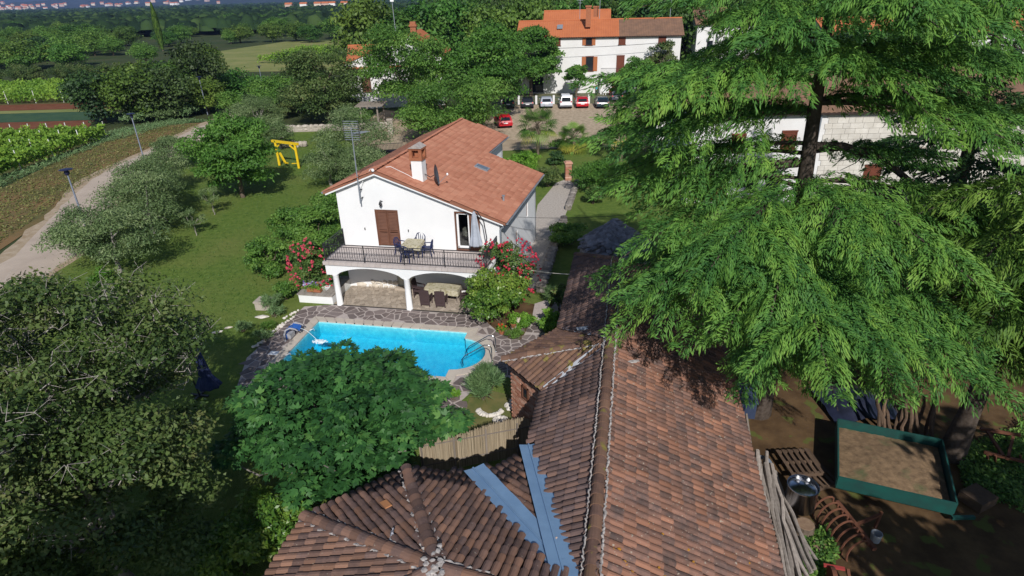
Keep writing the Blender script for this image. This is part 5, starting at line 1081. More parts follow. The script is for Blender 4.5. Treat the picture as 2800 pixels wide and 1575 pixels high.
def drywall(name, label, a, b, h, w_, step=.34, m=None, rows=2, seed=1):
    "loose stones laid in rows on a rubble core"
    g = random.Random(seed); a = np.asarray(a, float); b = np.asarray(b, float); L_ = np.linalg.norm(b-a); d = (b-a)/L_; x = np.cross(d, ZZ); t = thing(name, label, 'wall', a)
    c = M(); c.prism([a-x*w_*.4, b-x*w_*.4, b-x*w_*.4+ZZ*h*.9, a-x*w_*.4+ZZ*h*.9], x*w_*.8); c.build('core', m or m_wst, t)
    for r_ in range(rows):
        s = 0
        while s < L_:
            sl_ = step*g.uniform(.6, 1.5); q = M(); hh = h/rows; random.seed(g.random()); q.ball(a+d*(s+sl_/2)+ZZ*(hh*(r_+.55)), (sl_*.54, w_*.56, hh*.6), 6, 4, .18)
            th_ = math.atan2(d[1], d[0]); cc_ = a+d*(s+sl_/2)
            for i_, v_ in enumerate(q.v): w__ = np.array(v_)-cc_; q.v[i_] = tuple(cc_+d*w__[0]+x*w__[1]*-1+ZZ*w__[2])
            q.build('stone', m or m_wst, t); s += sl_*.97
    return t
drywall('stone_wall', 'dark stone kerb wall along the right side of the path, near part', site(1478, 800), site(1512, 690), .45, .6, .42, seed=1)
drywall('stone_wall', 'dark stone kerb wall along the path, middle part above the lawn', site(1514, 680), site(1541, 610), .45, .55, .42, seed=2)
drywall('stone_wall', 'stone kerb wall along the path close to the gate pillar', site(1553, 575), site(1578, 505), .4, .5, .5, seed=3)
drywall('stone_wall', 'low dry stone wall along the far side of the garden lawn', (-30.5, 77.5, 0), (-15.5, 77.8, 0), .8, .6, .8, m_wpale, 2, 4)
random.seed(21)
# brick gate pillar with cap, dark gate leaf
gp_ = thing('gate_pillar', 'orange brick gate pillar at the top of the stone path', 'pillar', site(1553, 492)); c = site(1553, 492)
for k in range(14):
    for s in (0, 1):
        mm = M(); mm.box(c[0]+(.14 if s else -.14)*(1 if k % 2 else 0), c[1]+(.14 if s else -.14)*(0 if k % 2 else 1), .02+k*.105, .27 if k % 2 else .55, .55 if k % 2 else .27, .095, .1); mm.build('brick_course', m_hb, gp_)
mm = M(); mm.box(c[0], c[1], 1.5, .7, .7, .1, .1); mm.box(c[0], c[1], 1.6, .5, .5, .08, .1); mm.build('cap', m_hb, gp_)
gt = thing('garden_gate', 'thin dark metal garden gate beside the brick pillar', 'gate', c)
for k in range(6): mm = M(); mm.bar(c+np.array([.4+.02*k, .15+.16*k, .1]), c+np.array([.4+.02*k, .15+.16*k, 1.25]), .025); mm.build('bar', m_iron, gt)
for z_ in (.15, 1.2): mm = M(); mm.bar(c+np.array([.4, .1, z_]), c+np.array([.52, 1.0, z_]), .035); mm.build('rail', m_iron, gt)
# pale stone fountain block, white slabs, pebbles
def boulder(label, x, y, sx, sy, sz, m, name='garden_stone', cat='stone', rz_=None):
    p = site(x, y); mm = M(); mm.ball((0, 0, sz*.4), (sx, sy, sz*.7), 8, 5, .16); o = mm.build(name, m, world=False); o.location = p; o.rotation_euler = (0, 0, random.uniform(0, 3) if rz_ is None else rz_); return tag(o, label, cat)
p = site(728, 842); sb = M(); sb.box(0, 0, 0, .88, .62, .42, -.15); sb.box(0, 0, .42, .96, .72, .09, -.15); o = sb.build('stone_block', m_wpale, world=False); o.location = p; tag(o, 'pale square stone block standing on the lawn', 'stone')
m_wh = mat('white_limestone', (.68, .64, .58), (.55, .50, .44), scale=6, rough=.95, bump=.4)
boulder('long white slab stone lying on the lawn', 718, 868, .38, .16, .10, m_wh, rz_=.1)
for i, (x, y, s_, lb) in enumerate(((497, 934, .13, 'smallest white stone at the left end of the lawn stone row'), (541, 924, .3, 'long white stone in the lawn row beside a yellow shrub'), (594, 909, .28, 'white stone in the middle of the lawn row'), (625, 897, .22, 'orange tinted stone at the right end of the lawn row'))): boulder(lb, x, y, s_, s_*.35, .07, m_wh if i < 3 else m_foot, rz_=.35)
for j, (x, y, n_, lb) in enumerate(((752, 905, 9, 'row of small white pebbles at terrace edge above the fountain'), (715, 938, 6, 'white pebbles round the dark tuft at the terrace edge'), (785, 880, 7, 'white pebbles below the lavender left of the pool'), (800, 858, 6, 'pale edging stones where terrace meets the lawn'))):
    t = thing('pebble_edging', lb, 'stones', site(x, y))
    for k in range(n_): p = site(x+(k-n_/2)*7+random.uniform(-2, 2), y-(k-n_/2)*4.5+random.uniform(-2, 2)); mm = M(); mm.ball(p+ZZ*.03, (.10*random.uniform(.6, 1.2), .08, .06), 6, 4, .2); mm.build('pebble', m_wh, t)
for j, (x, y, rx_, n_, lb) in enumerate(((1340, 1125, 30, 13, 'ring of white stones in front of the tall lavender clump'), (1398, 1112, 14, 14, 'heap of white stones against the brick hut corner'), (1368, 1150, 13, 12, 'small round ring of white stones near the reed fence'))):
    t = thing('stone_ring', lb, 'stones', site(x, y))
    for k in range(n_):
        a = 2*math.pi*k/n_ if j != 0 else math.pi*(k/(n_-1)); p = site(x+rx_*math.cos(a)*(1 if j != 1 else random.random()), y+rx_*.45*math.sin(a)*(1 if j != 1 else random.random()*2)); mm = M(); mm.ball(p+ZZ*.05, (.13*random.uniform(.6, 1.2), .11, .09), 6, 4, .25); mm.build('stone', m_wh, t)
sheet('flower_bed', [site(x, y)[:2] for x, y in ((1285, 1085), (1330, 1065), (1400, 1080), (1418, 1130), (1425, 1165), (1290, 1185), (1262, 1150))], .0, mat('dry_bed', (.17, .15, .055), (.10, .12, .035), scale=1.5, rough=.95, bump=.5))
sheet('planter_bed', [site(x, y)[:2] for x, y in ((1318, 868), (1345, 893), (1385, 925), (1425, 930), (1452, 880), (1462, 832), (1400, 820), (1320, 845))], .001, m_soil)
# planter: stones, terracotta pots, geraniums
for x, y, s_, lb in ((1405, 905, .28, 'upright pale stone in planter bed beside a terracotta pot'), (1418, 893, .3, 'slanted pale trunk like stone in the planter bed')): boulder(lb, x, y, s_*.6, s_*.5, s_*1.6, m_wpale)
m_terra = mat('terracotta', (.36, .13, .065), (.30, .11, .055), scale=5, rough=.85)
def pot(label, p, r_, h_, flower=None, long=None, fl=90):
    t = thing('flower_pot', label, 'flower pot', p); mm = M()
    if long: mm.box(p[0], p[1], p[2], long, .24, h_, AL)
    else: mm.lathe([(r_*.7, 0), (r_, h_*.9), (r_*1.12, h_*.9), (r_*1.12, h_), (r_*.9, h_), (r_*.85, h_*.8)], p, 12)
    mm.build('pot', m_terra, t); n = 260; P = rng.normal(size=(n, 3))*np.array([(long or r_*1.6)*.38, r_*.55, .08])+np.array([0, 0, h_+.08]); V, F = leaf_quads(P, rdir(n), rdir(n), .09, .06); V = V@np.array([[math.cos(AL), math.sin(AL), 0], [-math.sin(AL), math.cos(AL), 0], [0, 0, 1]])+np.asarray(p); obj('leaves', npmesh('leaves', V, F, rng.random(n)), LM['lime'], t)
    if flower is not None:
        mm = M()
        for _ in range(9): mm.ball(np.asarray(p)+rng.normal(size=3)*np.array([r_*.9, r_*.7, .05])+ZZ*(h_+.2), .045, 6, 4, .2)
        tag(mm.build('blooms', flower, t), kind='stuff')
m_ger = mat('geranium_red', (.62, .03, .025), (.5, .02, .02), scale=9)
pot('round terracotta pot of red geraniums at the terrace corner', site(1372, 912), .17, .24, m_ger); pot('terracotta pot between the stones in planter bed', site(1404, 893, .35), .15, .2); pot('long terracotta trough on the low white planter wall', pp(-1.55, .35, .56), .2, .18, None, .8)
pot('terracotta pot with seedlings at the left corner of the brown roof', bp(-8.55, 9.9, 0), .22, .26, None)
mm = M(); mm.tube([bp(-8.9, 9.9, 0), bp(-8.95, 10.1, 1.1)], .02, 5); tag(mm.build('garden_stake', mat('green_plastic', (.02, .14, .08))), 'green garden stake beside the terracotta pot with seedlings', 'stake')
# low white planter wall left of the patio with stone cap and steps
pw = thing('planter_wall', 'low white planter wall with dark stone top left of the patio', 'planter', pp(-2.3, .05)); mm = M(); mm.prism([pp(-2.4, .05, -.03), pp(-.4, .05, -.03), pp(-.4, 2.6, -.03), pp(-2.0, 2.6, -.03)], (0, 0, .48)); mm.build('wall', m_white, pw)
u_ = -2.45
while u_ < -.45: w_ = random.uniform(.3, .5); mm = M(); mm.prism([pp(u_, .0, .45), pp(min(u_+w_-.015, -.38), .0, .45), pp(min(u_+w_-.015, -.38), .62, .45), pp(u_, .62, .45)], (0, 0, .07)); mm.build('cap_stone', m_wst, pw); u_ += w_
for k in range(5): mm = M(); mm.prism([pp(-1.0, .65+k*.4, .451), pp(-.4, .65+k*.4, .451), pp(-.42, 1.03+k*.4, .451), pp(-1.0, 1.03+k*.4, .451)], (0, 0, .05)); mm.build('cap_stone', m_wst, pw)
mm = M(); mm.bar(pp(-1.9, .9, .5), pp(-.9, 2.3, .9), .3, .16); tag(mm.build('stone_beam', m_post), 'grey weathered wooden beam sloping across the planter', 'beam')
shrub('petunia_plant', 'white and violet petunias on the planter wall', pp(-2.0, .9), .35, .33, 'sage', 500, .1, 90, 'flowers'); bpy.context.view_layer.update()
_o = [o for o in bpy.data.objects if o.get('label') == 'white and violet petunias on the planter wall'][0]; _o.location.z = .5
mm = M()
for _ in range(34): mm.ball(pp(-2.0+random.gauss(0, .2), .75+random.gauss(0, .15), .78+random.gauss(0, .07)), (.055, .055, .025), 6, 4); 
tag(obj('blooms', mm.mesh('blooms'), mat('petunia', (.6, .55, .75), (.18, .08, .42), scale=7, lo=.47, hi=.53), _o, world=False), kind='stuff'); [o for o in _o.children if o.name.startswith('blooms')][0].location = -_o.location
# ================================================================ furniture
m_wick = mat('brown_wicker', (.050, .032, .034), (.075, .05, .05), scale=30, rough=.75, bump=.5, bscale=60)
m_cloth = mat('patterned_cloth', (.46, .42, .31), (.28, .25, .14), scale=8, rough=.9, lo=.5, hi=.62)
def wicker(label, p, rz_):
    t = thing('wicker_chair', label, 'chair', p, 'wicker chairs round the patio table', rz_)
    def q(name, f): mm = M(); f(mm); return mm.build(name, m_wick, t, world=False)
    q('seat', lambda m: m.box(0, 0, .36, .52, .5, .1))
    def back(m):
        P = []
        for i in range(7):
            x = -.27+.09*i
            for z, y in ((.3, .24), (.7, .27), (.98+.05*math.cos(x*5), .31)): P += [(x, y+.05*math.cos(x*4)-.05, z), (x, y+.05*math.cos(x*4)-.01, z)]
        F = []
        for i in range(6):
            for k in range(2):
                a = 6*i+2*k; F += [(a, a+6, a+8, a+2), (a+1, a+3, a+9, a+7)]
            F += [(6*i+4, 6*i+10, 6*i+11, 6*i+5)]
        F += [(0, 2, 3, 1), (2, 4, 5, 3), (36, 37, 39, 38), (38, 39, 41, 40)]
        m.add(P, F)
    q('backrest', back)
    q('skirt', lambda m: m.box(0, .22, .1, .52, .04, .28))
    for sx in (-1, 1):
        q('armrest', lambda m: (m.bar((sx*.28, -.22, .6), (sx*.28, .25, .66), .06, .05), m.bar((sx*.28, -.22, .4), (sx*.28, -.22, .62), .05)))
        for sy in (-.22, .22): q('leg', lambda m: m.box(sx*.24, sy, 0, .05, .05, .38))
    return t
fz_ = .045
pt = thing('patio_table', 'long table under a patterned cloth behind patio columns', 'table', pp(5.5, 1.35, fz_))
for su in (0, 1):
    c = pp(5.0+.95*su, 1.4, fz_); mm = M(); mm.obox(c+ZZ*.73, (UU, VV, ZZ), (.47, .42, .02)); mm.build('top', m_post, pt)
    for i in (-1, 1):
        for j in (-1, 1): mm = M(); mm.bar(c+UU*.4*i+VV*.36*j, c+UU*.4*i+VV*.36*j+ZZ*.72, .05); mm.build('leg', m_post, pt)
    cl_ = M(); P = []; n = 24
    for i in range(n):
        a = 2*math.pi*i/n; x = max(-1, min(1, 1.35*math.cos(a))); y = max(-1, min(1, 1.35*math.sin(a))); P.append((x, y))
    drop = [.26+.1*abs(x*y)+.03*math.sin(5*i) for i, (x, y) in enumerate(P)]
    V_ = [c+UU*x*.48+VV*y*.43+ZZ*.756 for x, y in P]+[c+UU*x*.5+VV*y*.46+ZZ*(.75-d_) for (x, y), d_ in zip(P, drop)]
    cl_.add(V_, [tuple(range(n))]+[(i, n+i, n+(i+1) % n, (i+1) % n) for i in range(n)]); o = cl_.build('tablecloth', m_cloth); tag(o, ('patterned cloth on left half of the patio table', 'patterned cloth on right half of the patio table')[su], 'tablecloth')
for lb, u_, v_, a in (('dark wicker chair showing its back, left of two before the patio table', 4.75, .62, 180), ('dark wicker chair showing its back, right of two before the patio table', 5.6, .6, 182), ('dark wicker chair at the right end of patio table turned sideways', 6.75, 1.15, -75), ('dark wicker chair at left end of patio table behind the column', 4.05, 1.55, 85)): wicker(lb, pp(u_, v_, fz_), AL+R(a))
m_navy = mat('navy_plastic', (.012, .022, .085), rough=.4, spec=.4)
def plast(label, p, rz_):
    t = thing('plastic_chair', label, 'chair', p, 'blue plastic chairs on the balcony', rz_)
    def q(name, f, sm=False): mm = M(); f(mm); return mm.build(name, m_navy, t, sm, world=False)
    q('seat', lambda m: m.box(0, 0, .41, .46, .44, .03))
    arch_ = [(-.23, .2, .42), (-.25, .25, .7), (-.17, .28, .86), (0, .3, .92), (.17, .28, .86), (.25, .25, .7), (.23, .2, .42)]
    q('back_frame', lambda m: m.tube(arch_, .028, 6), True)
    for x in (-.1, 0, .1): q('back_slat', lambda m: m.tube([(x, .21, .43), (x*1.1, .26, .65), (x*1.15, .29, .88)], .02, 4))
    for sx in (-1, 1):
        q('armrest', lambda m: m.tube([(sx*.25, .25, .66), (sx*.28, .0, .65), (sx*.27, -.2, .64), (sx*.25, -.23, .55)], .026, 6), True)
        q('leg', lambda m: m.tube([(sx*.25, -.23, .55), (sx*.24, -.22, .2), (sx*.25, -.25, 0)], .028, 5)); q('leg', lambda m: m.tube([(sx*.23, .2, .42), (sx*.25, .27, 0)], .028, 5))
    return t
tb = pp(4.05, 1.35, 2.602); bt = thing('balcony_table', 'small square table with pale patterned cloth on the balcony', 'table', tb)
mm = M(); mm.obox(tb+ZZ*.71, (UU, VV, ZZ), (.44, .44, .02)); mm.build('top', m_navy, bt)
for i in (-1, 1):
    for j in (-1, 1): mm = M(); mm.bar(tb+UU*.36*i+VV*.36*j, tb+UU*.36*i+VV*.36*j+ZZ*.7, .05); mm.build('leg', m_navy, bt)
ax = (norm(UU+VV*.35), norm(VV-UU*.35), ZZ); V_ = []; n = 28
for ring in (0, 1):
    for i in range(n): a = 2*math.pi*i/n; x = max(-1, min(1, 1.38*math.cos(a))); y = max(-1, min(1, 1.38*math.sin(a))); k = .49+.05*ring; V_.append(tb+UU*x*k+VV*y*k+ZZ*(.737 if not ring else .737-(.16+.14*abs(x*y)+.03*math.sin(i*3))))
mm = M(); mm.add(V_, [tuple(range(n))]+[(i, n+i, n+(i+1) % n, (i+1) % n) for i in range(n)]); tag(mm.build('tablecloth', m_cloth), 'pale patterned cloth over the balcony table', 'tablecloth')
for lb, du, dv, a in (('navy plastic chair nearest the railing before the balcony table', -.1, -.78, 172), ('navy plastic chair behind the balcony table against the wall', .12, .72, 5), ('navy plastic chair at left of the balcony table', -.72, .05, 80), ('navy plastic chair at right of the balcony table', .78, -.02, -85)): plast(lb, tb+UU*du+VV*dv, AL+R(a))
# folded cantilever parasols
def parasol(label, p, col, lean, h=2.5, arm_side=1, rf=.3, colname='grey'):
    t = thing('cantilever_parasol', label, 'parasol', p); p = np.asarray(p, float)
    mm = M(); mm.tube([p+UU*.5*arm_side+ZZ*0, p+UU*.62*arm_side+ZZ*1.0, p+UU*.5*arm_side+ZZ*1.9, p+UU*.18*arm_side+ZZ*2.42, p+ZZ*2.5], .03, 7); mm.build('curved_pole', m_iron, t, True)
    prof = []; n = 16; V_ = []
    for k, (r_, z_) in enumerate(((.05, 2.42), (.10, 2.2), (.16, 1.7), (.22, 1.1), (rf, .62), (rf*.9, .55))):
        for j in range(n): a = 2*math.pi*j/n; q = r_*(1+.22*(j % 2)*(k > 0)); V_.append(p+np.array([q*math.cos(a), q*math.sin(a)*.8, z_])+lean*(2.42-z_))
    mm = M(); mm.add(V_, [(i*n+j, i*n+(j+1) % n, (i+1)*n+(j+1) % n, (i+1)*n+j) for i in range(5) for j in range(n)]+[tuple(range(n)), tuple(range(5*n, 6*n))[::-1]]); mm.build('folded_canopy', col, t)
    mm = M(); mm.obox(p+UU*.5*arm_side+ZZ*.03, (UU, VV, ZZ), (.42, .05, .03)); mm.obox(p+UU*.5*arm_side+ZZ*.03, (UU, VV, ZZ), (.05, .42, .03)); mm.build('base', m_iron, t)
parasol('folded grey cantilever parasol on the balcony beside the open shutter', pp(7.35, 1.75, 2.602), mat('grey_canvas', (.40, .43, .50), (.34, .37, .43), scale=4, rough=.9), np.array([.02, 0, 0]))
parasol('folded navy parasol standing in shade between oak and fig', site(575, 1085), mat('navy_canvas', (.035, .05, .13), (.02, .03, .085), scale=3, rough=.85, stretch=(6, 6, .6)), np.array([.06, -.02, 0]), rf=.45, arm_side=-1)
# wires from the house to garden and barn
m_wire = mat('wire', (.03, .03, .03), rough=.6)
def wire(label, a, b, sag, r_=.012, m=m_wire, n=14, name='overhead_wire', cat='wire'):
    a = np.asarray(a, float); b = np.asarray(b, float); mm = M(); mm.tube([a+(b-a)*t-ZZ*sag*4*t*(1-t) for t in np.linspace(0, 1, n)], r_, 4); return tag(mm.build(name, m), label, cat)
wire('thin black wire running from the house wall to the right', hp(8.4, 6.0, 3.3), (9.5, 33.5, 3.5), .25)
wire('thin grey cable crossing the right house wall downwards', hp(8.42, 2.8, 4.0), hp(8.42, 9.5, 1.2), .02, .008); wire('lower grey cable on the right house wall', hp(8.42, 2.8, 3.6), hp(8.42, 6.5, 1.0), .02, .008)
wire('cream cable from the rose to the barn eave', hp(8.9, 1.4, 2.3), bp(-2.2, 26.5, 2.75), .12, .022, mat('cream_cable', (.5, .47, .38))); wire('black cable strung across the farmhouse facade', (-4, 103.2, 7.3), (24, 100.0, 7.6), .35, .03)
# ================================================================ swing, lamps
yel = mat('yellow_paint', (.72, .50, .015), (.66, .44, .012), scale=4, rough=.6)
sw = thing('swing_frame', 'yellow wooden swing frame with cross beam on the lawn', 'swing', site(780, 450)); a, b = site(765, 452), site(818, 460)
for p in (a, b):
    mm = M(); mm.bar(p, p+ZZ*2.35, .2); mm.build('post', yel, sw)
    mm = M(); mm.bar(p+np.array([.55 if p is a else -.55, 0, 2.3]), p+ZZ*1.75, .12); mm.build('brace', yel, sw)
mm = M(); d = norm(b-a); mm.bar(a-d*.45+ZZ*2.42, b+d*.45+ZZ*2.42, .22); mm.build('beam', yel, sw)
mm = M(); c = a+d*.9; mm.bar(a+d*.35+ZZ*1.3, c+ZZ*.35, .2, .1); mm.bar(c+ZZ*.35, c+d*.35+ZZ*.35, .2, .1); mm.build('slide', yel, sw)
mm = M(); mm.box(*(b-d*.55)[:2], .4, .5, .2, .06); mm.build('seat', yel, sw)
for s_ in (-.2, .2): mm = M(); mm.bar(b-d*(.55+s_)+ZZ*.45, b-d*(.55+s_)+ZZ*2.35, .03); mm.build('chain', mat('green_chain', (.03, .16, .06)), sw)
for k in range(8): p = site(757+k*11, 402+random.uniform(-4, 3)); mm = M(); mm.ball(p+ZZ*.3, (.38, .3, .34), 7, 4, .2); tag(mm.build('field_stone', m_wpale), ('leftmost pale rock', 'second pale rock from left', 'third pale rock from left', 'fourth pale rock from left', 'fifth pale rock from left', 'third pale rock from right', 'second pale rock from right', 'rightmost pale rock')[k]+' of the row behind the yellow swing', 'rock', 'row of rocks behind the swing')
m_pole = mat('galvanised', (.30, .33, .42), (.25, .28, .36), scale=3, rough=.45, metal=.4); m_head = mat('lamp_head', (.02, .022, .06), rough=.4)
def lamp_post(label, p, h):
    t = thing('street_lamp', label, 'street lamp', p, 'street lamps along the road'); mm = M(); mm.tube([(0, 0, -.05), (0, 0, h*.3), (0, 0, h-.35)], [.075, .065, .05], 8); mm.build('pole', m_pole, t, True, world=False)
    mm = M(); mm.lathe([(.05, 0), (.13, .05), (.17, .2), (.1, .36)], (0, 0, h-.4), 12); mm.build('lantern', m_head, t, True, world=False)
    mm = M(); mm.lathe([(.40, 0), (.42, .025), (.3, .06), (.05, .09)], (0, 0, h-.02), 16); mm.build('shade', m_head, t, True, world=False)
lamp_post('nearest street lamp with flat blue shade beside the olives', site(250, 662), 5.2); lamp_post('second street lamp along the road past the bare verge', site(400, 456), 5.3); lamp_post('third street lamp at the bend where the road disappears', site(568, 313), 5.3); lamp_post('farthest street lamp pole among the trees', site(724, 264), 5.0)
# ================================================================ stone hut (dry stone cone) behind the barn
kz = thing('stone_hut', 'round dry stone hut with conical slab roof in cedar shade', 'stone hut', (6.2, 33.4, 0)); m_slab = mat('grey_slab', (.155, .15, .165), (.24, .235, .26), scale=3, rough=.95, vary=.3, bump=.6, bscale=10)
mm = M(); mm.lathe([(2.15, 0), (2.05, 1.3), (1.7, 1.5), (.35, 2.8), (.05, 2.9)], (6.2, 33.4, 0), 20); mm.build('core', m_slab, kz)
sm = M(); sm.ball((0, 0, 0), (.26, .2, .055), 7, 4, .22); sme = sm.mesh('slab'); sme.materials.append(m_slab)
for k in range(240):
    t_ = (k/240)**.8; a = k*2.39996; rr = 2.1*(1-t_)+.1; z_ = 1.4+1.5*t_; o = bpy.data.objects.new('roof_slab', sme); COL.objects.link(o); o.parent = kz; s_ = random.uniform(.7, 1.4); o.location = (rr*math.cos(a), rr*math.sin(a), z_); o.rotation_euler = (random.uniform(-.1, .1), .35+random.uniform(-.1, .2), a+random.uniform(-.3, .3)); o.scale = (s_, s_*random.uniform(.7, 1.3), random.uniform(.8, 1.6))
# ================================================================ yard right of the barn
m_green = mat('trailer_green', (.010, .075, .062), (.014, .055, .048), scale=2.5, rough=.5, spec=.4)
m_straw = mat('chaff', (.25, .165, .095), (.13, .085, .05), scale=5, rough=.95, bump=.8, bscale=25, detail=8, c4=(.10, .11, .05), c4lo=.58, c4scale=1.2, c4w=.15)  # darker patches put dappled shade into the chaff colour
NL, NR, FL = site(2293, 1302, .78), site(2618, 1376, .78), site(2292, 1145, .78); ex = NR-NL; ey = FL-NL
tr1 = thing('trailer', 'green tipping trailer bed filled with chaff', 'trailer', (NL+NR)/2*np.array([1, 1, 0])); X_ = norm(ex); Y_ = norm(ey); LX, LY = np.linalg.norm(ex), np.linalg.norm(ey)
for nm, a, b in (('near_side', NL, NL+ex), ('far_side', FL, FL+ex), ('end_board', NL, FL), ('end_board', NL+ex, FL+ex)):
    mm = M(); mm.bar(a-ZZ*.22, b-ZZ*.22, .05, .44); mm.build(nm, m_green, tr1); 
mm = M(); mm.prism([NL-ZZ*.5, NL+ex-ZZ*.5, FL+ex-ZZ*.5, FL-ZZ*.5], (0, 0, .08)); mm.build('bed', m_green, tr1)
for a in (.22, .75):
    for b in (.06, .94): c = NL+ex*a+ey*(.2+.6*(b > .5))-ZZ*.58; mm = M(); mm.tube([c-Y_*.1, c+Y_*.1], .2, 14); w__ = mm.build('wheel', mat('tyre', (.015, .015, .016), rough=.9), tr1); mm = M(); mm.tube([c-Y_*.11, c+Y_*.11], .1, 10); mm.build('rim', mat('rust', (.16, .065, .035), (.11, .045, .028), scale=6, rough=.9), w__)
mm = M(); mm.bar(NL+ex-ZZ*.6, NL+ex*1.2+ey*.1-ZZ*.65, .1); mm.build('drawbar', m_green, tr1)
gx, gy = 26, 26; V_ = []
for i in range(gx+1):
    for j in range(gy+1): a, b = i/gx, j/gy; V_.append(NL+ex*(.02+.96*a)+ey*(.02+.96*b)-ZZ*(.34-.13*math.sin(a*3.1)*math.sin(b*3.1)-.035*random.random()))
cf = obj('chaff_heap', npmesh('chaff_heap', V_, [(i*(gy+1)+j, (i+1)*(gy+1)+j, (i+1)*(gy+1)+j+1, i*(gy+1)+j+1) for i in range(gx) for j in range(gy)], smooth=True), m_straw); tag(cf, 'brown chaff heaped in the green trailer', 'chaff')
# stainless wine vat
vb = site(2180, 1396); m_steel = mat('stainless', (.52, .53, .57), (.46, .47, .51), scale=2, rough=.22, metal=1, stretch=(1, 1, 14), spec=.5)
vt = thing('steel_vat', 'shiny stainless steel vat with floating lid beside the pallets', 'vat', vb); mm = M(); mm.lathe([(.44, .22), (.46, .25), (.46, 1.02), (.47, 1.03), (.47, 1.07), (.445, 1.07), (.44, .9)], vb, 28); mm.build('tank', m_steel, vt, True)
mm = M(); mm.lathe([(.43, .98), (.38, 1.03), (.1, 1.09), (.02, 1.1)], vb, 24); mm.build('lid', m_steel, vt, True)
for a in range(3): q = vb+np.array([.33*math.cos(a*2.1), .33*math.sin(a*2.1), 0]); mm = M(); mm.bar(q, q+ZZ*.25, .06); mm.build('leg', m_steel, vt)
for dx, dy in ((-.06, .3), (.22, .18)): mm = M(); mm.lathe([(.05, 0), (.055, .04), (.02, .1)], vb+np.array([dx, dy, 1.08]), 10); mm.build('cap', m_trim, vt)
mm = M(); mm.box(vb[0], vb[1]-.42, .3, .08, .06, .1); mm.build('tap', m_iron, vt)
# pallets
m_pal = mat('pallet_wood', (.13, .085, .055), (.09, .058, .04), scale=7, rough=.9, stretch=(1, 1, 1), vary=.2, bump=.3)
def pallet(label, p, rz_, z0):
    t = thing('pallet', label, 'pallet', (p[0], p[1], z0), 'wooden pallets beside the trailer', rz_)
    for k in range(6): mm = M(); mm.box(-.5+k*.2, 0, .11, .11, 1.2, .022); mm.build('slat', m_pal, t, world=False)
    for y in (-.55, 0, .55): mm = M(); mm.box(0, y, .0, 1.1, .1, .105); mm.build('bearer', m_pal, t, world=False)
pallet('wooden pallet with wide gaps lying left of the trailer', site(2185, 1262, .35), .04, .25); pallet('second wooden pallet under the steel vat side, half hidden', site(2225, 1305), .25, .02); pallet('dark pallet lying beneath the wide gapped pallet', site(2190, 1268, .1), .02, .1)
# leaning heap of poles against the barn
m_pw = mat('grey_pole_wood', (.34, .295, .26), (.24, .205, .18), scale=9, rough=.95, vary=.25, bump=.5, bscale=18)
gq = random.Random(4)
for k in range(24):
    a = site(2062+gq.uniform(0, 30)+k*1.4, 1225+gq.uniform(0, 60)+k*2.5, 1.15-k*.025); b = site(2112+k*5.2+gq.uniform(-12, 12), 1640-abs(k-9)*5-(k > 18)*30+gq.uniform(-20, 20), .12+gq.random()*.5)
    random.seed(k); P = [a+(b-a)*i/6+np.array([random.gauss(0, .025), random.gauss(0, .02), random.gauss(0, .025)]) for i in range(7)]
    mm = M(); mm.tube(P, [gq.uniform(.055, .08)*(1-.04*i) for i in range(7)], 7); tag(mm.build('wooden_pole', m_pw, smooth=True), 'grey weathered wooden pole in the heap along the barn wall', 'pole', 'wooden poles heaped along the barn')
random.seed(33)
# rusty spring-tine cultivator
m_rust = mat('rust', (.16, .065, .035)); cu_ = thing('cultivator', 'rusty spring tine cultivator with curled tines lying in shade', 'cultivator', site(2330, 1460)); a, b = site(2288, 1372, .5), site(2392, 1502, .45)
mm = M(); mm.bar(a, b, .12); mm.build('beam', m_rust, cu_); d = norm(b-a); x = np.cross(d, ZZ)
for k in range(8):
    c = a+(b-a)*(k/7.5)+x*.15; P = [c+ZZ*.05]+[c+x*(.28-.3*math.cos(t))+ZZ*(.12+.3*math.sin(t)-.12*t) for t in np.linspace(.3, 4.0, 9)]; mm = M(); mm.tube(P, .032, 5); mm.build('tine', m_rust, cu_)
mm = M(); mm.bar(a+d*.9-x*.05, a+d*.9-x*.75+ZZ*.3, .08); mm.bar(a+d*.9-x*.75+ZZ*.4, a+d*.9-x*.7-ZZ*.25, .07); mm.build('hitch', m_rust, cu_)
rp_ = thing('plough_frame', 'red painted implement with wheel at the bottom edge of the yard', 'implement', site(2290, 1560)); mm = M(); mm.bar(site(2252, 1545, .45), site(2310, 1556, .45), .1, .05); mm.build('drawbar', mat('red_paint', (.33, .05, .045), rough=.6), rp_); mm = M(); c = site(2275, 1580, .3); mm.tube([c-UU*.06, c+UU*.06], .3, 16); mm.build('wheel', m_rust, rp_); mm = M(); mm.bar(site(2318, 1556, .4), site(2325, 1600, .2), .08); mm.build('leg', m_rust, rp_)
# stumps, buckets
def stump(label, p, r_, h_): 
    t = thing('tree_stump', label, 'stump', p); mm = M(); mm.lathe([(r_*1.1, 0), (r_, h_*.5), (r_*.98, h_)], p, 12); mm.build('bark', m_bark, t); mm = M(); mm.lathe([(r_*.93, h_), (r_*.9, h_+.012)], p, 12); mm.build('cut_face', mat('cut_wood', (.19, .12, .08), (.25, .17, .11), scale=9), t)
stump('cut log stump standing in front of the steel vat', site(2197, 1452), .28, .3); stump('low round stump among weeds left of the cultivator', site(2240, 1500), .22, .12)
mm = M(); mm.lathe([(.13, 0), (.16, .3), (.14, .3), (.12, .05)], site(2392, 1478), 12); tag(mm.build('bucket', mat('pale_bucket', (.3, .32, .34))), 'pale bucket beside the cultivator beam', 'bucket')
mm = M(); mm.box(site(2600, 1355)[0]+.6, site(2600, 1355)[1]-.3, 0, .8, .7, .35, .4); tag(mm.build('crate', m_pal), 'dark crate at the right end of the trailer', 'crate')
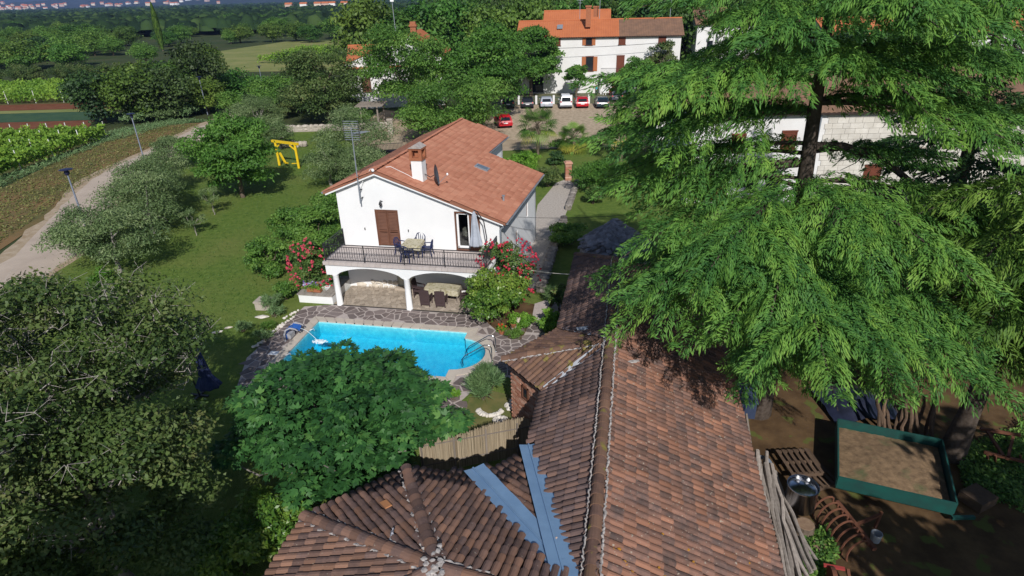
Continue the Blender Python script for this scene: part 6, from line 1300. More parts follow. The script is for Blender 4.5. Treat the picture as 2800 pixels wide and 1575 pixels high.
# firewood: heap, leaning logs, black tarp
m_log = mat('firewood', (.145, .095, .062), (.09, .06, .042), scale=6, rough=.95, vary=.3, bump=.5)
m_cut = mat('cut_firewood', (.36, .21, .11), (.28, .15, .075), scale=8)
for k in range(40):
    p = site(2275+random.uniform(0, 120), 935+random.uniform(0, 110)); a = random.uniform(-.5, .5)+2.0; d = np.array([math.cos(a), math.sin(a), random.uniform(-.2, .2)]); z_ = random.uniform(.08, .55); t = thing('firewood_log', 'split firewood log in the heap under the cedars', 'log', (p[0], p[1], 0), 'firewood heap under the cedars'); mm = M(); L_ = random.uniform(.35, .6); r_ = random.uniform(.06, .1); mm.tube([p+ZZ*z_-d*L_/2, p+ZZ*z_+d*L_/2], r_, 7); mm.build('bark', m_log, t); mm = M(); mm.tube([p+ZZ*z_-d*(L_/2+.006), p+ZZ*z_-d*L_/2], r_*.9, 7); mm.build('cut_face', m_cut, t)
for k in range(15):
    p = site(2395+k*11+random.uniform(-5, 5), 1195+random.uniform(-12, 22)); q = p+np.array([random.uniform(-.5, .5), random.uniform(.3, .9), 1.5+random.uniform(-.3, .3)]); mm = M(); mm.tube(wander(p, q, 4, .06), [.07, .065, .06, .055, .05], 7); tag(mm.build('leaning_log', m_log, smooth=True), 'long log leaning upright in the pile behind the trailer', 'log', 'logs leaning behind the trailer')
mm = M(); tc = site(2335, 1110); V_ = []
for i in range(15):
    for j in range(11): a, b = i/14-.5, j/10-.5; V_.append(tc+np.array([a*2.6, b*2.2, .75*math.exp(-5*(a*a+b*b))+.07*math.sin(a*17+b*9)*math.cos(b*13)+.02]))
obj_ = obj('tarpaulin', npmesh('tarpaulin', V_, [(i*11+j, (i+1)*11+j, (i+1)*11+j+1, i*11+j+1) for i in range(14) for j in range(10)], smooth=True), mat('black_plastic', (.010, .012, .022), (.02, .024, .05), scale=3, rough=.35, spec=.5)); tag(obj_, 'crumpled black plastic tarpaulin over the wood pile', 'tarpaulin')
# weeds and ivy
def ground_cover(name, label, poly, n, ls, leaf, hmax, seed, asp=.6):
    g = np.random.default_rng(seed); xs = [p[0] for p in poly]; ys = [p[1] for p in poly]; P = []
    while len(P) < n:
        q = (g.uniform(min(xs), max(xs)), g.uniform(min(ys), max(ys)))
        if inpoly(q, poly): P.append((q[0], q[1], g.random()**2*hmax*(.4+.6*abs(math.sin(q[0]*1.9)*math.cos(q[1]*2.3)))))
    P = np.array(P); k = len(P); N = nrm_(g.normal(size=(k, 3))*.5+np.array([0, -.2, 1])); D = nrm_(g.normal(size=(k, 3))); D = nrm_(D-N*(D*N).sum(1, keepdims=True)); V, F = leaf_quads(P, D, N, ls*g.uniform(.6, 1.3, k), ls*asp)
    o = obj(name, npmesh(name, V, F, g.random(k)), LM[leaf]); return tag(o, kind='stuff', label=label, cat='plants')
ground_cover('ivy_patch', 'leafy green ivy right of the trailer', [site(x, y)[:2] for x, y in ((2610, 1230), (2640, 1345), (2800, 1400), (2860, 1150), (2700, 1200))], 5200, .13, 'shrub', .45, 1)
ground_cover('weeds', 'weeds along the pole heap', [site(x, y)[:2] for x, y in ((2190, 1470), (2260, 1440), (2290, 1520), (2260, 1575), (2180, 1575))], 1500, .12, 'shrub', .3, 2)
ground_cover('leaf_litter', 'dry leaf litter on the yard soil', [site(x, y)[:2] for x, y in ((2050, 1150), (2130, 1130), (2160, 1250), (2090, 1330))], 2500, .09, 'litter', .03, 3) if 'litter' in LM else None
rr_ = thing('harrow_frame', 'rusty old harrow frame lying in the ivy right of the trailer', 'harrow', site(2740, 1250))
for a, b in (((2690, 1236), (2800, 1262)), ((2680, 1172), (2790, 1190)), ((2700, 1180), (2745, 1250)), ((2770, 1195), (2755, 1255))): mm = M(); mm.bar(site(*a, .4), site(*b, .4), .09); mm.build('bar', m_rust, rr_)
for x in (2700, 2722, 2790): mm = M(); mm.bar(site(x, 1245, .45), site(x, 1262, .05), .06); mm.build('tooth', m_rust, rr_)
for k, x in enumerate((2634, 2640, 2646)): mm = M(); mm.tube([site(x, 1205), site(x, 1205)+np.array([.02*k, 0, 1.6])], .025, 6); tag(mm.build('green_post', m_green), ('leftmost', 'middle', 'rightmost')[k]+' of three thin green fence posts beside the grey trunk', 'post', 'green fence posts')
# dark water tank under the barn eave, boards, coiled hose
tk = M(); c = bp(4.65, 19.4, 1.25); tk.obox(c, (UU, VV, ZZ), (.42, .55, .35)); tk.obox(c+ZZ*.37, (UU, VV, ZZ), (.46, .6, .025)); tag(tk.build('water_tank', mat('dark_blue_panel', (.03, .045, .085), (.045, .06, .11), scale=2, rough=.45)), 'dark blue tank beside the right barn eave under cedar boughs', 'tank')
for k in range(3): mm = M(); mm.bar(bp(4.5+.1*k, 17.3, .9), bp(4.5+.1*k, 18.6, 1.25), .06, .14); tag(mm.build('board', m_post), ('inner', 'middle', 'outer')[k]+' board leaning at the right barn eave below the tank', 'board')
mm = M()
for k in range(4): c = bp(4.95, 16.6, .5); mm.tube([c+np.array([(.4+.02*k)*math.cos(t), .16*math.sin(t)+.03*k, (.42+.02*k)*math.sin(t)*.9]) for t in np.linspace(0, 6.283, 20)], .022, 5)
tag(mm.build('coiled_hose', mat('grey_hose', (.14, .16, .19), rough=.4), smooth=True), 'coil of grey hose hanging at the barn wall below the tank', 'hose')
lad = thing('roof_ladder', 'old wooden ladder lying beside the barn eave', 'ladder', bp(4.6, 14))
for s_ in (0, .35): mm = M(); mm.bar(bp(4.5+s_, 13.2, .8), bp(4.5+s_, 15.4, .9), .06); mm.build('rail', m_post, lad)
for k in range(13): mm = M(); mm.bar(bp(4.5, 13.3+k*.165, .83), bp(4.85, 13.3+k*.165, .83), .04); mm.build('rung', m_post, lad)
# ================================================================ cars
def car(label, p, rz_, paint, kind='hatch'):
    t = thing('parked_car' if kind != 'van' else 'parked_van', label, 'car' if kind != 'van' else 'van', p, 'cars parked in front of the farmhouse', rz_)
    W_ = .86; van = kind == 'van'
    # side profile, x = length (rear at -x), z = height
    if van: prof = [(-2.1, .35), (-2.12, 1.0), (-2.02, 1.72), (-1.9, 1.82), (.55, 1.8), (.85, 1.6), (1.35, 1.12), (2.0, .95), (2.12, .6), (2.1, .35)]
    else: prof = [(-1.95, .33), (-1.99, .62), (-1.88, .9), (-1.6, 1.28), (-1.2, 1.45), (.15, 1.45), (.55, 1.3), (1.05, .95), (1.85, .82), (1.98, .58), (1.95, .33)]
    n = len(prof); V_ = []; F_ = []
    for y, ins in ((-W_, 0), (W_, 0)):
        for x, z in prof: k = 1-.2*max(0, z-.9)/.6; V_.append((x*(1 if z < .9 else .985), y*k, z))
    F_ = [(i, (i+1) % n, n+(i+1) % n, n+i) for i in range(n)]+[tuple(range(n)), tuple(range(2*n-1, n-1, -1))]
    mm = M(); mm.add(V_, F_); body = mm.build('body', paint, t, True, world=False)
    gm = mat('car_glass', (.015, .018, .022), rough=.08, spec=.6)
    def q(nm, P, ext, m, par=t): k = M(); k.prism(P, ext); return k.build(nm, m, par, world=False)
    rx = -2.09 if van else -1.76
    zb, zt = (1.08, 1.62) if van else (.95, 1.3)
    def rearx(z):
        for (x0, z0), (x1, z1) in zip(prof[:5], prof[1:5]):
            if z0 <= z <= z1: return x0+(x1-x0)*(z-z0)/(z1-z0)
        return prof[0][0]
    wv = .62
    q('rear_window', [(rearx(zb)-.012, -wv, zb), (rearx(zb)-.012, wv, zb), (rearx(zt)-.012, wv*.92, zt), (rearx(zt)-.012, -wv*.92, zt)], (.02, 0, 0), gm)
    for s in (-1, 1):
        def sy(z): return s*(W_*(1-.2*max(0, z-.9)/.6)+.006)
        for xa, xb in (((-1.5, -.62), (-.54, .28), (.36, .85)) if not van else ((-1.85, -.9), (-.8, .15), (.25, .85))):
            q('side_window', [(xa, sy(.98), .98), (xb, sy(.98), .98), (min(xb, .45 if not van else .62), sy(zt), zt), (xa+.1, sy(zt), zt)], (0, -s*.02, 0), gm)
        lz = .78 if not van else .95
        q('tail_light', [(rearx(lz)-.02, s*.62, lz), (rearx(lz)-.02, s*.83, lz), (rearx(lz+.16)-.02, s*.8, lz+.16), (rearx(lz+.16)-.02, s*.66, lz+.16)], (.04, 0, 0), mat('tail_red', (.45, .01, .012), rough=.3))
        m2 = M(); m2.ball((.72, s*.95, .98), (.06, .09, .07), 6, 4); m2.build('mirror', paint, t, world=False)
        for x in (-1.25, 1.25):
            m2 = M(); m2.tube([(x, s*.7, .31), (x, s*.88, .31)], .31, 16); wh = m2.build('wheel', MATS['tyre'] if 'tyre' in MATS else mat('tyre', (.015,)*3), t, world=False); m2 = M(); m2.tube([(x, s*.87, .31), (x, s*.89, .31)], .19, 12); m2.build('rim', m_zinc, wh, world=False)
    q('number_plate', [(rearx(.62)-.03, -.26, .6), (rearx(.62)-.03, .26, .6), (rearx(.62)-.03, .26, .71), (rearx(.62)-.03, -.26, .71)], (.02, 0, 0), m_trim)
    m2 = M(); m2.box(-1.98 if not van else -2.1, 0, .34, .1, 1.66, .2); m2.build('bumper', paint if not van else mat('grey_bumper', (.12, .12, .13)), t, world=False)
    return t
def paint(n, c): return mat('paint_'+n, c, rough=.25, spec=.6)
for lb, x, y, c, k in (('black parked car, leftmost in the row of five', 1444, 298, paint('black', (.012, .012, .018)), 'hatch'), ('silver parked car between black car and white van', 1496, 297, paint('silver', (.36, .38, .43)), 'hatch'), ('white parked van in the middle of the row', 1549, 298, paint('white', (.72, .73, .76)), 'van'), ('red parked car right of the white van', 1594, 297, paint('red', (.42, .012, .02)), 'hatch'), ('dark teal parked car, rightmost in the row', 1650, 298, paint('teal', (.012, .03, .042)), 'hatch')):
    p = site(x, y); car(lb, p+np.array([0, 1.9, 0]), R(90-2), c, k)
car('red car half hidden by the feathery tree behind the house roof', site(1402, 345)+np.array([-1.2, .5, 0]), R(100), paint('red', (1, 1, 1)), 'hatch')
car('dark green car hidden left of the black parked car', site(1395, 298)+np.array([-.2, 2.0, 0]), R(88), paint('green', (.015, .04, .03)), 'hatch')
car('grey car at the right beside the rightmost dark car', site(1682, 278)+np.array([.6, 1.5, 0]), R(80), paint('slate', (.05, .06, .075)), 'hatch')
# ================================================================ far houses
m_fw = mat('farm_render', (.74, .73, .72), (.66, .64, .62), scale=.35, rough=.9, spec=.1, lo=.3, hi=.7)
m_ft = mat('farm_tile_new', (.46, .15, .062), (.40, .125, .052), scale=.6, rough=.85, bump=.3, bscale=4)
m_fo = mat('farm_tile_old', (.22, .125, .08), (.15, .09, .062), scale=1.2, rough=.9, bump=.4, bscale=4)
m_shut = mat('red_brown_shutter', (.15, .045, .025), (.12, .036, .02), scale=2, rough=.6)
def ribbed(poly, m, parent, nm='tile_field', pitch=.36, amp=.045):
    "a slope of barrel tiles far away: ribs running down the slope"
    A, B, C, D = [np.asarray(q, float) for q in poly]        # A-B eave, D-C ridge
    n = int(np.linalg.norm(B-A)/pitch)*4; V_ = []; nrm = norm(np.cross(B-A, D-A)); nrm = nrm if nrm[2] > 0 else -nrm
    for i in range(n+1):
        t_ = i/n; h = amp*abs(math.sin(math.pi*i/4)); V_ += [A+(B-A)*t_+nrm*h, D+(C-D)*t_+nrm*h]
    return obj(nm, npmesh(nm, V_, [(2*i, 2*i+2, 2*i+3, 2*i+1) for i in range(n)]), m, parent)
def gable_house(name, label, org, ang, L_, D_, eave, rise, wallm, roofm, wins=(), over=.4, cat='house', left=True):
    "long side along ang; wins: (x, z, w, h, kind) on the front"
    X = np.array([math.cos(ang), math.sin(ang), 0]); Y = np.array([-X[1], X[0], 0]); o = np.asarray(org, float); t = thing(name, label, cat, o)
    mm = M(); P = lambda x, y, z: o+X*x+Y*y+ZZ*z
    mm.prism([P(0, 0, -.1), P(L_, 0, -.1), P(L_, 0, eave), P(0, 0, eave)], Y*.3); mm.prism([P(0, D_, -.1), P(L_, D_, -.1), P(L_, D_, eave), P(0, D_, eave)], -Y*.3)
    for x, s in ((0, 1), (L_, -1)): mm.prism([P(x, .3, -.1), P(x, D_-.3, -.1), P(x, D_-.3, eave), P(x, D_/2, eave+rise), P(x, .3, eave)], X*.3*s)
    wo = mm.build('wall', wallm, t)
    sl = rise/(D_/2); ze = eave-over*sl
    rf_ = M(); rf_.prism([P(-over, -over, ze), P(L_+over, -over, ze), P(L_+over, D_/2, eave+rise), P(-over, D_/2, eave+rise)], ZZ*.12); rf_.prism([P(-over, D_+over, ze), P(L_+over, D_+over, ze), P(L_+over, D_/2, eave+rise), P(-over, D_/2, eave+rise)], ZZ*.12); ro = rf_.build('roof', m_under if roofm is not m_ft else m_ft, t)
    rms = roofm if isinstance(roofm, list) else [(0, 1, roofm)]
    for a, b, m in rms:
        xa, xb = -over+(L_+2*over)*a, -over+(L_+2*over)*b; ribbed([P(xa, -over, ze+.13), P(xb, -over, ze+.13), P(xb, D_/2, eave+rise+.13), P(xa, D_/2, eave+rise+.13)], m, ro); ribbed([P(xa, D_+over, ze+.13), P(xb, D_+over, ze+.13), P(xb, D_/2, eave+rise+.13), P(xa, D_/2, eave+rise+.13)], m, ro)
    rg = M(); rg.tube([P(-over, D_/2, eave+rise+.15), P(L_+over, D_/2, eave+rise+.15)], .14, 6); rg.build('ridge', rms[0][2], ro)
    for x, z, w_, h_, kind in wins:
        f = M(); f.prism([P(x-w_/2, -.02, z), P(x+w_/2, -.02, z), P(x+w_/2, -.02, z+h_), P(x-w_/2, -.02, z+h_)], Y*.03)
        wob = f.build('door' if kind == 'door' else 'window', m_glass if kind in ('open', 'dark') else m_shut, t)
        fr2 = M()
        for s in (-1, 1): fr2.obox(P(x+s*w_/2, -.03, z+h_/2), (X, Y, ZZ), (.05, .04, h_/2))
        fr2.obox(P(x, -.03, z+h_), (X, Y, ZZ), (w_/2+.08, .05, .05)); fr2.obox(P(x, -.06, z), (X, Y, ZZ), (w_/2+.12, .08, .04)); fr2.build('frame', m_shut if kind != 'dark' else m_iron, wob)
        if kind == 'open':
            for s in (-1, 1): k2 = M(); k2.obox(P(x+s*(w_*.78), -.05, z+h_/2), (X, Y, ZZ), (w_*.26, .025, h_/2)); k2.build('shutter', mat('orange_shutter', (.38, .13, .05), rough=.6), wob)
        if kind in ('shut',):
            for k_ in range(7): k2 = M(); k2.obox(P(x, -.03, z+h_*(.1+.13*k_)), (X, Y, ZZ), (w_*.42, .012, h_*.035)); k2.build('slat', m_shut, wob)
    return t, P, X, Y
# long white farmhouse
FA = np.array([2.2, 104.6, 0]); fang = math.atan2(-3.4, 26.0)
fh, P, X, Y = gable_house('farmhouse', 'long white three storey farmhouse with orange and brown tile roof', FA, fang, 25.5, 8.5, 8.6, 2.1, m_fw, [(0, .62, m_ft), (.62, 1, m_fo)], [(6.2, 7.3, .95, 1.3, 'shut'), (11.2, 7.3, 1.0, 1.3, 'open'), (16.4, 7.3, 1.0, 1.3, 'shut'), (22.6, 7.2, 1.1, 1.4, 'shut'), (11.4, 3.4, 1.2, 2.2, 'open'), (16.3, 3.1, 1.15, 2.6, 'door'), (22.4, 3.5, 1.5, 1.6, 'shut'), (16.0, .1, 1.7, 2.6, 'door'), (3.0, .2, 1.8, 2.3, 'dark'), (5.5, 3.5, 1.1, 1.6, 'shut')])
mm = M(); mm.prism([P(13.2, -1.5, 2.72), P(19.0, -1.5, 2.72), P(19.0, 0, 2.72), P(13.2, 0, 2.72)], ZZ*.22); mm.build('balcony', m_fw, fh)
for k in range(42): q = M(); q.bar(P(13.25+k*.137, -1.45, 2.95), P(13.25+k*.137, -1.45, 3.95), .025); q.build('baluster', m_iron, fh)
for z in (2.99, 3.95): q = M(); q.bar(P(13.2, -1.45, z), P(19.0, -1.45, z), .05); q.build('rail', m_iron, fh)
for x in (13.4, 18.8): q = M(); q.bar(P(x, -1.4, 0), P(x, -1.4, 2.75), .3); q.build('post', m_fw, fh)
for x, z, h_ in ((11.0, 9.9, 2.9), (12.2, 11.2, 1.4)): q = M(); q.obox(P(x, 1.7 if x < 12 else 6.5, z+h_/2), (X, Y, ZZ), (.4, .35, h_/2)); c_ = q.build('chimney', m_brk, fh); q = M(); q.obox(P(x, 1.7 if x < 12 else 6.5, z+h_+.1), (X, Y, ZZ), (.5, .45, .12)); q.build('cap', m_brk, c_)
q = M(); q.obox(P(6.5, 1.9, 10.03), (X, norm(Y+ZZ*.5), ZZ), (.45, .5, .06)); q.build('skylight', m_zinc, fh)
gable_house('rear_house', 'orange roofed house just behind the farmhouse ridge', (7.0, 114.5, 0), fang, 11, 8, 9.6, 2.3, m_fw, m_ft)
for x, y0, h_, lb in ((9.6, 4.5, 5.6, 'tall television aerial left on the farmhouse ridge'), (12.8, 5.0, 6.5, 'thin aerial mast right of farmhouse chimney'), (24.0, 4.3, 7.0, 'tall aerial mast at the right end of the farmhouse roof')):
    t = thing('roof_aerial', lb, 'antenna', P(x, y0, 10.9)); q = M(); q.bar(P(x, y0, 10.6), P(x, y0, 10.9+h_*.62), .07); q.build('mast', m_zinc, t)
    for k in range(3): q = M(); q.bar(P(x-.7+.2*k, y0, 10.6+h_*.62-.35*k), P(x+.7-.2*k, y0, 10.6+h_*.62-.35*k), .05); q.build('element', m_zinc, t)
# porch things: little table group, people-sized items kept small
def porch(label, x, y, m, nm, cat, w_=.5, h_=.8): q = M(); c = P(x, y, 0); q.box(c[0], c[1], .38, w_, .45, .06); [q.box(c[0]+i*w_*.4, c[1]+j*.18, 0, .05, .05, .4) for i in (-1, 1) for j in (-1, 1)]; q.box(c[0], c[1]+.2, .4, w_, .05, h_-.35); tag(q.build(nm, m), label, cat)
porch('white garden chair left under the farmhouse balcony', 13.9, -2.2, m_trim, 'garden_chair', 'chair'); porch('white garden chair beside the farmhouse gate', 18.2, -2.3, m_trim, 'garden_chair', 'chair'); porch('red cushioned chair before the farmhouse door', 14.9, -2.4, paint('red', (1, 1, 1)), 'garden_chair', 'chair'); porch('green chair right of the farmhouse door', 17.6, -2.1, mat('green_seat', (.03, .3, .05)), 'garden_chair', 'chair')
# one person standing on the porch in a turquoise top (small and far)
ps = P(12.6, -2.6, 0); person = thing('person', 'person in turquoise top and dark trousers standing on farm porch', 'person', ps)
bm_ = M(); bm_.tube([ps+np.array([-.09, 0, .0]), ps+np.array([-.1, 0, .45]), ps+np.array([-.09, 0, .85])], [.055, .075, .095], 8); bm_.tube([ps+np.array([.09, .05, .0]), ps+np.array([.1, .02, .45]), ps+np.array([.09, 0, .85])], [.055, .075, .095], 8); bm_.tube([ps+ZZ*.8, ps+ZZ*.95, ps+ZZ*1.2, ps+ZZ*1.42, ps+ZZ*1.5, ps+ZZ*1.56], [.15, .165, .17, .17, .06, .055], 10); bm_.ball(ps+ZZ*1.66, (.085, .1, .12), 8, 6)
for s in (-1, 1): bm_.tube([ps+np.array([s*.19, 0, 1.4]), ps+np.array([s*.26, -.03, 1.12]), ps+np.array([s*.22, -.16, .92])], [.055, .045, .035], 6)
bm_.build('body', mat('skin_tone', (.45, .28, .2)), person, True)
c_ = M(); c_.tube([ps+ZZ*.93, ps+ZZ*1.2, ps+ZZ*1.43, ps+ZZ*1.47], [.18, .185, .185, .08], 10); c_.build('top', mat('turquoise_cloth', (.03, .36, .42)), person, True)
for s in (-1, 1): c_ = M(); c_.tube([ps+np.array([s*.09, 0, .06]), ps+np.array([s*.1, 0, .45]), ps+np.array([s*.09, 0, .93])], [.08, .09, .115], 8); c_.build('trouser_leg', mat('dark_cloth', (.03, .03, .045)), person, True)
c_ = M(); c_.ball(ps+ZZ*1.7+np.array([0, .03, 0]), (.095, .1, .11), 8, 5); c_.build('hair', mat('brown_hair', (.05, .03, .02)), person, True)
# iron fence and posts in front of the farmhouse
ff = thing('farm_fence', 'low dark fence with pale posts behind the parked cars', 'fence', (0, 93.5, 0))
for k in range(8): q = M(); q.box(-6+k*2.6, 94.2-k*.2, 0, .3, .3, 1.25); q.build('post', m_fw, ff)
for z in (.35, .95): q = M(); q.bar((-6, 94.2, z), (12, 92.8, z), .05); q.build('rail', m_green, ff)
# white barn with stepped gable left
wb, P2, X2, Y2 = gable_house('white_barn', 'white gabled barn left of the trees, half hidden', (-23.0, 93.5, 0), R(8), 12.5, 16, 5.8, 2.4, m_fw, m_ft, [(3.3, 2.3, 1.3, 1.9, 'shut')])
# its gable faces the camera: gable wall panel
q = M(); q.prism([(-23.4, 93.3, 0), (-9.5, 95.2, 0), (-9.5, 95.2, 6.9), (-13.6, 94.6, 10.0), (-23.4, 93.3, 6.4)], (0, .35, 0)); q.build('gable_wall', m_fw, wb)
q = M(); q.prism([(-23.9, 93.1, 6.2), (-13.6, 94.3, 10.05), (-13.6, 94.3, 10.3), (-23.9, 93.1, 6.45)], (0, 12, 0)); q.prism([(-9.0, 95.1, 6.8), (-13.6, 94.3, 10.05), (-13.6, 94.3, 10.3), (-9.0, 95.1, 7.05)], (0, 12, 0)); q.build('gable_roof', m_ft, wb)
q = M(); q.box(-13.2, 94.9, 8.9, .8, .8, 2.2); cc_ = q.build('chimney', m_brk, wb); q = M(); q.box(-13.2, 94.9, 11.1, 1.1, 1.1, .25); q.box(-13.2, 94.9, 11.35, .8, .8, .4); q.build('cap', m_brk, cc_)
q = M(); q.prism([(-21.3, 93.4, 2.4), (-20.0, 93.6, 2.4), (-20.0, 93.6, 4.4), (-21.3, 93.4, 4.4)], (0, .1, 0)); q.build('gable_window', m_brown, wb)
t = thing('roof_aerial', 'aerial on the white barn beside its brick chimney', 'antenna', (-15.6, 95, 11)); q = M(); q.bar((-15.8, 95, 10), (-15.9, 95, 14.8), .07); q.build('mast', m_zinc, t); q = M(); q.box(-15.9, 95, 14.4, .5, .1, .6); q.build('panel', m_trim, t)
# pergola and gate behind the house, stone gate posts
pg = thing('pergola', 'wooden pergola roof on posts beside the gravel drive', 'pergola', (-17, 80, 0))
for x, y in ((-18.6, 79), (-16.4, 78.6), (-18.4, 82), (-16.2, 81.6)): q = M(); q.bar((x, y, 0), (x, y, 2.6), .18); q.build('post', m_post, pg)
for k in range(7): q = M(); q.bar((-19.2, 78.4+k*.6, 2.7), (-15.6, 77.9+k*.6, 2.8), .12); q.build('rafter', m_post, pg)
for k, (x, y) in enumerate(((-14.2, 74.5), (-8.9, 73.5))):
    t = thing('gate_post', ('left', 'right')[k]+' pale stone gate post behind the house', 'gate post', (x, y, 0))
    for j in range(4): q = M(); q.box(x, y, j*.42, .62, .62, .4, .1*j); q.build('block', m_wpale, t)
    q = M(); q.box(x, y, 1.68, .72, .72, .12); q.build('cap', m_wpale, t)
ig = thing('iron_gate', 'dark iron gate with bars behind the left roof edge', 'gate', (-13, 58, 0)); a, b = site(1020, 433), site(1105, 428)
for k in range(24): c = a+(b-a)*k/23; q = M(); q.bar(c+ZZ*.1, c+ZZ*1.5, .03); q.build('bar', m_iron, ig)
for z in (.25, .8, 1.42): q = M(); q.bar(a+ZZ*z, b+ZZ*z, .04); q.build('rail', m_iron, ig)
q = M(); q.bar(a+ZZ*.4, b+ZZ*.4, .03, .8); q.build('sheet', mat('dark_sheet', (.03, .028, .045)), ig)
# houses right of the picture centre, behind the cedars
rh, P3, X3, Y3 = gable_house('stone_house', 'white and stone house with brown shutters behind the cedar trunk', (13.6, 45.0, 0), R(-2), 34, 9, 6.8, 2.4, mat('house_plaster', (.72, .71, .70), (.64, .62, .60), scale=.6, rough=.9), m_fo, [(3.5, 3.9, .95, 1.35, 'shut'), (7.2, 4.0, 1.0, 1.4, 'shut'), (2.0, .3, 2.3, 1.7, 'shut'), (6.6, .2, 1.0, 2.2, 'dark'), (5.0, .9, .8, 1.4, 'dark')])
gst = random.Random(8); mst = mat('ashlar', (.62, .585, .53), (.52, .485, .43), scale=1.5, rough=.9, vary=.1, bump=.4, bscale=8)
for r_ in range(17):
    x = 9.6+gst.random()*.3
    while x < 25.5:
        w_ = gst.uniform(.45, 1.0); q = M(); q.prism([P3(x, -.05, .05+r_*.39), P3(x+w_-.02, -.05, .05+r_*.39), P3(x+w_-.02, -.05, .42+r_*.39), P3(x, -.05, .42+r_*.39)], Y3*.06); q.build('ashlar_block', mst, rh); x += w_
q = M(); q.prism([P3(9.4, -.12, 3.9), P3(26, -.12, 3.9), P3(26, -.12, 4.05), P3(9.4, -.12, 4.05)], Y3*.1); q.build('string_course', m_wpale, rh)
for x in (8.7, 9.25): q = M(); q.tube([P3(x, -.1, 6.6), P3(x, -.1, .1)], .06, 8); q.build('down_pipe', m_zinc, rh)
for k, (x, z) in enumerate(((13.2, 1.6), (20.0, 4.4))): q = M(); q.prism([P3(x, -.1, z), P3(x+1.3, -.1, z), P3(x+1.3, -.1, z+1.2), P3(x, -.1, z+1.2)], Y3*.05); q.build('window', m_shut, rh)
gable_house('garden_house', 'small house with bright orange tiles seen between cedar boughs', (15.0, 61.5, 0), R(-6), 8, 7, 4.2, 2.3, m_fw, m_ft)
tbl = site(1812, 392); t = thing('garden_umbrella', 'blue and white garden parasol beside the orange roofed house', 'parasol', tbl); q = M(); q.lathe([(1.25, 2.0), (1.2, 2.05), (.6, 2.35), (.03, 2.55)], tbl, 10); q.build('canopy', mat('striped_canopy', (.16, .24, .42), (.5, .55, .62), scale=1.3, lo=.45, hi=.55), t); q = M(); q.bar(tbl, tbl+ZZ*2.5, .05); q.build('pole', m_trim, t)
q = M(); q.box(tbl[0]-.2, tbl[1]-1.6, .4, .55, .5, .06); q.box(tbl[0]-.2, tbl[1]-1.35, .45, .55, .05, .5); [q.box(tbl[0]-.2+i*.24, tbl[1]-1.6+j*.2, 0, .05, .05, .42) for i in (-1, 1) for j in (-1, 1)]; tag(q.build('garden_chair', mat('orange_seat', (.4, .1, .05))), 'orange and white chair under the blue garden parasol', 'chair')
t = thing('garden_bench', 'grey slatted bench against the small orange roofed house', 'bench', (13.4, 62.5, 0))
for k in range(5): q = M(); q.bar((12.6, 62.2, .45+.16*k), (14.3, 62.0, .45+.16*k), .03, .11); q.build('slat', m_post, t)
for x in (12.7, 14.2): q = M(); q.box(x, 62.2, 0, .08, .5, .5); q.build('leg', m_post, t)
for i, (o_, a, L_, D_, e_, r_, rm, lb) in enumerate(((( 33, 112, 0), -6, 13, 9, 9.5, 2.2, m_fo, 'grey and white house with brown roof at the top right beyond the farmhouse'), ((52, 104, 0), 4, 12, 9, 7.5, 2.4, m_ft, 'orange roofed house glimpsed behind the top of the cedar'), ((62, 86, 0), -10, 12, 9, 9.0, 2.4, m_ft, 'cream house with orange roof at the top right edge'))): gable_house('village_house', lb, o_, R(a), L_, D_, e_, r_, m_fw, rm, [(2.5, 5.5, 1.2, 1.3, 'dark'), (6.0, 5.5, 1.2, 1.3, 'dark'), (9.5, 5.5, 1.2, 1.3, 'dark'), (2.5, 2.5, 1.2, 1.3, 'dark'), (6, 2.5, 1.2, 1.3, 'dark')])
t = thing('concrete_pole', 'pale concrete power pole right of the farmhouse', 'pole', (33.5, 104, 0)); q = M(); q.tube([(33.5, 104, 0), (33.5, 104, 10.6)], [.24, .16], 8); q.build('shaft', m_fw, t)
LM['verge'] = leafmat('verge_weed', [(.05, .06, .02), (.08, .085, .03), (.11, .09, .04)], .2)
LM['lawn'] = leafmat('lawn_blade', [(.03, .062, .012), (.048, .085, .018), (.075, .105, .03)], .3)
# ================================================================ vineyards
def vine_row(label, a, b, h, w_, n, seed, group, posts=True, ls=.3, ph=1.9):
    g = np.random.default_rng(seed); a = np.asarray(a, float); b = np.asarray(b, float); d = b-a; L_ = np.linalg.norm(d); x = np.array([-d[1], d[0]])/L_; t = thing('vine_row', label, 'vine row', (a[0], a[1], 0), group); s = g.random(n)
    hh = .45+(h-.45)*g.random(n)**.8*(1+.12*np.sin(s*L_*1.7)); P_ = np.stack([d[0]*s+x[0]*w_*g.normal(size=n)*.4, d[1]*s+x[1]*w_*g.normal(size=n)*.4, hh], 1)
    N = nrm_(g.normal(size=(n, 3))*.7+np.array([0, -.3, .8])); D = nrm_(g.normal(size=(n, 3))); D = nrm_(D-N*(D*N).sum(1, keepdims=True)); V, F = leaf_quads(P_, D, N, ls*g.uniform(.6, 1.3, n), ls*.75); obj('foliage', npmesh('foliage', V, F, np.clip(.3*np.sin(s*40)*.5+.3+.5*g.random(n), 0, 1)), LM['vine'], t, world=False)
    if posts:
        k = max(2, int(L_/4.5))
        for i in range(k+1): p = d*i/k; q = M(); q.bar((p[0], p[1], 0), (p[0]+.06*g.normal(), p[1], ph+.2), .07); q.build('post', m_fw, t, world=False)
for i in range(9): vine_row('near vineyard row, number %s from the bare verge' % ('first', 'second', 'third', 'fourth', 'fifth', 'sixth', 'seventh', 'eighth', 'ninth')[i], (-49.4-2.4*i, 46+1.0*i), (-50.0-2.3*i, 76.5), 1.8, .7, 3600, 200+i, 'rows of the near vineyard', ls=.34)
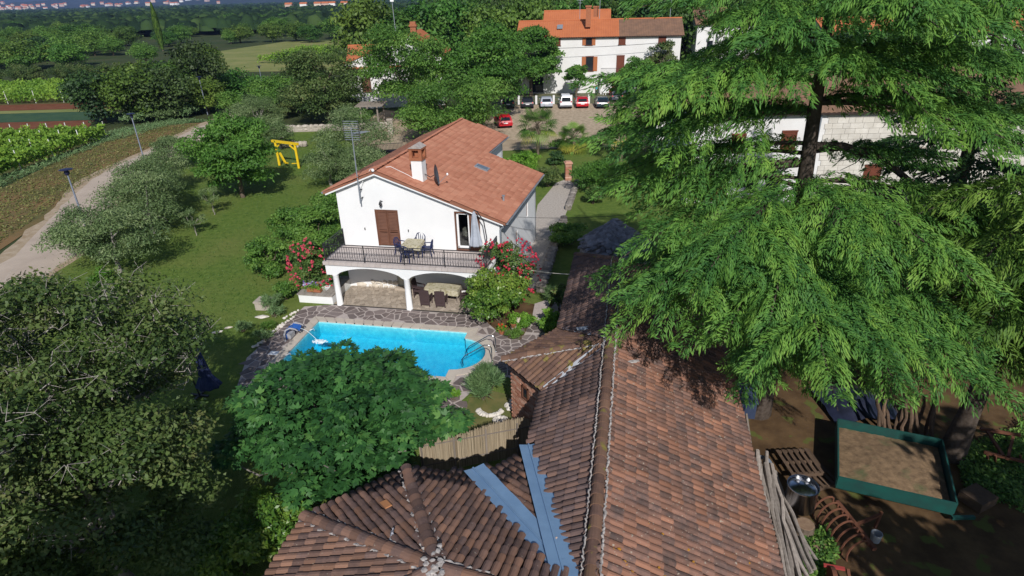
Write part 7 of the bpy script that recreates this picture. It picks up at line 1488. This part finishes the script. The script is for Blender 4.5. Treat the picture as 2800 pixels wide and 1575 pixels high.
for i in range(9): vine_row('far vineyard row, %s from its front edge beyond the red soil' % ('first', 'second', 'third', 'fourth', 'fifth', 'sixth', 'seventh', 'eighth', 'ninth')[i], (-67-1.9*i, 109+2.4*i), (-125, 109+2.4*i), 1.9, .7, 2600, 220+i, 'rows of the far vineyard', i in (0,), ls=.42)
for i in range(9): vine_row('hillside vineyard row, %s from its pale front edge' % ('first', 'second', 'third', 'fourth', 'fifth', 'sixth', 'seventh', 'eighth', 'ninth')[i], (-66, 172+4.6*i), (-24, 168+4.6*i), 1.7, .8, 1500, 240+i, 'rows of the hillside vineyard', False, ls=.5)
# ================================================================ woods
def proto(seed, leaf, n, ls, asp=.6, hgt=1.0, ncl=40, clr=.34):
    global rng; old = rng; rng = np.random.default_rng(seed); me, cc = crown_mesh('crown', (.5, .5, .46*hgt), ncl, n, ls, asp, .15, clr=clr, zlo=-1.1, inner=.3, up=.05); me.transform(Matrix.Translation((0, 0, .47*hgt))); me.materials.append(LM[leaf]); tm = limbs(cc*.7, .3*hgt, .025, .5*hgt, 4, minr=.004).mesh('trunk'); tm.materials.append(m_bark); rng = old; return me, tm
protos = [proto(301+i, lf, 4600, .050, ncl=40) for i, lf in enumerate(('wood', 'wood', 'shrub', 'wood', 'dark', 'oak'))]
LMx = {}
gw = np.random.default_rng(77); NT = 0
def wood_tree(x, y, h, w_, k, label, group, name='wood_tree'):
    global NT; NT += 1
    me, tm = protos[k]; t = bpy.data.objects.new(name, None); COL.objects.link(t); t.location = (x, y, -.1); t.rotation_euler = (0, 0, gw.uniform(0, 6.28)); t.scale = (w_, w_*gw.uniform(.85, 1.15), h); tag(t, label, 'tree', group)
    for nm, m_ in (('crown', me), ('trunk', tm)): o = bpy.data.objects.new(nm, m_); COL.objects.link(o); o.parent = t
# thicket beside the far fields
for i, (x, y, h, w_, k) in enumerate(((-57, 87.5, 8, 9, 4), (-52.5, 88, 8.5, 10, 0), (-49, 90, 8, 10, 4), (-45, 94, 6, 8, 0), (-49, 101, 11, 8.5, 4), (-52, 96, 9, 11, 1), (-56, 97, 8.5, 9, 0), (-38.5, 104, 5, 8, 2), (-33, 106, 5.5, 8, 2), (-46, 108, 6, 10, 1), (-36, 96, 5.5, 7, 2), (-40.5, 92.5, 4.0, 6, 2), (-34.5, 90, 4.5, 6, 2), (-31, 93, 5, 7, 5), (-33, 99, 4.5, 7, 2))):
    wood_tree(x, y, h, w_, k, 'tree of the dark thicket beside the bend of the road', 'thicket at the road bend')
for i in range(13): wood_tree(-70-3.6*i, 141+gw.normal(), 4.2, 5.0, 5, 'grey olive in the long row behind the far vineyard', 'olive row behind far vineyard', 'olive_tree')
# wood in the middle distance
def free(x, y):
    if -112 < x < -12 and 146 < y < 250: return gw.random() < .05      # hill meadow
    if x < -62 and y < 150: return False
    if -30 < x < 32 and y < 128: return False
    return True
c_ = 0
for k in range(1500):
    y = 112+gw.random()**1.5*330; x = gw.uniform(-.98, .42)*y*.95-6
    if not free(x, y) or c_ >= 265: continue
    px_, py_, _ = seen((x, y, 4))
    if px_ < -80 or px_ > 2300 or (590 < px_ < 1030 and y < 244 and x < -15): continue
    right = x > -22 and y < 210
    h = gw.uniform(12.5, 18) if right else gw.uniform(5.5, 10); w_ = h*gw.uniform(.85, 1.25) if right else h*gw.uniform(1.05, 1.6); c_ += 1
    wood_tree(x, y, h, w_, int(gw.choice([0, 1, 2, 3, 4, 5], p=[.25, .22, .16, .2, .12, .05])), 'tall tree of the wood rising behind the farmhouse roofs' if right else 'tree of the wide wood beyond the fields', 'wood behind the farmhouse' if right else 'wood beyond the fields')
for k in range(46):   # dense wood wall behind the farmhouse, up to the top of the picture
    x = -28+k*1.75+gw.normal()*2; y = 126+gw.uniform(0, 34); h = gw.uniform(14, 18.5); wood_tree(x, y, h, h*gw.uniform(.75, 1.05), int(gw.choice([0, 1, 3, 4])), 'tall tree of the wood rising behind the farmhouse roofs', 'wood behind the farmhouse')
for k in range(14): wood_tree(40+gw.uniform(0, 50), 62+gw.uniform(0, 60), gw.uniform(9, 14), gw.uniform(8, 11), int(gw.choice([0, 1, 4])), 'tree between the village houses at the top right', 'trees among the village houses')
cp = site(437, 104); t = thing('cypress_tree', 'slender pointed cypress rising above the wood', 'tree', (cp[0]*.72, cp[1]*.72, 0)); n = 2600; s = gw.random(n); a = gw.uniform(0, 6.28, n); r_ = 1.15*np.sin(np.pi*np.clip(s*.92+.08, 0, 1))**.8*gw.uniform(.6, 1, n); Pc = np.stack([r_*np.cos(a), r_*np.sin(a), .4+14.6*s], 1); V, F = leaf_quads(Pc, nrm_(np.stack([np.cos(a)*.3, np.sin(a)*.3, np.ones(n)], 1)), nrm_(np.stack([np.cos(a), np.sin(a), .3*np.ones(n)], 1)), .6, .3); obj('crown', npmesh('crown', V, F, gw.random(n)), LM['wood'], t, world=False); q = M(); q.cyl(0, 0, -.1, .2, 1.2); q.build('trunk', m_bark, t, world=False)
# far wood, one mass to the horizon
ico = [(0, 0, .88)]+[(.72*math.cos(a), .72*math.sin(a), .66) for a in np.arange(6)*math.pi/3]+[(math.cos(a+.5), math.sin(a+.5), .0) for a in np.arange(6)*math.pi/3]
icf = [(0, 1+i, 1+(i+1) % 6) for i in range(6)]+[(1+i, 7+i, 1+(i+1) % 6) for i in range(6)]+[(1+(i+1) % 6, 7+i, 7+(i+1) % 6) for i in range(6)]
nb_ = 24000; yy = 330*np.exp(gw.random(nb_)**1.15*2.25); xx = gw.uniform(-1.02, .35, nb_)*yy; hh = gw.uniform(4, 9, nb_); ww = hh*gw.uniform(.5, .95, nb_)*(1+yy/2600); keep = np.array([np.sin(x*.008+1)*np.cos(y*.006)+.35*np.sin(x*.03) > -.72 for x, y in zip(xx, yy)]); xx, yy, hh, ww = xx[keep], yy[keep], hh[keep], ww[keep]; nb_ = len(xx)
I = np.array(ico); V = (I[None]*np.stack([ww*.6, ww*.6, hh*.6], 1)[:, None]*(1+gw.normal(size=(nb_, 13, 1))*.2)+np.stack([xx, yy, hh*.38], 1)[:, None]).reshape(-1, 3); F = (np.array(icf)[None]+(np.arange(nb_)*13)[:, None, None]).reshape(-1, 3)
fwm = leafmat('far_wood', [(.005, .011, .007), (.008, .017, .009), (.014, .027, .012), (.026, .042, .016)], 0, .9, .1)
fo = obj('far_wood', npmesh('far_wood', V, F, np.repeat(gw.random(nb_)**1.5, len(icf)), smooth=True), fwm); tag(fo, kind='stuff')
# hills with the far town
hx = np.linspace(-5200, 5200, 80); hy = np.linspace(3300, 7000, 14); V = []
for y in hy:
    for x in hx: k = (y-3300)/3700; V.append((x, y, -2+260*k**.8*(.55+.25*math.sin(x*.0011+2)+.18*math.sin(x*.0037+.5)+.06*math.sin(x*.012))*(1 if x < 3000 else 1)))
F = [(j*80+i, j*80+i+1, (j+1)*80+i+1, (j+1)*80+i) for j in range(13) for i in range(79)]
ho = obj('hills', npmesh('hills', V, F, smooth=True), mat('hill_wood', (.012, .022, .018), (.020, .032, .022), scale=.006, rough=.95)); tag(ho, kind='structure')
mts = [m_fw, mat('town_cream', (.6, .52, .42)), mat('town_pink', (.5, .36, .3))]; hm = []
for m_ in mts:
    q = M(); q.box(0, 0, -6, 14, 10, 14); q.add([(-7.5, -5.5, 8), (7.5, -5.5, 8), (7.5, 5.5, 8), (-7.5, 5.5, 8), (-7.5, 0, 11.5), (7.5, 0, 11.5)], [(0, 1, 5, 4), (3, 4, 5, 2), (0, 4, 3), (1, 2, 5)]); me = q.mesh('town_house'); me.materials.append(m_); me.materials.append(m_ft)
    me.polygons.foreach_set('material_index', [0]*6+[1]*4); hm.append(me)
def hz(x, y): k = max(0, (y-3300)/3700); return -2+260*k**.8*(.55+.25*math.sin(x*.0011+2)+.18*math.sin(x*.0037+.5)+.06*math.sin(x*.012))
for k in range(150):
    dn = k < 105; y = gw.uniform(3320, 4050); x = -y*(gw.uniform(.70, .96) if dn else gw.uniform(.42, .72)); o = bpy.data.objects.new('town_house', hm[int(gw.integers(3))]); COL.objects.link(o); o.location = (x, y, hz(x, y)); o.rotation_euler = (0, 0, gw.uniform(-.6, .6)); s = gw.uniform(.8, 1.7); o.scale = (s, s, s*.9); tag(o, 'tiny pale house of the distant town on the hillside', 'house', 'houses of the distant town')
for k, (px_, py_) in enumerate(((835, 26), (873, 21), (893, 20), (912, 22), (945, 16), (795, 28))):
    p = site(px_, py_+16); p = p*np.array([1, 1, 0]); sc = 1; o = bpy.data.objects.new('hamlet_house', hm[k % 3]); COL.objects.link(o); dd = 1100; pr = p/np.linalg.norm(p)*dd; o.location = (pr[0], pr[1], 3.0); o.scale = (.75, .75, .7); tag(o, ('pale house second from left in the hamlet above the wood', 'reddish house left of two white ones in the far hamlet', 'white house in the middle of the far hamlet', 'white house right in the far hamlet', 'rightmost lone house of the far hamlet', 'leftmost tiny house of the far hamlet')[k], 'house', 'far hamlet houses')

# ================================================================ air
q = M(); q.box(0, 3000, -3, 14000, 8200, 320); hzm = bpy.data.materials.new('haze_air'); hzm.use_nodes = True; t = hzm.node_tree; t.nodes.remove(t.nodes['Principled BSDF']); pv = _n(t, 'ShaderNodeVolumePrincipled'); pv.inputs['Color'].default_value = (.30, .45, .92, 1); pv.inputs['Density'].default_value = .00009; pv.inputs['Anisotropy'].default_value = .0
t.links.new(pv.outputs[0], t.nodes['Material Output'].inputs['Volume']); tag(q.build('haze', hzm), kind='stuff')

ground_cover('verge_grass', 'tall mixed grass between vineyard and bare verge', [(-49.6, 44), (-47.2, 50), (-47.9, 60), (-48.6, 74), (-46, 84), (-41.5, 87), (-48, 88), (-52, 80), (-50.3, 72), (-49.6, 58)], 9000, .42, 'sage', .55, 11, .14)
ground_cover('verge_weeds', 'low weeds scattered over the dirt verge', [(-35.2, 36), (-40, 36), (-46.5, 52), (-49, 70), (-47, 84), (-42, 85), (-41.6, 66), (-39.5, 54)], 9000, .22, 'verge', .10, 12, .5)
ground_cover('lawn_tufts', 'short tufts standing in the lawn', [(-27, 24), (-30, 40), (-35, 60), (-34, 74), (-16, 76), (-15, 62), (-11.5, 45), (-13, 32), (-14, 27), (-16, 20)], 26000, .13, 'lawn', .05, 13, .35)
